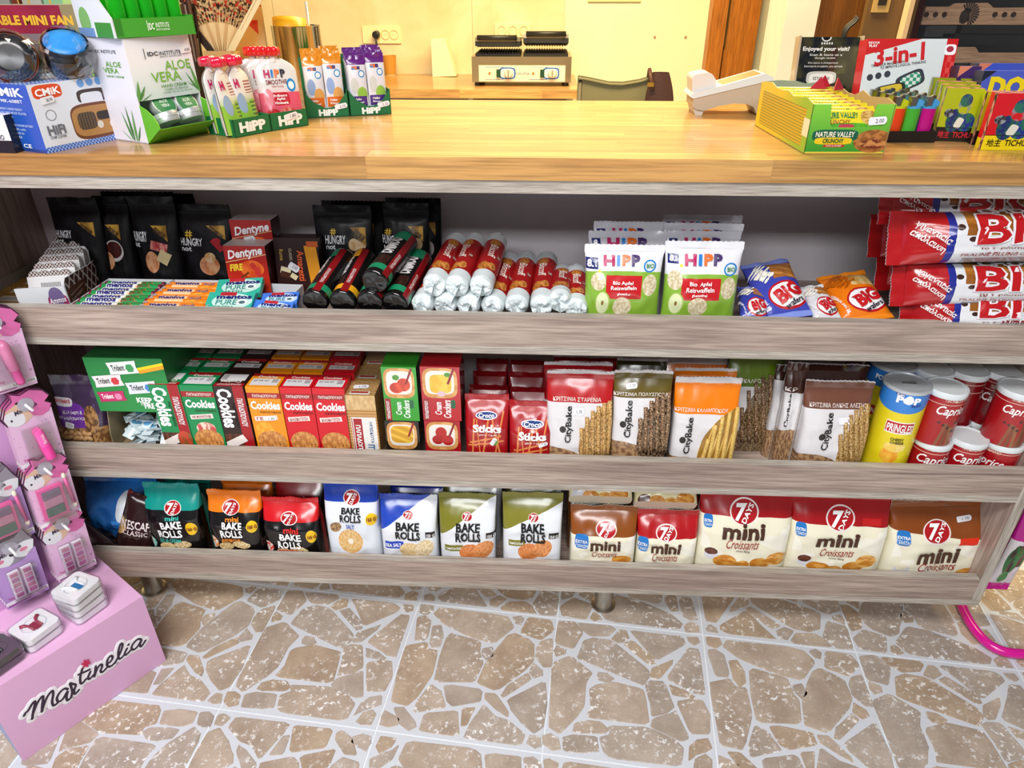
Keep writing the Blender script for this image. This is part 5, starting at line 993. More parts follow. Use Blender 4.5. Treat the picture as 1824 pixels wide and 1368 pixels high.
# baby rice cake bags
HC = ('#b3185c', '#1b79c8', '#dc6a24', '#3d2462')
def hippword(x0, y0, x1, y1, **k):
    w = x1-x0; o = dict(b=.05); o.update(k)
    return [('H', x0, y0, x0+w*.31, y1, HC[0], o), ('i', x0+w*.36, y0, x0+w*.46, y1, HC[1], o), ('P', x0+w*.51, y0, x0+w*.75, y1, HC[2], o), ('P', x0+w*.77, y0, x1, y1, HC[3], o)]
RICE = ('n', '#e3d9bf', '#c7b68e', 26)
def rice(label, l, r, t, Y, seed, o=None, row=None):
    b = Pk('rice_cake_bag', label, 'rice cake bag', l, r, t, Y, Z1, D=.05, row=row or t+60, seed=seed, style='pillow', lean=6); b.amp = .0045
    if not o:
        b.bag('rice%d' % seed, '#d2d2da', [('r', l+6, t+12, l+22, t+34, '#1f2a6e')], hippword(l+34, t+13, r-34, t+31)+[('8.', l+10, t+15, l+19, t+27, '#ffffff', dict(b=.04))], back='#c8c8d0', nu=20, nv=20); return
    dx, hw, e8, bio, rd, t1, t2, t3, wf, ap = o
    b.bag('rice%d' % seed, '#e2e2e8', [('vb', (l+r)/2, rd[1]-2, '#86b13a'), ('e', l-20, rd[1]-8, r+20, rd[1]+14, '#86b13a'), ('r',)+e8+('#1f2a6e',), ('e', bio[0]-bio[2], bio[1]-bio[2], bio[0]+bio[2], bio[1]+bio[2], '#2a7fc4'), ('e', bio[0]-bio[2]*.75, bio[1]-bio[2]*.75, bio[0]+bio[2]*.75, bio[1]+bio[2]*.75, '#dfeaf0'), ('r',)+rd+('#c21a22',), ('e',)+wf[0]+(RICE,), ('e',)+wf[1]+(RICE,), ('e', rd[2]+2, rd[1]-2, rd[2]+28, rd[1]+36, RICE), ('e',)+ap+('#9fbf52',), ('e', ap[0]+1.5, ap[1]+2, ap[2]-3, ap[3]-2, '#dfe8b6'), ('e', (ap[0]+ap[2])/2-3, (ap[1]+ap[3])/2-4, (ap[0]+ap[2])/2+2, (ap[1]+ap[3])/2+4, '#8a6a30'), ('e', e8[0]+22, e8[3]+1, e8[0]+28, e8[3]+7, '#d3d23a')],
          hippword(*hw)+[('8.', e8[0]+4, e8[1]+3, e8[0]+15, e8[3]-4, '#ffffff', dict(b=.04)), ('MONAT', e8[2]-6, e8[1]+3, e8[2]-2, e8[3]-4, '#ffffff', dict(rot=90)), ('BIO', bio[0]-7, bio[1]-4, bio[0]+7, bio[1]+4, '#2f7a3c', dict(b=.02)), ('Bio Apfel',)+t1+('#ffffff', dict(b=.015)), ('Reiswaffeln',)+t2+('#ffffff', dict(b=.015)), ('glutenfrei',)+t3+('#ffffff',)], back='#d5d5dc')
rice('white and green apple rice cake bag, left front one', 1040, 1183, 436, .03, 101, (0, (1074, 455, 1141, 474.5), (1041, 458, 1064, 479), (1159.7, 474, 11.5), (1077.5, 491, 1144.6, 533), (1091, 501, 1128.5, 509), (1087, 509.6, 1134.7, 516.5), (1098.5, 521, 1123, 526.4), ((1049.6, 484.7, 1077.5, 517.6), (1090, 529.7, 1124.6, 562)), (1057, 519, 1085, 560)))
rice('white and green apple rice cake bag, right front one', 1183, 1324, 430, .03, 102, (0, (1218.5, 453, 1287.5, 474), (1187, 451, 1207.5, 469), (1303.5, 480, 12), (1211, 497, 1285, 536), (1227, 503, 1268, 511.6), (1220, 512.4, 1273, 521), (1231, 524, 1259.5, 530), ((1184.5, 481, 1214, 516.5), (1223.5, 531, 1259.5, 562)), (1186, 521, 1216, 560)))
rice('rice cake bag second in the left column', 1047, 1187, 412, .085, 103)
rice('rice cake bag last in the left column', 1056, 1182, 395, .135, 104)
rice('rice cake bag second in the right column', 1185, 1318, 412, .085, 105)
rice('rice cake bag third in the right column', 1180, 1322, 398, .13, 106)
rice('rice cake bag last in the right column', 1179, 1320, 383, .175, 107)
# wafer packs lying in a heap
def bigpack(label, c4, c, c2, seed, pic, D=.035, word=True):
    b = Pk4('wafer_pack', label, 'wafer pack', *c4, D=D, seed=seed); b.amp = .004
    b.bag('bigw%d' % seed, c, uvl=[('r', 0, 0, 1, .08, c2), ('r', 0, .94, 1, 1, c2), ('r', .45, .56, 1, .92, pic), ('e', .22, .1, 1.02, .5, '#b8141e'), ('e', .26, .13, .98, .47, '#f0f0f2')], uvt=[('BIG', .36, .22, .88, .42, '#c3161f', dict(b=.05, ang=24)), ('wafers', .5, .15, .9, .22, '#2a2433', dict(b=.02, ang=24)), ('ΛΕΜΟΝΙ' if c[1] == 'e' else 'Wafers', .05, .55, .5, .84, '#f2efe6' if c[1] != 'e' else '#b35a08', dict(b=.05, ang=-48)), ('BE your adventure', .06, .12, .14, .5, '#ffffff', dict(rot=90, ang=18))] if word else [], back=c, seal=True)
    return b
WAFR = ('s', '#c98a48', '#a86a2c', 7, 80, .3)
bigpack('blue wafer pack half hidden beside the rice cake bag', ((1322, 563, .03), (1372, 561, .03), (1316, 500, .12), (1366, 500, .12)), '#3542a5', '#5a6ac0', 111, WAFR)
bigpack('white wafer pack with orange wafers between the blue and the orange pack', ((1456, 562, .03), (1506, 560, .03), (1420, 498, .13), (1470, 496, .13)), '#d8d8de', '#c9c9d2', 112, WAFR)
bigpack('blue wafer pack on top of the heap with a red outlined white badge', ((1357, 560, .036), (1459, 548, .036), (1324, 455, .17), (1404, 451, .17)), '#3d48ae', '#7f92dc', 113, WAFR, .045)
bigpack('orange wafer pack on top of the heap with a red outlined white badge', ((1505, 562, .036), (1598, 548, .036), (1455, 476, .17), (1545, 470, .17)), '#ea7a12', '#ee8a1c', 114, ('n', '#e3c98a', '#c79a4a', 6), .045)
# giant croissant packs stacked lengthwise
def giant(label, xl, yc, Y, ry, seed, tilt=0, xr=None, dark=0, L_=.31, rad_=.038):
    p = at(xl, yc, Y); q = Vector((p.x+L_*cos(rad(tilt)), p.y, p.z+L_*sin(rad(tilt)))); up = p-q
    b = PkM('croissant_pack', label, 'croissant pack', q, (0, .35, 1), up, rad_*2.1, L_, rad_*2, 'pillow', seed); b.amp = .0045
    b.bag('giant%d' % seed, '#d9dade', uvl=[('r', .52, 0, 1.1, .67, ('n', '#b5742a', '#8d5318', (5, 7))), ('h', 0, 1, .715, '#1d2788'), ('h', 0, 1, .75, '#ab1117'), ('e', .4, .62, .5, .655, '#3a1d16'), ('e', .62, .68, .74, .715, '#3a1d16'), ('r', 0, 0, .1, .66, '#8e9096')],
          uvt=[('BIG', .34, .16, .92, .63, '#e8e2e8', dict(b=.06, rot=-90)), ('BIG', .36, .17, .9, .62, '#b40f17', dict(b=.02, rot=-90, z=.0008)), ('CHOCO', .9, .2, 1., .6, '#d8d4d4', dict(b=.05, rot=-90)), ('το τεράστιο κρουασάν', .25, .16, .31, .6, '#7d1a22', dict(b=.02, rot=-90)), ('PRALINE FILLING CROISSANT', .15, .2, .2, .68, '#8d3038', dict(rot=-90)), ('απόλαυση', .35, .74, .5, .92, '#e9dcdc', dict(b=.03, rot=-90, ang=-35)), ('γιγαντιαία', .5, .72, .66, .9, '#e9dcdc', dict(b=.03, rot=-90, ang=-35))], back='#c4c4ca')
    return b
giant('giant red and white croissant pack at the very bottom of its stack', 1604, 551, .045, 0, 121, 0)
giant('giant red and white croissant pack second from the bottom with a flared red end', 1588, 506, .05, 0, 122, 1, L_=.33)
giant('giant red and white croissant pack third from the bottom, label facing out', 1582, 425, .055, 0, 123, 2, L_=.33, rad_=.044)
giant('giant croissant pack lying at the back of the stack, low one', 1560, 480, .15, 0, 124, 0, L_=.34)
giant('giant croissant pack lying at the back of the stack, middle one', 1548, 420, .16, 0, 125, 0, L_=.34)
giant('giant croissant pack wedged under the counter top', 1566, 367, .1, 0, 126, 0, L_=.32, rad_=.03)

for k_, m_ in MAT.items():
    if isinstance(k_, str) and k_.startswith('pouch'): m_.node_tree.nodes['Principled BSDF'].inputs['Specular IOR Level'].default_value = .22
# ---------------------------------------------------------------- things on the worktop
ZC = 1.1002
# radio carton
b = BxC('radio_carton', 'white and blue carton with a retro radio picture at the left end', 'carton', (85, 274), (212, 247.5), .13, (49.5, 152), ZC)
BLU = '#2355b5'
b.box('radio', '#dfe3ec', [('vb', 150, 250, ('ck', '#2a5cc0', '#9db8e4', 44, 30)), ('rr', 56, 150, 110, 176, '#dd4a1c'), ('e', 81, 195, 101, 216, '#8d9098'), ('e', 83, 197, 99, 214, '#dfe3ec'), ('rr', 136, 157, 190, 182, '#3b2a26'), ('rr', 143, 163, 183, 186, '#dfe3ec'), ('rr', 127, 181, 215, 246, '#6d3a22'), ('rr', 129, 186, 215, 240, '#b08046'), ('rr', 139, 199, 173, 231, ('s', '#3c2a1e', '#66503a', 26, 0, .5)), ('rr', 172, 196, 200, 212, '#2b211c'), ('e', 174, 214, 185, 228, '#d8d2c8'), ('e', 196, 212, 206, 226, '#d8d2c8'), ('e', 136, 141, 149, 156, '#6aa0dd'), ('e', 152, 138, 165, 153, '#6aa0dd'), ('e', 168, 136, 180, 151, '#6aa0dd'), ('e', 183, 134, 194, 148, '#74a4c8')],
      [('CMiK', 60, 156, 107, 170, '#ffffff', dict(b=.03, ang=2)), ('HiFi', 84, 222, 117, 240, '#6a6d76', dict(b=.04)), ('COM CLEVER', 89, 241, 119, 246, '#4a4d55')], stick=[(83, 178, .18, .1, 6, '38.90')],
      left=(BLU, [('r', .0, .0, 1, .05, '#1a3f8a')], [('CMiK', .3, .82, .9, .95, '#ffffff', dict(b=.03)), ('MK-608BT', .45, .73, .85, .78, '#dfe6f4')]+[(t, .3, .62-k*.06, .3+.55*w, .655-k*.06, '#b9cbea') for k, (t, w) in enumerate((('FM/AM/SW 3 BAND RADIO', .9), ('USB TF CARD MUSIC PLAYER', 1), ('FM ANTENNA', .5), ('TWS', .2), ('RECHARGEABLE LITHIUM BATTERY', 1.1), ('DC 3.7V 1200 mAh', .8), ('DC 5V CHARGE IN', .7), ('5W SPEAKER', .6)))]+[('CE', .6, .06, .75, .12, '#ffffff')]), top=('#3f6fc8', [('r', 0, 0, 1, 1, ('ck', '#4a78d0', '#bcd0ee', 40, 24))]))
RAD = b
# speakers in clear bags on the radio carton
def clear(name='clear_film'):
    if name in MAT: return MAT[name]
    m, nt, bs = newmat(name); N, L = nt.nodes, nt.links; tr = N.new('ShaderNodeBsdfTransparent'); gl = N.new('ShaderNodeBsdfGlossy'); gl.inputs['Roughness'].default_value = .08
    fr = N.new('ShaderNodeLayerWeight'); fr.inputs['Blend'].default_value = .25; mx = N.new('ShaderNodeMixShader'); L.new(fr.outputs['Facing'], mx.inputs[0]); L.new(tr.outputs[0], mx.inputs[1]); L.new(gl.outputs[0], mx.inputs[2]); L.new(mx.outputs[0], N['Material Output'].inputs[0]); MAT[name] = m; return m
def speaker(label, px, py, Y, tilt, rz, cap, disc, R=.034, L_=.055):
    p = at(px, py, Y); t = thing('mini_speaker', label, 'speaker', Matrix.Translation(p) @ Matrix.Rotation(rad(rz), 4, 'Z') @ Matrix.Rotation(rad(tilt), 4, 'X'))
    G().lathe([(R*.55, -L_*.55), (R*.9, -L_*.45), (R, -L_*.2), (R, L_*.35), (R*.94, L_*.45)], 28).obj('shell', M('#15161b', .3), t, autos=True)
    G().lathe([(R*.93, 0), (R*.9, .003), (R*.5, .0045), (.0001, .005)], 28, (0, 0, L_*.44), caps=False).obj('disc', disc, t, True)
    G().lathe([(R*1.005, -.004), (R*1.02, 0), (R*1.005, .004)], 28, (0, 0, L_*.42), caps=False).obj('trim_ring', cap, t, True)
    k = px*.1
    G().grid(lambda a, c: Vector((cos(2*pi*a), sin(2*pi*a), 0))*(R*(.35+.85*sin(pi*(.1+.8*c)))+.006*noise.noise(Vector((cos(2*pi*a)*2+k, sin(2*pi*a)*2, c*5))))+Vector((0, 0, (c-.5)*L_*1.55)), 26, 12).obj('clear_bag', clear(), t)
    return t
zt = ZC+RAD.H
speaker('black mini speaker with a blue disc in a clear bag on the radio carton', 121, 100, .09, 32, 38, M('#20242c', .3), M('#2f8fdf', .4))
speaker('black mini speaker with an orange rim in a clear bag at the left edge', 26, 108, .06, 75, 25, M('#e2612c', .35), M('#17181c', .2), .038)
# fan carton behind
b = Bx('fan_carton', 'maroon and grey carton with yellow capital letters behind the speakers', 'carton', -70, 119, 9, .24, ZC, D=.09, row=60)
b.box('fan', ('n', '#7d6f75', '#877a80', 2), [('v', 60, 60, ('n', '#8c1f3d', '#a02745', 3)), ('r', 60, 112, 120, 117, '#18151a'), ('r', 60, 119, 120, 124, '#57232a'), ('r', -60, 126, 120, 131, '#2a2024')], [('PORTABLE MINI FAN', -62, 27, 130, 45, '#e8b83a', dict(b=.045))])
b = Bx('phone_carton', 'black and white carton cut by the left frame edge beside the radio carton', 'carton', -60, 17, 205, -.001, ZC, D=.06, row=240, rz=-4)
b.box('phonec', '#e4e6ec', [('vb', -10, 250, '#15161a')], [('IO', 0, 240, 8, 249, '#333')], right=('#1a1b20',))
# aloe dispenser
A = atz(265, 257, ZC); ex = (atz(375, 235, ZC)-A).normalized(); W_ = (atz(336, 61, 1.266)-atz(229, 69, 1.266)).length
Bp = A+ex*W_; px_, py_, _ = pxof(Bp)
b = BxC('cream_dispenser', 'white and green hand cream dispenser box with an open tray of tins', 'dispenser box', (265, 257), (px_, py_), .1, (229, 69), ZC)
w, d, H = b.W/2, b.D/2, b.H; zo = H*.42
AL = [('tri', .72, .42, 1.2, .9, '#4f8a45', 0), ('r', .8, .5, .84, .95, '#47803e', -35, b.asp), ('r', .88, .46, .92, .85, '#5c9a4e', -60, b.asp), ('r', .06, .43, .09, .62, '#4a8442', -30, b.asp), ('r', .02, .4, .06, .56, '#5c9a4e', 20, b.asp), ('r', .13, .42, .16, .55, '#4a8442', -60, b.asp)]
AL = []
AS = [] and [('r', .2+.13*k, -.05, .26+.13*k, .3+.09*(k % 3), ('#4a8442', '#5c9a4e', '#3d7338')[k % 3], (28, 12, -4, -16, -30)[k], .55) for k in range(5)]+[('e', .1, -.06, .95, .1, '#6aa95a')]
g = G(); mi = {'F': 0, 'L': 1, 'T': 2}
ms = [PM('aloeF', ('g', '#e8eaf2', '#cfdfe0', 1, .9, .45), AL), PM('aloeL', '#dfe0ee', AS), M('#79c23a', .45), M('#d9dbe2', .45)]
g.box(-w, w, -d, d, zo, H, 3, mi); g.obj('carton_body', [PM('aloeF2', ('g', '#cfdfe0', '#e8eaf2', 1, .1, .6), [(l[0], l[1], (l[2]-.42)/.58, l[3], (l[4]-.42)/.58)+tuple(l[5:]) for l in AL]), ms[1], ms[2], ms[3]], b.t, bevel=.001)
g = G(); g.box(-w, -w+.002, -d, d, 0, zo, 3, {'L': 1}); g.box(w-.002, w, -d, d, 0, zo, 3); g.box(-w, w, d-.002, d, 0, zo, 3); g.box(-w, w, -d, d, 0, .002, 3); g.obj('carton_foot', [ms[0], PM('aloeL2', '#dfe0ee', [(l[0], l[1], l[2]*2, l[3], l[4]*2)+tuple(l[5:7])+(.3,) if l[0] == 'r' else l for l in AS]), ms[2], ms[3]], b.t)
GF = M('#63b62f', .5, name='lime_card')
fl = [(-d, .001), (-d-.04, .028), (-d-.039, .035), (-d-.03, .047), (-d-.016, .057), (-d, .063)]
for x in (-w, w-.0015): G().prism(fl, x, x+.0015, 'x').obj('flap_side', GF, b.t)
G().add([(-w, -d, .001), (w, -d, .001), (w, -d-.04, .028), (-w, -d-.04, .028), (-w, -d, -.0), (w, -d, -.0), (w, -d-.04, .0268), (-w, -d-.04, .0268)], [(0, 1, 2, 3)[::-1], (4, 5, 6, 7), (3, 2, 6, 7)]).obj('flap_floor', GF, b.t)
F = b.fc['F']
decal(b.t, F, [('IDC', .3, .825, .46, .865, '#3b3d45', dict(b=.03)), ('INSTITUTE', .48, .825, .82, .862, '#4a4c54'), ('BEAUTY & SKINCARE', .48, .805, .82, .818, '#6a6c74'), ('#', .25, .8, .26, .9, '#3b3d45', dict(pts=[(0, 0), (1, 0), (1, 1), (0, 1)])), ('ALOE', .52, .68, .93, .77, '#74b23c', dict(b=.01)), ('VERA', .28, .575, .74, .67, '#74b23c', dict(b=.01)), ('HAND CREAM', .4, .52, .8, .55, '#5a9a38', dict(b=.015)), ('CREMA DE MANOS', .43, .49, .82, .51, '#8ab08a'), ('CRÈME POUR LES MAINS', .4, .465, .88, .482, '#8ab08a')])
decal(b.t, b.fc['L'], [('IDC INSTITUTE', .2, .86, .75, .89, '#4a4c54', dict(b=.01)), ('ALOE', .4, .735, .8, .785, '#6aa83a', dict(b=.01)), ('VERA', .3, .675, .7, .725, '#6aa83a', dict(b=.01)), ('HAND CREAM', .35, .635, .8, .655, '#5a9a38')], 'side_lettering')
sticker(b.t, F, .9, .86, .18, .06, 4, '4.00')
ALO = b
LF = [(.42, 0), (.3, .3), (.4, .7), (.5, 1), (.6, .7), (.7, .3), (.58, 0)]
def leaves(face, base, name):
    decal(b.t, face, [('#', u-.06, v, u+.06, v+h, c, dict(pts=[((x-.5)*cos(rad(a))*1.3+.5+(y)*sin(rad(a))*1.6*face.asp**-1*.8, y*cos(rad(a))) for x, y in LF])) for u, v, h, a, c in base], name)
leaves(F, [(.97, .46, .3, -50, '#4f8f46'), (.99, .47, .25, -70, '#3f7a3a'), (1.0, .44, .34, -28, '#5c9a4e'), (.98, .43, .2, -82, '#5c9a4e'), (.04, .43, .16, 35, '#4a8442'), (.02, .42, .2, 12, '#5c9a4e'), (.07, .42, .12, 60, '#3f7a3a')], 'leaf_print')
leaves(b.fc['L'], [(.62, .03, .32, -32, '#4a8442'), (.66, .02, .36, -10, '#3f7a3a'), (.72, .02, .33, 12, '#5c9a4e'), (.58, .02, .2, -60, '#5c9a4e'), (.76, .02, .2, 35, '#4a8442')], 'side_leaf_print')
TINM = M('#d3d8dc', .35, .6, name='aluminium')
def creamtin(label, lx, ly_, lz, rx, rz, R=.0225):
    t = thing('cream_tin', label, 'cream tin', b.mw @ TM((lx, ly_, lz), rz, rx), 'hand cream tins')
    G().lathe([(R*.94, 0), (R*.96, .001), (R*.96, .007), (R, .0075), (R, .0145), (R*.96, .016)], 30).obj('tin_body', TINM, t, autos=True)
    G().lathe([(R*.9, 0), (R*.88, .0004), (.0001, .0005)], 28, (0, 0, .016), caps=False).obj('lid_label', M('#137a49', .4), t)
    decal(t, Face((-R*.6, -R*.5, .0167), (R*1.2, 0, 0), (0, R, 0)), [('ALOE', .2, .55, .8, .8, '#e6f2ea', dict(b=.01)), ('VERA', .2, .2, .8, .45, '#e6f2ea', dict(b=.01))], off=.0002)
creamtin('hand cream tin lying flat in front at the left of the tray', -.024, -d-.012, .03, -22, 0)
creamtin('hand cream tin lying flat in front at the right of the tray', .024, -d-.012, .03, -22, 0)
creamtin('hand cream tin tipped up behind, its lid facing left', -.016, -d+.012, .052, 55, 0)
creamtin('hand cream tin tipped up behind, its lid facing out on the right', .028, -d+.01, .05, 58, 6)
# tray of green bottles on the dispenser
t = thing('bottle_tray', 'bright green card tray with a white wing standing on the hand cream dispenser', 'tray', b.mw @ TM((0.004, -.004, H+.001), -6)); w2, d2 = w*1.12, .055
TRG = M('#3f9a2e', .5, name='green_card')
G().box(-w2, w2, -d2, d2, 0, .002).obj('base', TRG, t); G().box(-w2, w2, -d2, -d2+.002, .002, .028).obj('front_wall', PM('trayf', '#419c30', [('r', 0, 0, .09, 1, '#2f7d28')]), t); G().box(-w2, w2, d2-.002, d2, .002, .1).obj('back_wall', TRG, t); G().box(w2-.002, w2, -d2, d2, .002, .03).obj('end_wall', TRG, t)
G().prism([(-d2, 0), (d2, 0), (d2, .11), (d2-.03, .11), (-d2, .028)], -w2-.002, -w2, 'x', 0, 1).obj('wing', [WCARD, PM('wing', '#dfe6ec', [('r', .05, .0, .5, .2, '#3f8f32'), ('e', .6, .02, .9, .4, '#7db56a'), ('r', .55, 0, 1, .12, '#6f93c8')])], t)
decal(t, Face((-w2, -d2, .002), (2*w2, 0, 0), (0, 0, .026)), [('IDC', .4, .3, .47, .7, '#e9f4e6', dict(b=.03)), ('INSTITUTE', .49, .42, .66, .7, '#e9f4e6'), ('BEAUTY & SKINCARE', .49, .25, .66, .36, '#e9f4e6'), ('#', .385, .25, .392, .85, '#e9f4e6', dict(pts=[(0, 0), (1, 0), (1, 1), (0, 1)]))])
GEL = M('#1fbf1f', .12, trans=.45, name='green_gel')
for r in range(2):
    for k in range(5):
        q = thing('gel_bottle', 'clear green gel bottle in the bright green tray, %s row, %s from the left' % (('front', 'back')[r], ('first', 'second', 'third', 'fourth', 'fifth')[k]), 'bottle', t.matrix_world @ TM((-w2+.022+k*(2*w2-.044)/4, -d2+.022+r*.045, .0022), 0), 'green gel bottles')
        G().lathe([(.008, 0), (.0125, .002), (.0135, .008), (.0135, .05), (.012, .06), (.006, .068), (.006, .072)], 18).obj('bottle_body', GEL, q, True)
        G().lathe([(.0075, 0), (.0085, .001), (.0085, .02), (.007, .022)], 16, (0, 0, .07)).obj('cap', M('#17a81a', .2), q, autos=True)
# baby food trays with spouted pouches
HG = M('#0c6a3c', .45, name='dark_green_card')
def btray(label, A, B, D, H, key, top=None, back=0.):
    q = BxC('card_tray', label, 'tray', A, B, D, (0, 0), ZC, H=H); w, d = q.W/2, q.D/2
    G().box(-w, w, -d, d, 0, .0015).obj('base', HG, q.t); G().box(-w, -w+.0015, -d, d, .0015, H).obj('end_wall', HG, q.t); G().box(w-.0015, w, -d, d, .0015, H).obj('end_wall', HG, q.t); G().box(-w, w, d-.0015, d, .0015, max(H, back)).obj('back_wall', HG, q.t)
    pr = [(-w, 0), (w, 0), (w, H)]+(top(w, H) if top else [])+[(-w, H)]
    G().prism(pr, -d, -d+.0015, 'y').obj('front_wall', HG, q.t)
    return q
q1 = btray('dark green card tray of small spouted pouches, left one', (420, 246), (484, 233.7), .075, .031, 'bt1')
decal(q1.t, q1.fc['F'], [('HiPP', .14, .22, .86, .8, '#eef2ee', dict(b=.06))])
q2 = btray('dark green card tray of spouted strawberry pouches, right one', (485, 233.5), (550, 223), .075, .031, 'bt2')
decal(q2.t, q2.fc['F'], [('HiPP', .2, .2, .85, .8, '#eef2ee', dict(b=.06))]); sticker(q2.t, q2.fc['F'], .55, .72, .34, .35, 8, '1.80')
def vdip(w, H): return [(w*.55, H*.52), (w*.2, H*.38), (-w*.1, H*.36), (-w*.6, H*.6)]
q3 = btray('dark green card tray of orange topped bars', (547.5, 210.7), (623, 207), .07, .05, 'bt3', vdip, .11)
q4 = btray('dark green card tray of purple topped bars', (625, 207), (697.6, 203), .07, .05, 'bt4', vdip, .115)
for q in (q3, q4): decal(q.t, q.fc['F'], [('HiPP', .28, .06, .74, .32, '#eef2ee', dict(b=.06))]); sticker(q.t, q.fc['F'], .82, .42, .3, .2, 10, '2.10')
def spout_pouch(label, tr, lx, ly_, rz, lean, capc, front, seed, W=.072, H=.118, gp=None):
    O = tr.mw @ Vector((lx, ly_, .003)); a = rad(rz); e = tr.ex*cos(a)+tr.n*sin(a); n = Vector((-e.y, e.x, 0)); up = (Vector((0, 0, 1))*cos(rad(lean))+n*sin(rad(lean)))
    p = PkM('spout_pouch', label, 'spouted pouch', O, e, up, W, H, .03, 'pouch', seed, gp); p.amp = .002
    p.prof = lambda v: (min(1, .7+v*1.5)*max(0., 1-v/1.02)**.5, 1-max(0, (v-.8)/.2)**2*.62, 2.4)
    if front: p.bag('sp%d' % seed, ('g', '#dcb0b4', '#d9d9d6', 1, .45, .6), seal=False, uvl=[('vbx', 0), ][:0]+[('h', 0, -1, -.5, '#d4546a'), ('rr', .3, .3, .72, .5, '#b81d2a'), ('e', .08, .02, .46, .26, ('n', '#c5222a', '#a5161e', 9)), ('e', .4, .0, .85, .28, ('n', '#e08a80', '#c8443e', 7)), ('e', .12, .3, .34, .56, '#d9808c'), ('e', .7, .5, .92, .7, '#2a86c8'), ('e', .74, .54, .88, .66, '#e6eef0')], uvt=[('H', .2, .72, .34, .84, HC[0], dict(b=.05)), ('i', .37, .72, .42, .84, HC[1], dict(b=.05)), ('P', .45, .72, .57, .84, HC[2], dict(b=.05)), ('P', .59, .72, .71, .84, '#2a2a3a', dict(b=.05)), ('SMOOTHIE', .22, .62, .72, .69, '#7d2a34', dict(b=.01)), ('100% Fruchtig', .34, .57, .62, .605, '#b04a54'), ('Erdbeere', .34, .43, .66, .47, '#ffffff'), ('Apfel', .4, .37, .6, .42, '#ffffff'), ('Himbeere', .34, .32, .66, .36, '#ffffff')], back='#cfcac8')
    else: p.bag('sg%d' % seed, ('g', '#8fb84a', '#dcd9d6', 1, .4, .6), seal=False, uvl=[('h', 0, -1, -.46, '#86b63c'), ('r', .55, .12, .9, .5, ('s', '#56753a', '#8fb84a', 16, 90, .5)), ('e', .05, .3, .4, .62, '#8ea6c4'), ('e', .3, .02, .6, .2, '#b33a4a'), ('r', .5, .6, .9, .8, ('s', '#a06a70', '#dcd9d6', 22, 90, .55))], uvt=[('Hi', .1, .7, .3, .84, HC[0], dict(b=.05))], back='#c9c4bc', nu=18, nv=22)
    G().lathe([(.0065, 0), (.0065, .012)], 14, (0, 0, H-.006)).obj('spout', M('#e2dcda', .4), p.t, autos=True)
    g = G(); n_ = 32; R = .0145
    prof = [(.72, 0), (1, .002), (1, .012), (.9, .0155), (.5, .017)]; vs = []
    for f, z in prof:
        for i in range(n_): a = 2*pi*i/n_; rr = R*f*(1+.1*cos(6*a)); vs.append((rr*cos(a), rr*sin(a), H+.004+z))
    g.add(vs, [(j*n_+i, j*n_+(i+1) % n_, (j+1)*n_+(i+1) % n_, (j+1)*n_+i) for j in range(4) for i in range(n_)]+[tuple(4*n_+i for i in range(n_)), tuple(range(n_-1, -1, -1))]).obj('cap', M(capc, .15, coat=.4), p.t, True)
PKC, RDC2 = '#d2143f', '#d51a1e'
for k, (lx, ly_, rz, n) in enumerate(((-.022, -.016, 18, 'at the front left'), (.014, -.012, 10, 'in the middle'), (.024, .01, 4, 'at the right'), (-.018, .018, 14, 'at the back'))):
    spout_pouch('green backed spouted pouch with a pink cap, '+n+' of its tray', q1, lx, ly_, rz, 6, PKC, 0, 201+k, .05, .108, 'pink capped pouches')
spout_pouch('pink strawberry smoothie pouch with a red cap, front of its tray', q2, .002, -.014, -24, 8, RDC2, 1, 211, .078, .118)
spout_pouch('strawberry smoothie pouch with a red cap, second in its tray', q2, -.01, .004, -24, 5, RDC2, 1, 212, .078, .118)
spout_pouch('strawberry smoothie pouch with a red cap, last in its tray', q2, -.02, .022, -24, 2, RDC2, 1, 213, .078, .118)
def barp(label, tr, lx, ly_, c, c2, seed, full, H=.122, W=.042, gp=None):
    O = tr.mw @ Vector((lx, ly_, .003)); up = Vector((0, 0, 1))*cos(rad(7))+tr.n*sin(rad(7))
    p = PkM('snack_bar', label, 'snack bar', O, tr.ex, up, W, H, .014, 'pillow', seed, gp); p.amp = .001
    p.bag('bar%s%d' % (c, full), '#d9dbe4', uvl=[('h', 0, 1, .84, c), ('h', 0, -1, -.1, c), ('e', .55, .62, .9, .75, '#2a86c8'), ('e', .6, .64, .85, .73, '#dfeaf0'), ('e', .08, .34, .52, .62, '#8da6d6' if c2 == 'o' else '#c9ccc8'), ('e', .4, .2, .95, .46, '#d9a25a' if c2 == 'o' else '#8fbf4a'), ('r', .05, .13, .9, .3, '#d96a1c' if c2 == 'o' else '#4a2a80')], uvt=[(q[0], .2+(q[1]-0)*.6, .76, .2+(q[2]-0)*.6, .815, q[5], dict(b=.05)) for q in hippword(0, 0, 1, 1)]+[('Hafer', .2, .23, .6, .27, '#ffffff', dict(b=.02)), ('Riegel', .2, .17, .7, .21, '#ffffff', dict(b=.02))] if full else [], back='#c4c6cc', nu=14, nv=22)
    return p
for tr, c, c2, n in ((q3, '#d98a1c', 'o', 'orange'), (q4, '#5f1d7d', 'p', 'purple')):
    for col in range(2):
        for r in range(4):
            barp('%s topped snack bar, %s column, %s from the front' % (n, ('left', 'right')[col], ('first', 'second', 'third', 'fourth')[r]), tr, -.019+col*.039, -.022+r*.0145, c, c2, 230+r+4*col, r == 0, .112+.004*r+(.004 if col else 0), .04, n+' topped snack bars')
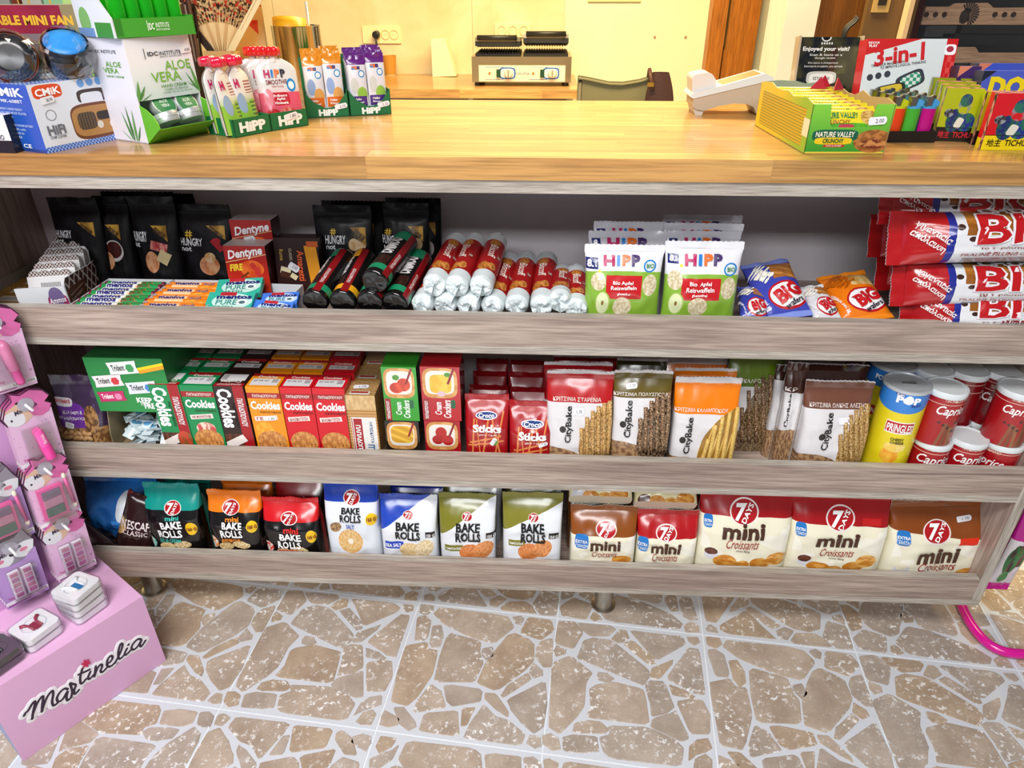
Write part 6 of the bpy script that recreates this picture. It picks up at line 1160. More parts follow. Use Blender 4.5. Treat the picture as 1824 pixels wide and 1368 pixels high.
# card terminal
Y0 = .43
def P2(pts, Y, ox, oy, sc): return [(at(ox+x/sc, oy+y/sc, Y).x, at(ox+x/sc, oy+y/sc, Y).z) for x, y in pts]
body = P2([(1110, 715), (1025, 735), (1018, 800), (1050, 822), (1110, 830), (1220, 795), (1330, 775), (1440, 778), (1490, 800), (1520, 868), (1600, 868), (1650, 720), (1660, 615), (1640, 590), (1120, 690)], Y0, 1000, 0, 4.343)
zmin = min(z for x, z in body); body = [(x, z-zmin+ZC) for x, z in body]; off = ZC-zmin
t = thing('card_terminal', 'white and grey card payment terminal sloping on the worktop', 'payment terminal', TM((0, 0, 0)))
G().prism(body, Y0, Y0+.08, 'y').obj('base', M('#b9aa98', .45), t, bevel=.003)
top = [(x, z+off) for x, z in P2([(1025, 735), (1110, 715), (1600, 600), (1660, 615), (1640, 565), (1580, 540), (1225, 640), (1020, 690), (995, 720)], Y0, 1000, 0, 4.343)]
G().prism(top, Y0-.002, Y0+.082, 'y').obj('upper_shell', M('#d6dde2', .35), t, bevel=.002)
hump = [(x, z+off) for x, z in P2([(1022, 700), (1020, 575), (1045, 553), (1140, 535), (1175, 545), (1205, 590), (1215, 655)], Y0, 1000, 0, 4.343)]
G().prism(hump, Y0+.008, Y0+.072, 'y').obj('printer_cover', M('#dcd8d4', .3), t, bevel=.006)
sc_ = [(x, z+off) for x, z in P2([(1250, 640), (1560, 548), (1560, 543), (1250, 633)], Y0, 1000, 0, 4.343)]
G().prism(sc_, Y0+.008, Y0+.072, 'y').obj('screen', M('#a78c62', .2), t)
foot = [(x, z+off) for x, z in P2([(1025, 800), (1040, 868), (1090, 868), (1112, 828)], Y0, 1000, 0, 4.343)]
G().prism(foot, Y0+.004, Y0+.076, 'y').obj('foot', M('#c9c0b6', .45), t, bevel=.002)
# cereal bar box
b = BxC('cereal_bar_box', 'open yellow and green cereal bar box with a torn rim', 'cereal bar box', (1431.5, 274.6), (1573.5, 274.6), .27, (1439.5, 185.7), ZC); w, d, H = b.W/2, b.D/2, b.H
NVF = ('g', '#2f8f2c', '#7dc03a', 1, 0, 1); cut = [(-w, 0), (w, 0), (w*1.02, H), (w*.55, H), (w*.5, H*.62), (w*.44, H*.54), (-w*.44, H*.54), (-w*.5, H*.62), (-w*.56, H), (-w, H)]
G().prism(cut, -d, -d+.0015, 'y', 0, 0).obj('front_wall', PM('nvF', NVF, [('r', 0, 0, 1, .05, '#e0c84a'), ('e', .58, .03, 1.06, .5, ('n', '#b5763a', '#8a5424', 12)), ('e', .66, .12, 1.02, .3, ('n', '#c98a4a', '#6d2a22', 12)), ('rr', .06, .26, .62, .5, '#0f5a40'), ('rr', .1, .2, .56, .34, '#e6c41c'), ('rr', .22, .14, .48, .2, '#b3222c')]), b.t)
decal(b.t, b.fc['F'], [('NATURE VALLEY', .1, .35, .58, .46, '#f3ead2', dict(b=.02)), ('CRUNCHY', .2, .23, .46, .32, '#1e5a34', dict(b=.03)), ('OATS & HONEY', .25, .155, .45, .19, '#f3ead2')]); sticker(b.t, b.fc['F'], .82, .68, .22, .16, 4, '2.00')
rim = [(-d, 0), (d, 0)]+[(d-2*d*k/9, H*(1.04 if k < 4 else 1.0)+.003*((k*7) % 3)) for k in range(9)]+[(-d, H)]
o = G().prism(rim, -w, -w+.0015, 'x', 1, 0).obj('side_wall', [PM('nvL', ('g', '#8fb82c', '#e2c21c', 0, .15, .6), [('r', .08, .1, .92, .78, ('s', '#c9a81c', '#6a7a1c', 18, 90, .75)), ('r', .0, .3, .1, .62, '#e9e0c0')]), M('#b9a888', .6)], b.t)
G().prism([(x, z*(1 if x < 0 else .9)) for x, z in rim], w-.0015, w, 'x').obj('side_wall', M('#b59a6c', .6), b.t)
G().prism([(-w, 0), (w, 0), (w, H*.98), (w*.7, H*1.04), (w*.3, H*1.0), (0, H*1.06), (-w*.5, H*1.08), (-w, H*1.04)], d-.0015, d, 'y').obj('back_wall', M('#8fa090', .6), b.t); G().box(-w, w, -d, d, 0, .0015).obj('base', M('#b59a6c', .6), b.t)
for k in range(9):
    y = -d+.026+k*.0265; p = PkM('cereal_bar', 'yellow and green wrapped cereal bar lying across its box, %s from the front' % ('first', 'second', 'third', 'fourth', 'fifth', 'sixth', 'seventh', 'eighth', 'ninth')[k], 'cereal bar', b.mw @ Vector((w-.004, y, H*.6+.0012*k)), b.n*.55+Vector((0, 0, .83)), -b.ex, .042, 2*w-.008, .016, 'pillow', 250+k, 'cereal bars in the open box'); p.amp = .0015
    p.bag('nvbar', ('n', '#e0c41c', '#c9cf2a', 3), uvl=[('r', .0, .0, .35, 1, '#4fa02c'), ('r', .35, .3, .9, .62, '#e6cf2a'), ('e', .3, .05, .95, .3, ('n', '#d8b070', '#b5803c', 14)), ('rr', .12, .4, .3, .6, '#c23a52')], uvt=[('NATURE VALLEY', .55, .34, .8, .86, '#1e7a4a', dict(b=.02, rot=-90)), ('CRUNCHY', .3, .45, .48, .8, '#a8641c', dict(b=.02, rot=-90))], back='#c9b01c', nu=12, nv=16)
for k, (x, y) in enumerate(((.02, .02), (.04, .045), (.052, .005))):
    o = G().prism([(-.016, 0), (.014, 0), (.006, .022)], 0, .0015, 'y').obj('red_card_corner', M('#b31a2c', .5), b.t); o.location = (x, y+.05, H*.98); o.rotation_euler = (-.5, 0, .3*k)
# lighters
t = thing('lighter_tray', 'black counter tray holding rows of lighters', 'tray', TM(atz(1621, 254, ZC), 1.5)); tw, td = .042, .105
for q in ((-tw, tw, 0, 2*td, 0, .002), (-tw, tw, 0, .002, .002, .019), (-tw, -tw+.002, .002, 2*td, .002, .019), (tw-.002, tw, .002, 2*td, .002, .019), (-tw, tw, 2*td-.002, 2*td, .002, .019)): G().box(*q).obj('tray_wall', M('#111113', .35), t)
LC = ('#e8481c', '#49b53a', '#c21288', '#e0b81c', '#2a8fd0', '#d5222c'); BT = ('#b9c81c', '#4a9fd8', '#3f9ad6')
for r in range(6):
    for c in range(3):
        q = thing('lighter', '%s lighter, %s column, %s from the front of the tray' % (('orange', 'green', 'magenta', 'yellow', 'blue', 'red')[(c+r*2) % 6 if r else c], ('left', 'middle', 'right')[c], ('first', 'second', 'third', 'fourth', 'fifth', 'sixth')[r]), 'lighter', t.matrix_world @ TM((-.0265+c*.0265, .017+r*.032, .0022)), 'lighters in the black tray')
        R = 10; ov = [(.0118*cos(2*pi*i/16), .0068*sin(2*pi*i/16)) for i in range(16)]
        G().prism(ov, 0, .052, 'z').obj('fuel_body', M(LC[(c+r*2) % 6 if r else c], .2, trans=.15), q, autos=True)
        G().prism([(x*1.02, y*1.02) for x, y in ov], .052, .056, 'z').obj('collar', M(BT[c], .3), q, autos=True)
        G().box(-.0105, -.001, -.006, .006, .056, .071).obj('wind_guard', M('#b9b4a8', .25, 1), q, bevel=.0015); G().prism([(.0, .056), (.0112, .056), (.0118, .064), (.002, .068)], -.0055, .0055, 'y').obj('button', M(BT[c], .3), q, bevel=.001)
        g = G().lathe([(.004, -.003), (.0042, -.0028), (.0042, .0028), (.004, .003)], 12); o = g.obj('spark_wheel', M('#6b665c', .35, .8), q, autos=True); o.location = (.001, 0, .0695); o.rotation_euler = (pi/2, 0, 0)
# card game packs
def game(label, A, B, D, tp, c, c2, seed, front=True, dims=None):
    b = BxC('card_game_pack', label, 'card game pack', A, B, D, tp, ZC); cc = [('r', 0, 0, 1, .27, c2)]
    if front:
        cc += [('e', .2, .18, .62, .62, ('n', '#1d2a6a', '#1f5a4a', 7)), ('e', .5, .2, .98, .55, ('n', '#1f6a52', '#23308a', 7)), ('e', .42, .52, .78, .84, ('n', c, '#7a8a94', 4)), ('e', .44, .66, .76, .9, ('n', '#1f3a6a', '#2a6a5a', 6)), ('e', .1, .46, .36, .62, ('n', '#8d9498', '#2b2b33', 8)), ('rr', .46, .26, .66, .46, '#d9dccf', -20, .7), ('r', .0, .26, 1, .272, '#15140f')]
    b.box('game%d' % seed, c, uvl=cc, uvt=[('地主', .08, .07, .4, .2, '#d02a3a' if c2 == '#14130f' else '#14130f', dict(b=.01)), ('TICHU', .48, .08, .96, .19, '#d02a3a' if c2 == '#14130f' else '#14130f', dict(b=.015))] if front else (), left=(c, [('r', 0, 0, 1, .2, c2), ('r', .6, 0, 1, 1, ('n', '#d99a88', '#1d1a18', 6))]), top=(('n', '#d98a80', '#3a201c', 5),), bevel=.0008)
    return b
game('lime and black card game pack at the front of its row', (1661, 250.7), (1726, 253.4), .018, (1682, 156.5), '#a9b412', '#14130f', 301)
for k in range(3):
    f = k+1; game('lime and black card game pack in the row, %s behind the front one' % ('first', 'second', 'third')[k], (1661-f*7.5, 250.7-f*6), (1726-f*7.5, 253.4-f*6), .016, (1682-f*8.5, 156.5-f*6), '#98a312', '#14130f', 302, False)
game('red and yellow card game pack cut by the right frame edge', (1746, 267), (1826, 268), .02, (1766, 166), '#c9121f', '#e6cf12', 303)
game('lime and black card game pack leaning behind the red one', (1731, 258), (1800, 259), .016, (1752, 163), '#a9b412', '#14130f', 304)
# board game carton and sign behind
b = Bx('board_game_carton', 'white and red three in one board game carton standing upright', 'game carton', 1541, 1702, 69, .27, ZC, D=.035, row=100, lean=10)
b.box('game3', '#dfe8ea', [('d', 1535, 100, 1640, 70, '#cf1f22'), ('r', 1677, 60, 1712, 190, '#d2191c'), ('r', 1679, 100, 1704, 180, ('ck', '#d2191c', '#e6504a', 24, 16)), ('rr', 1683, 79, 1703, 98, '#ffffff'), ('e', 1686, 82, 1699, 93, '#b0304a'), ('e', 1544, 132, 1555, 144, '#3a4048'), ('e', 1559, 129, 1570, 141, '#3a4048'), ('e', 1575, 126, 1586, 138, '#3a4048'), ('rr', 1596, 128, 1646, 158, '#3a3d46', 24), ('rr', 1604, 132, 1640, 154, ('ck', '#2a9a74', '#e3eae6', 26, 26), 24), ('rr', 1556, 150, 1612, 172, '#2a2b30', 12), ('rr', 1562, 152, 1606, 168, '#e0c23a', 12)],
      [('3-in-1', 1558, 80, 1646, 113, '#d2232a', dict(b=.03, ang=8)), ('INDOOR', 1547, 74, 1567, 78, '#ffffff', dict(b=.02)), ('PLAY', 1548, 79, 1563, 84, '#ffffff', dict(b=.03)), ('TAKE YOUR IMAGINATION', 1552, 111, 1610, 116, '#4a4d55', dict(ang=8)), ('TO IMPROVE LOGICAL THINKING', 1568, 113, 1648, 118, '#4a4d55', dict(ang=8))], right=('#a8161a',), left=('#cf1f22',))
b = Bx('review_sign', 'glossy black countertop sign with white lines of text', 'sign', 1424, 1527, 66, .36, ZC, D=.012, row=100, lean=9)
b.box('sign', ('n', '#0e1116', '#1a2027', 2), [('d', 1414, 140, 1530, 128, ('n', '#12161c', '#3a3a22', 3)), ('rr', 1436, 127, 1489, 150, '#c4c8c2'), ('rr', 1441, 131, 1484, 150, '#e8ebe6'), ('e', 1464, 58, 1482, 74, '#dfe3e8'), ('e', 1466, 58, 1480, 72, '#0b0c0f')], [('★★★★★', 1462, 74, 1484, 80, '#f2f2f2'), ('Enjoyed your visit?', 1430, 83, 1513, 93, '#f4f4f4', dict(b=.025)), ('Scan & leave us a', 1442, 95.5, 1500, 99.5, '#e6e6e6'), ('Google review', 1451, 101.5, 1488, 106, '#e6e6e6'), ('Σας άρεσε η εξυπηρέτησή', 1439, 110.5, 1492, 114, '#e6e6e6'), ('Σκανάρετε & αφήστε μας κριτική!', 1432, 116.5, 1500, 120.5, '#e6e6e6'), ('ΕΣΤΙΑΤΟΡΙΟ', 1448, 137, 1477, 142, '#333')], rough=.12, coat=.6)
g = G(); w, H = b.W/2, b.H
for x in (-w-.006, w+.002): g = G().box(x, x+.004, -.012, .014, 0, H+.002); g.obj('acrylic_edge', M('#d8c3a6', .2, trans=.3), b.t)
def dogbox(label, l, r, t_, Y, c, c2, seed, word):
    b = Bx('card_game_box', label, 'card game box', l, r, t_, Y, ZC, D=.03, row=t_+20, lean=4)
    b.box('dog%d' % seed, c, [('d', l, t_+20, l+34, t_-4, c2)], [(word, l+12, t_+10, r+20, t_+48, '#e8d21c', dict(b=.06))] if word else [], left=('#1c2440',), top=('#5a6ad0',))
dogbox('blue card game box with bulging yellow letters at the right edge', 1748, 1835, 126, .2, '#4a5cc4', '#1a2038', 311, 'DOG')
dogbox('blue and orange card game box behind the yellow lettered one', 1740, 1832, 113, .255, '#3f55c0', '#e0825a', 312, '')
dogbox('small orange and purple card game box left of the blue ones', 1705, 1744, 118, .25, '#43265e', '#e08a68', 313, '')
# ---------------------------------------------------------------- pink display stand at the left
SR = atz(296, 1176, 0); SL = atz(42, 1357, 0); e1 = (SR-SL).normalized(); nr = Vector((e1.y, -e1.x, 0)); HB = .205
P_ = atz(174.5, 990, HB); DP = (P_-SR).dot(-nr); SLn = SL-e1*.0
PINK = M('#d9a9cf', .5, name='pink_card'); PINK2 = M('#c58fc4', .55, name='mauve_card')
mw = Matrix(((e1.x, -nr.x, 0, SL.x), (e1.y, -nr.y, 0, SL.y), (0, 0, 1, 0), (0, 0, 0, 1)))   # local x along the front, y into the stand
st = thing('makeup_stand', 'pink cardboard floor stand for toy make-up with script lettering', 'display stand', mw); LW = (SR-SL).length
G().box(0, LW, 0, DP, .0005, HB, 0, {'L': 1}).obj('base_box', [PINK, M('#aab4dc', .5)], st, bevel=.0015)
G().box(-.12, LW-.002, DP-.004, DP+.012, HB, 1.62).obj('back_board', PM('backb', ('n', '#cf9ecb', '#c48fc6', 2), [('e', .45, .05, .62, .1, '#b4b0bc'), ('e', .2, .28, .42, .34, '#8d5fb0'), ('e', .6, .3, .8, .34, '#b4b0bc')]), st, bevel=.001)  # upper part, out of view, raised to shade the left end of the shelves
Fm = Face((0, 0, 0), (LW, 0, 0), (0, 0, HB))
def smooth(P, n=4):
    o = []
    for i in range(len(P)-1):
        a, b, c, d_ = P[max(i-1, 0)], P[i], P[i+1], P[min(i+2, len(P)-1)]
        for k in range(n): u = k/n; o.append(.5*((2*b)+(c-a)*u+(2*a-5*b+4*c-d_)*u*u+(3*b-a-3*c+d_)*u**3))
    return o+[P[-1]]
SCRIPT = [[(150, 1038), (158, 1022), (176, 1004), (200, 965), (216, 948), (218, 965), (208, 1010), (201, 1058)], [(204, 1030), (232, 960), (262, 918), (270, 925), (264, 970), (262, 1012)], [(264, 1000), (290, 930), (318, 888), (330, 884), (332, 910), (326, 950), (336, 974), (360, 958)],
 [(424, 872), (404, 868), (374, 892), (356, 928), (366, 950), (394, 932), (424, 882), (416, 920), (424, 942), (446, 922)], [(446, 922), (452, 884), (442, 846), (438, 834), (452, 838), (474, 846), (464, 880), (470, 902), (494, 876)], [(516, 742), (503, 792), (504, 830), (516, 834), (538, 808)], [(492, 780), (528, 764), (562, 748)], [(566, 762), (552, 796), (560, 808), (586, 782)],
 [(600, 728), (596, 760), (592, 792)], [(594, 780), (612, 738), (632, 716), (640, 728), (630, 756), (642, 764), (668, 738)], [(668, 716), (694, 696), (706, 672), (694, 662), (674, 688), (672, 722), (690, 730), (722, 704)], [(722, 704), (754, 642), (768, 594), (756, 588), (742, 634), (744, 676), (758, 678), (780, 654)], [(796, 616), (782, 646), (790, 656), (818, 628)], [(804, 594), (807, 590)],
 [(886, 560), (864, 558), (836, 584), (824, 612), (836, 624), (862, 604), (888, 562), (878, 590), (886, 604), (912, 566)]]
def facept(x, y):
    o_ = mw.inverted() @ CAM; d_ = mw.inverted().to_3x3() @ ray(x/3.525, 980+y/3.525); q = o_-d_*(o_.y/d_.y); return Vector((q.x, q.z))
def script(wd_, flat, mat, name):
    """brush strokes as flattened tubes on the front panel"""
    g = G()
    for sk in SCRIPT:
        P3 = smooth([Vector((p.x, 0, p.y)) for p in (facept(*c) for c in sk)], 5); g.tube(P3, wd_, 12)
        for p in (P3[0], P3[-1]): g.ball(p, wd_, 12, 8)
    g.v = [(x, y*flat, z) for x, y, z in g.v]
    return g.obj(name, mat, st, True)
script(.0098, .1, M('#e9e5ec', .5), 'outline_lettering'); script(.0030, .6, M('#2a1a30', .4), 'lettering')
decal(st, Fm, [('✱', .505, .6, .56, .7, '#c2184f', dict(b=.02))], 'red_star', .0024)
PLm = mw @ Matrix.Translation((0, DP-.004, 0)); PLo = PLm.translation.copy()
def onpanel(px, py, out):
    p0 = PLo+nr*out; d_ = ray(px, py); return CAM+d_*((p0-CAM).dot(nr)/d_.dot(nr))
UNI = [(.0, .32), (.05, .12), (.22, .0), (.42, .06), (.58, .2), (.76, .12), (.93, .2), (1., .4), (.88, .52), (1., .66), (.9, .86), (.66, 1.), (.44, .9), (.26, 1.02), (.27, .8), (.1, .62)]
CAT = [(.02, .45), (.12, .12), (.4, .0), (.7, .05), (.95, .3), (1., .55), (.92, .75), (.84, 1.05), (.66, .88), (.36, .88), (.14, 1.05), (.08, .75)]
OUTL = M('#4a2340', .5)
def blister(label, px, py, head, prod, cardc, group, n=4, W=.082):
    """header card centred on a photo point of the board; its copies hang behind it"""
    base = None
    for k in range(n):
        out = .012+.011*(n-1-k); q = onpanel(px, py, .012+.011*(n-1)) - nr*(.011*k) if 0 else onpanel(px, py, .012+.011*(n-1))-nr*(.011*k)
        m4 = Matrix(((e1.x, -nr.x, 0, q.x), (e1.y, -nr.y, 0, q.y), (0, 0, 1, q.z), (0, 0, 0, 1))) @ Matrix.Rotation(rad(4), 4, 'Y')
        if k:
            dup(base, m4, label[0]+', '+('second', 'third', 'fourth', 'fifth')[k-1]+' on its peg', group); continue
        base = thing('makeup_card', label[0]+', first on its peg', 'make-up card', m4, group)
        hs = UNI if head == 'u' else CAT; hw, hh = W*1.02, W*.82
        G().prism([((x-.5)*hw*1.06, (y-.5)*hh*1.06+.045) for x, y in hs], .0008, .0014, 'y').obj('header_outline', OUTL, base)
        hp = PM('head_'+head, '#d268a4', [('r', 0, 0, .52, .62, '#d2b09a', 25, 1.2), ('e', -.05, -.05, .42, .5, '#d9d9e0'), ('e', .12, .2, .17, .27, '#3a2330'), ('e', .3, .66, .4, .74, '#3a2330')]) if head == 'u' else PM('head_'+head, '#8d8794', [('e', .0, .0, .5, .45, '#d9d9e0'), ('e', .5, .1, 1.1, .6, '#d9d9e0'), ('e', .1, .18, .3, .32, '#d57a96'), ('e', .66, .3, .84, .42, '#d57a96'), ('e', .42, .28, .56, .4, '#35242c')])
        G().prism([((x-.5)*hw, (y-.5)*hh+.045) for x, y in hs], -.0006, .0006, 'y', 0, 0).obj('header_card', hp, base)
        G().box(-W*.46, W*.5, 0, .0008, -.085, .03).obj('backing_card', PM('card_'+cardc, cardc, [('sp', 0, .1, 1, 1, '#b58cb0', (9, 12), .66), ('r', .0, .06, 1, .13, '#e9e4ea'), ('r', .05, .02, .55, .05, '#8d4a80')]), base)
        decal(base, Face((-W*.46, 0, -.085), (W*.96, 0, 0), (0, 0, .115)), [({'gloss': 'LIP GLOSS', 'stick': 'LIPSTICK', 'eye': 'EYESHADOW', 'lips': 'LIP PALETTE'}[prod], .5, .075, .96, .115, '#4a2340'), ('Yummy', .08, .15, .35, .22, '#c24a8a', dict(b=.01))])
        decal(base, Face((-hw/2, -.0006, .045-hh/2), (hw, 0, 0), (0, 0, hh)), [('Martinelia', .22, .42, .72, .56, '#3a2340', dict(sh=.3, ang=12))], 'header_lettering')
        if prod == 'gloss':
            g = G().lathe([(.006, -.06), (.0075, -.055), (.0075, -.03), (.0095, -.028), (.0095, .02), (.008, .026), (.003, .03)], 18, mis=[0, 0, 0, 1, 1, 1]); o = g.obj('lip_gloss_tube', [M('#d9569c', .25), M('#e88ab8', .2, trans=.3)], base, True); o.location = (.004, -.012, -.012); o.rotation_euler = (0, rad(-8), 0)
        elif prod == 'stick':
            g = G().lathe([(.0095, -.05), (.0095, -.02), (.0085, -.018), (.0085, .012), (.006, .018)], 20, mis=[0, 0, 1, 1]); o = g.obj('lipstick_case', [M('#e23f9a', .25), M('#e85aa8', .22)], base, autos=True); o.location = (.006, -.012, -.02); o.rotation_euler = (0, rad(-8), 0)
            decal(o, Face((-.004, -.0092, -.012), (.008, 0, 0), (0, 0, .024)), [('Martinelia', .1, .05, .9, .95, '#f6d8ea', dict(rot=90))])
        elif prod == 'eye':
            o = G().box(-.028, .018, -.01, -.002, -.06, .012).obj('palette_case', M('#d9609a', .3), base, bevel=.003)
            for i, (cc, z0, z1) in enumerate((('#7d6a84', -.012, .006), ('#c98aa8', -.032, -.014), ('#4a6a64', -.054, -.034))): G().box(-.022, .012, -.0115, -.0095, z0, z1).obj('colour_pan', M(cc, .5), o, bevel=.001)
            g = G().tube([(.026, -.008, .02), (.031, -.008, -.045)], .0032, 10); o2 = g.obj('applicator', M('#d9609a', .3), base, True); G().ball((.0315, -.008, -.05), (.0042, .004, .007)).ball((.0258, -.008, .024), (.0042, .004, .007)).obj('sponge_tip', M('#e3dccb', .7), o2, True)
        else:
            for i, x in enumerate((-.02, .004)):
                o = G().box(x, x+.019, -.008, -.002, -.066, .0).obj('lip_palette', M('#d8d0dc', .3), base, bevel=.002)
                for j in range(5): G().box(x+.003, x+.016, -.0092, -.0078, -.062+j*.0125, -.053+j*.0125).obj('colour_pan', M(('#b04a86', '#c05a9a', '#b86a8a', '#a8508f', '#c87aa0')[(j+i) % 5], .4), o)
        G().prism([(-.022, -.08), (.03, -.08), (.03, .005), (-.022, .005)], -.0135, -.013, 'y').obj('clear_blister', clear(), base)
        o = G().tube([(0, .004, .052), (0, -.03, .05)], .0028, 8).obj('peg', M('#dfe2e6', .35), base); G().lathe([(.014, -.0006), (.014, .0006)], 20).obj('peg_cover', M('#d9d4e2', .2, trans=.5), o).matrix_local = TM((0, -.0015, .052), 0, 90)
blister(('pink lip gloss card with a mane header high on the stand',), 2, 622, 'u', 'gloss', '#dcb3d4', 'gloss cards', 3)
blister(('pink lipstick card with a mane shaped header',), 58, 762, 'u', 'stick', '#dcb3d4', 'lipstick cards', 3)
blister(('pink eyeshadow card with a mane shaped header',), 91, 872, 'u', 'eye', '#dcb3d4', 'eyeshadow cards', 4)
blister(('pink lip palette card with a mane header low down',), 121, 967, 'u', 'lips', '#dcb3d4', 'lip palette cards', 4)
blister(('lilac eyeshadow card with a grey eared header at the left edge',), 2, 905, 'c', 'eye', '#b08cc8', 'lilac eyeshadow cards', 3)
blister(('lilac lip palette card with an eared grey header',), 30, 1012, 'c', 'lips', '#b08cc8', 'lilac lip palette cards', 4)
# earphone cases on the step of the stand
def rrect(a, r, n=5):
    o = []
    for cx, cy, s in ((a-r, a-r, 0), (-a+r, a-r, 90), (-a+r, -a+r, 180), (a-r, -a+r, 270)):
        for k in range(n+1): q = rad(s+90*k/n); o.append((cx+r*cos(q), cy+r*sin(q)))
    return o
def ear(label, px, py, k, tint, group):
    z = HB+.001+k*.0175; p = atz(px, py, HB); m4 = Matrix.Translation((p.x, p.y, z)) @ Matrix.Rotation(math.atan2(e1.y, e1.x)+rad(8+k*3), 4, 'Z'); a = .036
    t = thing('earphone_case', label, 'earphone case', m4, group)
    G().prism(rrect(a, .011), 0, .0165, 'z').obj('clear_case', clear(), t, bevel=.002)
    o = G().prism(rrect(a*.93, .01), .002, .0145, 'z').obj('card_insert', M('#e9ebee' if tint != '#1d2022' else '#2a2c2e', .5), t)
    for s in (-1, 1):
        G().tube([(s*.008, -.016, .0157), (s*.008, .004, .016), (s*.012, .012, .016), (s*.018, .015, .016)], [.0024, .0024, .0035, .0045], 8).obj('earbud', M(tint, .35), o, True)
    G().box(-.005, .005, -.02, .006, .0148, .0165).obj('remote', M(tint if tint != '#d9dde4' else '#3f8fd0', .35), o, bevel=.001)
    G().tube([(.022*cos(2*pi*i/20), .02*sin(2*pi*i/20), .0152) for i in range(20)], .0012, 6, closed=True).obj('cable', M('#d5d8dd' if tint != '#1d2022' else '#1d2022', .4), o, True)
for k in range(4): ear('white earphone case in the stack nearest the corner, %s from the bottom' % ('first', 'second', 'third', 'fourth')[k], 152, 1085, k, '#d9dde4', 'white earphone cases')
for k in range(2): ear('dark red earphone case in the middle stack, '+('lower', 'upper')[k]+' one', 70, 1133, k, '#8f2f46', 'red earphone cases')
for k in range(2): ear('black earphone case at the left edge, '+('lower', 'upper')[k]+' one', 0, 1180, k, '#1d2022', 'black earphone cases')
# ---------------------------------------------------------------- magenta rack right of the counter
MAG = M('#d60f92', .22, coat=.4, name='magenta_enamel')
t = thing('snack_rack', 'magenta tubular floor rack beside the right end of the counter', 'rack', TM((0, 0, 0)))
pts = [(1702, 1052), (1712, 1075), (1722, 1098), (1740, 1126), (1762, 1148), (1790, 1161), (1824, 1165), (1870, 1166), (1930, 1166)]
P = [atz(x, y, .0125) for x, y in pts]
G().tube(smooth(P), .0115, 14).obj('base_tube', MAG, t, True)
xr, yr = 1.32, .16
G().tube([(P[-1].x, P[-1].y, .0125), (xr, yr-.1, .0125), (xr, yr, .0125)], .0115, 12).obj('base_bar', MAG, t, True); G().tube([(xr, yr, .0125), (xr, yr, .62)], .0115, 12).obj('upright', MAG, t, True)
G().tube([(xr, yr, .5), (1.06, .02, .5)], .004, 8).obj('hook', MAG, t, True)
for k, (l, r, tp, bt, Y) in enumerate(((1778, 1812, 880, 1035, .13), (1792, 1830, 885, 1048, .09), (1806, 1850, 890, 1058, .05))):
    zb = at((l+r)/2, bt, Y).z
    b = Pk('snack_pack', 'hanging magenta and white pack with green leaves, %s from the counter' % ('nearest', 'second', 'third')[k], 'snack pack', l, r, tp, Y, zb, D=.025, row=960, seed=400+k, style='pillow', lean=-2, group='hanging magenta packs')
    b.bag('hang%d' % k, '#d4cfd4', uvl=[('h', 0, 1, .6, '#b00e86'), ('h', 0, 1, .9, '#5a1aa0'), ('r', 0, 0, 1, .09, '#c2108c'), ('e', .1, .2, .7, .56, ('n', '#1f6a34', '#2a1420', 5)), ('e', .4, .3, 1, .62, ('n', '#5a1024', '#2f7a3c', 4)), ('e', .2, .1, .6, .24, '#2f8a48')], back='#b00e86')
# ---------------------------------------------------------------- things behind on the worktop
t = thing('steel_canister', 'shiny round steel canister at the back of the worktop', 'canister', TM(Vector((at(528, 60, .585).x, .585, ZC)))); R = (at(570, 60, .585)-at(487, 60, .585)).length/2; zt_ = at(528, 45, .585).z-ZC
G().lathe([(R*.98, 0), (R, .003), (R, zt_-.002), (R*1.02, zt_), (R*.99, zt_), (R*.97, zt_-.004), (R*.97, .006), (.0001, .006)], 40, caps=False).obj('wall', M('#b9ae98', .12, 1, name='mirror_steel'), t, autos=True)
p = at(512, 38, .57)
t = thing('yellow_bowl', 'yellow plastic bowl tipped into the steel canister', 'bowl', TM((p.x, .575, p.z-.03), 0, -12)); R2 = .037
G().lathe([(R2*.6, -.05), (R2*.95, -.0), (R2, .035), (R2*.95, .035), (R2*.88, .0), (R2*.5, -.046), (.0001, -.046)], 30, caps=False).obj('shell', M('#e8a80c', .4), t, True)
p = at(542, 30, .585); tg = thing('glass_stirrer', 'thin clear stirring rod standing in the steel canister', 'stirrer', TM((p.x, .6, ZC+.01))); G().tube([(0, 0, 0), (.003, 0, p.z-ZC+.02)], .0028, 10).obj('rod', M('#f2ead0', .1, trans=.6), tg, True)
# folding fan standing open
pv = at(398, 118, .47); t = thing('folding_fan', 'open wooden folding fan with a black and red patterned leaf', 'fan', TM((pv.x, .47, pv.z), 0, -4)); nb = 19; R0, R1_ = .0, .2
leafm = PM('fanleaf', ('n', '#e2c08a', '#2a1a18', (30, 16), .5), [('sp', 0, 0, 1, 1, '#c2452c', (18, 12), .58)])
Rl = (at(345, 25, .47)-pv).length
for k in range(nb):
    a = rad(-33+66*k/(nb-1)+4); w_ = .0035
    o = G().box(-w_, w_, -.0012+.0006*(k % 2), .0004+.0006*(k % 2), .02, Rl*1.02).obj('rib', M('#e0bf8c' if k % 4 else '#c9a06c', .5), t); o.matrix_local = Matrix.Rotation(a, 4, 'Y')
def leaf(u, v):
    a = rad(-33+66*u+4); r = Rl*(.8+1.0*v); zz = .003 if round(u*36) % 2 else -.003; return (sin(a)*r, zz-.003, cos(a)*r)
G().grid(leaf, 36, 3).obj('leaf', leafm, t)
for a, c in ((-34, '#2a1a14'), (38, '#e6cfa0')):
    o = G().box(-.007, .007, -.005, -.002, 0, Rl*1.9).obj('guard', M(c, .45), t); o.matrix_local = Matrix.Rotation(rad(a), 4, 'Y')
zb = ZC
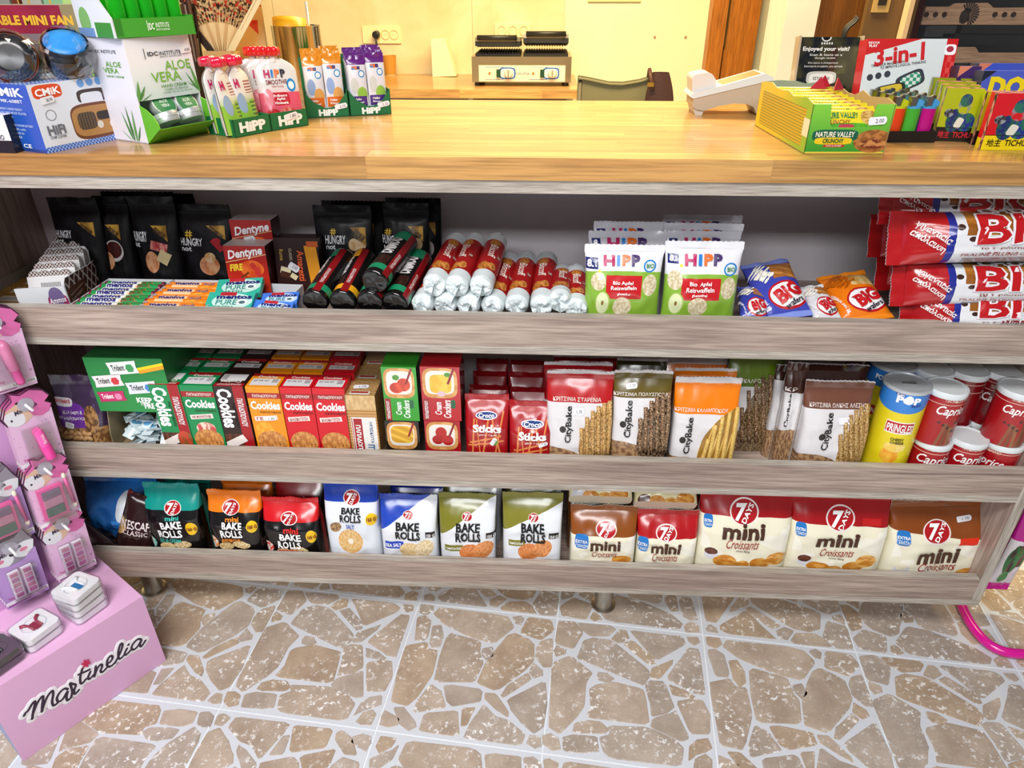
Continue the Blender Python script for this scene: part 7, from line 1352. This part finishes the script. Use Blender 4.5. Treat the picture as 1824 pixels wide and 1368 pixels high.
G().box(-.03, .03, -.02, .03, ZC-pv.z-.0, .03).obj('holder', M('#c9a06c', .5), t, bevel=.002)
# straws
t = thing('straw_bundle', 'bundle of wrapped dark brown straws behind the green bottle tray', 'straws', TM((at(334, 60, .46).x, .46, ZC))); rg = random.Random(4)
for k in range(34):
    a = rg.uniform(0, 2*pi); r = .024*math.sqrt(rg.random()); x, y = r*cos(a), r*sin(a)
    G().tube([(x*.7, y*.7, .0), (x*1.25, y*1.25, .215+rg.uniform(-.02, .02))], .0026, 6).obj('straw', M(('#3a2018', '#4f3024', '#6d4a38', '#8a7a70')[k % 4], .35), t)
G().lathe([(.027, 0), (.029, .1), (.028, .1), (.026, .003), (.0001, .003)], 24, caps=False).obj('cup', M('#2a1a14', .4), t, autos=True)
# crisp bag and boxes further back
b = Pk('lollipop_bag', 'clear, red and yellow sweet bag behind the folding fan', 'sweet bag', 352, 466, 8, .53, ZC, D=.05, row=50, seed=411, style='pouch')
b.bag('sweets', '#e3bf86', [('v', 400, 12, '#c21f1c'), ('r', 352, 42, 385, 58, '#c21f1c'), ('r', 355, 58, 385, 80, '#e6b41c'), ('tri', 436, 36, 460, 62, '#d0181c')], [('NC', 356, 48, 368, 56, '#2a0f0c', dict(b=.04))], back='#d8b684')
b = Bx('lime_box', 'small lime green box glimpsed behind the hand cream dispenser', 'box', 155, 190, 93, .25, ZC, D=.05, row=100); b.box('limeb', '#7fc41c', [('r', 150, 97, 195, 99, '#5a9a12')])
for k, (l, r, c, n) in enumerate(((-30, 22, '#9fa09c', 'grey'), (26, 38, '#7d3a20', 'rust brown'), (44, 78, '#b9bdb4', 'pale grey'), (82, 116, '#8fc49a', 'mint'))):
    b = Bx('carton', '%s carton top showing above the maroon fan carton' % n, 'carton', l, r, -22, .4, ZC, D=.04, row=0); b.box('back%d' % k, c, [('r', l+4, -40, l+8, 40, '#d9b25a')])
# ---------------------------------------------------------------- back wall things
def plate(label, l, r, tp, bt, plug):
    a = at(l, bt, WB-.02); c = at(r, tp, WB-.02); w_, h = (c.x-a.x)/2, (c.z-a.z)/2
    t = thing('socket_plate', label, 'socket', TM(((a.x+c.x)/2, WB-.018, (a.z+c.z)/2)))
    G().box(-w_, w_, -.01, 0, -h, h).obj('frame', M('#efe2b4', .4), t, bevel=.003)
    for k, x in enumerate((-w_*.62, 0, w_*.62) if not plug else (-w_*.25, w_*.2, w_*.66)):
        o = G().lathe([(.024, 0), (.025, .003), (.021, .003), (.019, -.004), (.0001, -.004)], 22, caps=False).obj('socket_ring', M('#e2cf9a', .4), t, autos=True); o.location = (x, -.0105, 0); o.rotation_euler = (pi/2, 0, 0)
        for s in (-1, 1): G().box(-.0025, .0025, -.001, .001, -.0025, .0025).obj('contact', M('#3a2a18', .5), o).location = (s*.008, 0, -.003)
    return t
tp = plate('cream triple socket plate on the splashback with a black plug', 648, 713, 46, 77, 1)
x0 = at(670, 62, WB-.04); t = thing('power_plug', 'round black plug and cable in the left socket plate', 'plug', TM((x0.x, WB-.03, x0.z)))
G().lathe([(.018, 0), (.02, .004), (.019, .03), (.012, .036)], 20).obj('plug_body', M('#17161a', .4), t, autos=True).rotation_euler = (pi/2, 0, 0)
G().tube([(0, -.03, -.005), (.003, -.036, -.04), (.004, -.03, -.1), (.004, -.02, x0.z*-1+.93)], .005, 8).obj('cable', M('#17161a', .45), t, True)
plate('cream triple socket plate half hidden behind the contact grill', 882, 945, 43, 66, 0)
# paper cup and roll on the back worktop
p = atz(696, 134, .9005); t = thing('paper_cup', 'tan paper cup on the back worktop', 'cup', TM((p.x, p.y, .9005))); h = at(696, 99, p.y).z-.9; r = (at(708, 110, p.y)-at(684, 110, p.y)).length/2
G().lathe([(r*.72, 0), (r*.74, .004), (r, h-.006), (r*1.04, h), (r*.97, h), (r*.7, .006), (.0001, .006)], 28, caps=False).obj('cup_wall', PM('cupw', '#c98f3c'), t, autos=True); G().lathe([(r*.735, .001), (r*.745, .014)], 28, caps=False).obj('white_foot_band', M('#e9dcb4', .5), t)
p = atz(793, 135, .9005); t = thing('paper_stack', 'cream tapered stack of paper standing on the back worktop', 'paper stack', TM((p.x, p.y, .9005))); wl = [at(x, y, p.y) for x, y in ((773, 137), (815, 134), (794, 69), (770, 69))]
G().prism([(q.x-p.x, max(q.z-.9005, 0)) for q in wl], -.05, .05, 'y').obj('sheets', M('#f4ecc4', .6), t, bevel=.004)
# contact grill
pl = atz(841, 143, .9); pr = atz(1017, 143, .9); yf = 2.62; gx0 = at(841, 140, yf).x; gx1 = at(1017, 140, yf).x; GW = gx1-gx0; sc = GW/.54
t = thing('contact_grill', 'double steel contact grill with raised ribbed plates on the back worktop', 'grill', TM(((gx0+gx1)/2, yf, .9005))); w_ = GW/2; STL = M('#b8a684', .3, 1, name='warm_steel')
G().box(-w_, w_, .0, .33, .018, .135).obj('housing', STL, t, bevel=.004)
pn = G().box(-w_*.86, w_*.88, -.003, .0, .022, .096).obj('control_panel', M('#e9dfc4', .35), t, bevel=.001)
for s in (-1, 1):
    for y in (.03, .3): G().lathe([(.014, 0), (.016, .018)], 14).obj('foot', M('#1a1816', .5), t).location = (s*w_*.9, y, 0)
for k, x in enumerate((-w_*.38, w_*.5)):
    o = G().box(x-.085, x+.065, -.0045, -.003, .03, .09).obj('blue_field', PM('gblue', '#e9dfc4', [('rr', .45, .05, 1, .95, '#2f5fae'), ('rr', .5, .15, .95, .85, '#c9d4e2'), ('r', .0, .02, .6, .06, '#2f5fae'), ('r', 0, .94, .6, .98, '#2f5fae')]), t)
    q = G().lathe([(.021, 0), (.021, .012), (.017, .02), (.0001, .021)], 20, caps=False).obj('knob', M('#d9d2c2', .3), t, autos=True); q.location = (x+.03, -.005, .06); q.rotation_euler = (pi/2, 0, 0); G().box(-.003, .003, -.017, .017, .02, .026).obj('pointer', M('#8a8478', .4), q)
    q = G().box(x-.03, x-.01, -.012, -.004, .042, .078).obj('rocker_switch', M('#14402c', .35), t, bevel=.002)
    q = G().lathe([(.006, 0), (.006, .004)], 12).obj('pilot_lamp', M('#c9702a', .3), t); q.location = (x-.065, -.003, .06); q.rotation_euler = (pi/2, 0, 0)
decal(t, Face((-.05, -.0032, .045), (.1, 0, 0), (0, 0, .03)), [('pro-line', .1, .1, .9, .8, '#7d8aa8', dict(sh=.3))])
BLKI = M('#1b1715', .5, name='cast_iron')
for k, (x0, x1, op) in enumerate(((-w_*.93, -w_*.03, 3), (w_*.03, w_*.93, 6))):
    o = G().box(x0, x1, .02, .3, .135, .148).obj('lower_plate', BLKI, t, bevel=.002)
    for i in range(16): G().box(x0+.012+(x1-x0-.024)*i/15-.0025, x0+.012+(x1-x0-.024)*i/15+.0025, .03, .29, .148, .152).obj('rib', BLKI, o)
    u = G().box(0, x1-x0, -.28, 0, 0, .022).obj('upper_plate', BLKI, t, bevel=.002); u.matrix_local = TM((x0, .3, .165), 0, -op)
    G().box(0, x1-x0, -.28, 0, .022, .04).obj('steel_cover', STL, u, bevel=.004)
    for i in range(16): G().box(.012+(x1-x0-.024)*i/15-.0025, .012+(x1-x0-.024)*i/15+.0025, -.27, -.01, -.004, 0).obj('rib', BLKI, u)
    for s in (.02, x1-x0-.02): G().box(s-.004, s+.004, -.33, -.2, .03, .045).obj('handle_arm', STL, u, bevel=.001)
    G().tube([(.015, -.33, .038), (x1-x0-.015, -.33, .038)], .012, 14).obj('handle_grip', M('#211d1b', .4), u, True)
# chair and bag
Yc = 2.25; pts = [(1030, 134), (1050, 138), (1085, 146), (1110, 147), (1140, 142), (1165, 134), (1180, 132)]
t = thing('canvas_chair', 'olive canvas director chair with a sagging back behind the worktop', 'chair', TM((0, 0, 0))); tops = [at(x, y, Yc) for x, y in pts]; CNV = M('#6f6a50', .8, bump=.2, bscale=300, name='olive_canvas')
def cn(u, v):
    f = u*(len(tops)-1); i = min(int(f), len(tops)-2); q = tops[i].lerp(tops[i+1], f-i); return (q.x, Yc+.03*sin(pi*u), q.z-.26*v)
G().grid(cn, 24, 6).grid(lambda u, v: (cn(u, v)[0], cn(u, v)[1]+.006, cn(u, v)[2]), 24, 6, 0, None, True).obj('backrest', CNV, t, True)
G().tube([(q[0], q[1]-.004, q[2]-.012) for q in (cn(k/20, 0) for k in range(21))], .006, 8).obj('top_hem', CNV, t, True)
xa, xb = tops[0].x, tops[-1].x
for x in (xa+.01, xb-.01): G().tube([(x, Yc+.012, .0), (x, Yc+.012, tops[0].z-.005)], .012, 10).obj('back_post', M('#3a2c1e', .5), t, True); G().tube([(x, Yc-.42, .0), (x, Yc-.42, .62), (x, Yc, .64)], .012, 10).obj('arm_frame', M('#3a2c1e', .5), t, True)
G().box(xa, xb, Yc-.44, Yc, .43, .45).obj('seat', CNV, t, bevel=.004)
q = at(1174, 150, Yc-.03); t = thing('shoulder_bag', 'dark brown shoulder bag hanging on the right corner of the canvas chair', 'bag', TM((q.x, Yc-.045, q.z)))
G().grid(lambda u, v: ((.055+.02*v)*sin(2*pi*u)*(.4+.6*sin(pi*(.15+.8*v)))+.012*v, .022*cos(2*pi*u), .05-.26*v), 20, 10).obj('pouch', M('#3a1d1c', .6, bump=.3, bscale=90), t, True)
G().tube([(-.03, -.02, -.02), (-.045, -.022, .03), (-.05, .0, .06), (-.045, .05, .03)], .009, 8).obj('strap', M('#4a2a22', .6), t, True); G().box(-.058, -.03, -.034, -.028, -.005, .012).obj('buckle', M('#c9a24a', .3, 1), t, bevel=.002)
# framed paper at the top edge of the wall
a = at(1047, 3, WB); c = at(1141, 3, WB); tag(G().box(a.x, c.x, WB-.012, WB-.001, a.z, a.z+.3).obj('wall_notice', M('#e6d39a', .5), bevel=.002), 'pale notice on the cream wall cut by the top frame edge', 'notice')
for k, x in enumerate((1166, 1221)):
    q = at(x, 66, WB); t = G().lathe([(.006, 0), (.007, .003), (.004, .006)], 12).obj('wall_screw', M('#b98a6a', .4)); t.location = (q.x, WB-.001, q.z); t.rotation_euler = (pi/2, 0, 0); tag(t, 'small screw head in the cream wall, %s one' % ('left', 'right')[k], 'screw')
# ---------------------------------------------------------------- dark cabinet at the upper right
Yk = 1.9; t = thing('wall_cabinet', 'dark mahogany cabinet with perforated pale wood rails behind glass', 'cabinet', TM((0, 0, 0))); X0 = at(1610, 60, Yk).x; DKM = wood_mat('dark_mahogany', '#2a0f10', '#3d171a', '#180809', 2, 1., rough=.35, crack=.1)
G().box(X0, X0+1.6, Yk+.4, Yk+.42, 0, 2.4).obj('back_panel', M('#1d1416', .5), t); G().box(X0, X0+.05, Yk, Yk+.4, 0, 2.4).obj('side_panel', DKM, t, bevel=.003); G().box(X0+.05, X0+1.6, Yk, Yk+.4, .84, .87).obj('shelf', DKM, t)
G().box(X0+.05, X0+1.6, Yk-.004, Yk-.001, .87, 2.0).obj('glass_pane', clear(), t)
Yr = Yk+.22; RAILM = wood_mat('pale_beech', '#c9a184', '#dcb69a', '#a9805f', 0, 1.2, crack=.1)
def rail(pts, Y, holes, em=None):
    poly = [(at(x, y, Y).x, at(x, y, Y).z) for x, y in pts]; o = G().prism(poly, Y, Y+.016, 'y').obj('rail', RAILM, t, bevel=.0015)
    for x, y in holes:
        q = at(x, y, Y-.001); h = G().lathe([(.0095, 0), (.0095, .004), (.0001, .004)], 18, caps=False).obj('hole', M('#2e1a12', .7), o); h.location = (q.x, Y-.0004, q.z); h.rotation_euler = (pi/2, 0, 0)  # dark discs paint the shade inside drilled holes
    return o
o = rail([(1650, 12), (1693, 12), (1702, 6), (1760, 5), (1770, 14), (1880, 13), (1880, 44), (1640, 44)], Yr, [(1650, 26), (1666, 26), (1682, 26), (1772, 26), (1789, 26), (1805, 26)])
q = at(1724, 26, Yr-.002); g = G()
for k in range(15):
    a = rad(-70+k*14); r0, r1 = .012, .042; g.add([(q.x+r0*cos(a-.08), Yr-.001, q.z+r0*sin(a-.08)), (q.x+r1*cos(a-.09), Yr-.001, q.z+r1*sin(a-.09)), (q.x+(r1+.004)*cos(a), Yr-.001, q.z+(r1+.004)*sin(a)), (q.x+r1*cos(a+.09), Yr-.001, q.z+r1*sin(a+.09)), (q.x+r0*cos(a+.08), Yr-.001, q.z+r0*sin(a+.08))], [(0, 1, 2, 3, 4)])
g.add([(q.x+x, Yr-.001, q.z+z) for x, z in ((-.028, .008), (-.012, .024), (.008, .02), (.01, -.02), (-.006, -.034), (-.024, -.03), (-.03, -.012))], [tuple(range(7))]); g.obj('burnt_emblem', M('#2a1a14', .6), o)
rail([(1700, 84), (1738, 84), (1744, 94), (1880, 94), (1880, 112), (1700, 112)], Yr-.06, [])
for x0_, y0_, x1_, y1_, c in ((1645, 46, 1705, 66, '#3a3a42'), (1710, 44, 1860, 62, '#14100f'), (1675, 60, 1860, 80, '#17110f'), (1700, 100, 1728, 125, '#4a4640'), (1745, 107, 1800, 120, '#1d1816')):
    a = at(x0_, y1_, Yr); c_ = at(x1_, y0_, Yr); G().box(a.x, c_.x, Yr, Yr+.1, a.z, c_.z).obj('drawer_block', M(c, .4), t, bevel=.003)
# switch plate and cable
a = at(1551, 22, 1.85); c = at(1589, -14, 1.85); t = thing('switch_plate', 'brass coloured switch plate on the brown board', 'switch plate', TM((0, 0, 0)))
G().box(a.x, c.x, 1.842, 1.85, a.z, c.z).obj('frame', M('#c9a566', .35, .3), t, bevel=.003); G().box(a.x+(c.x-a.x)*.25, c.x-(c.x-a.x)*.25, 1.838, 1.842, a.z+(c.z-a.z)*.35, c.z-.005).obj('rocker', M('#2a2420', .3), t, bevel=.002)
t = thing('cable_loop', 'black cable bundle looping out beside the brown board', 'cable', TM((0, 0, 0)))
for k in range(3): G().tube(smooth([at(x+k*2, y+k*2, 1.83-.006*k) for x, y in ((1526, 28), (1520, 36), (1510, 44), (1503, 54), (1500, 66), (1500, 84))]), .005, 8).obj('cable', M('#17130f', .4), t, True)
bpy.data.objects.remove(_to)
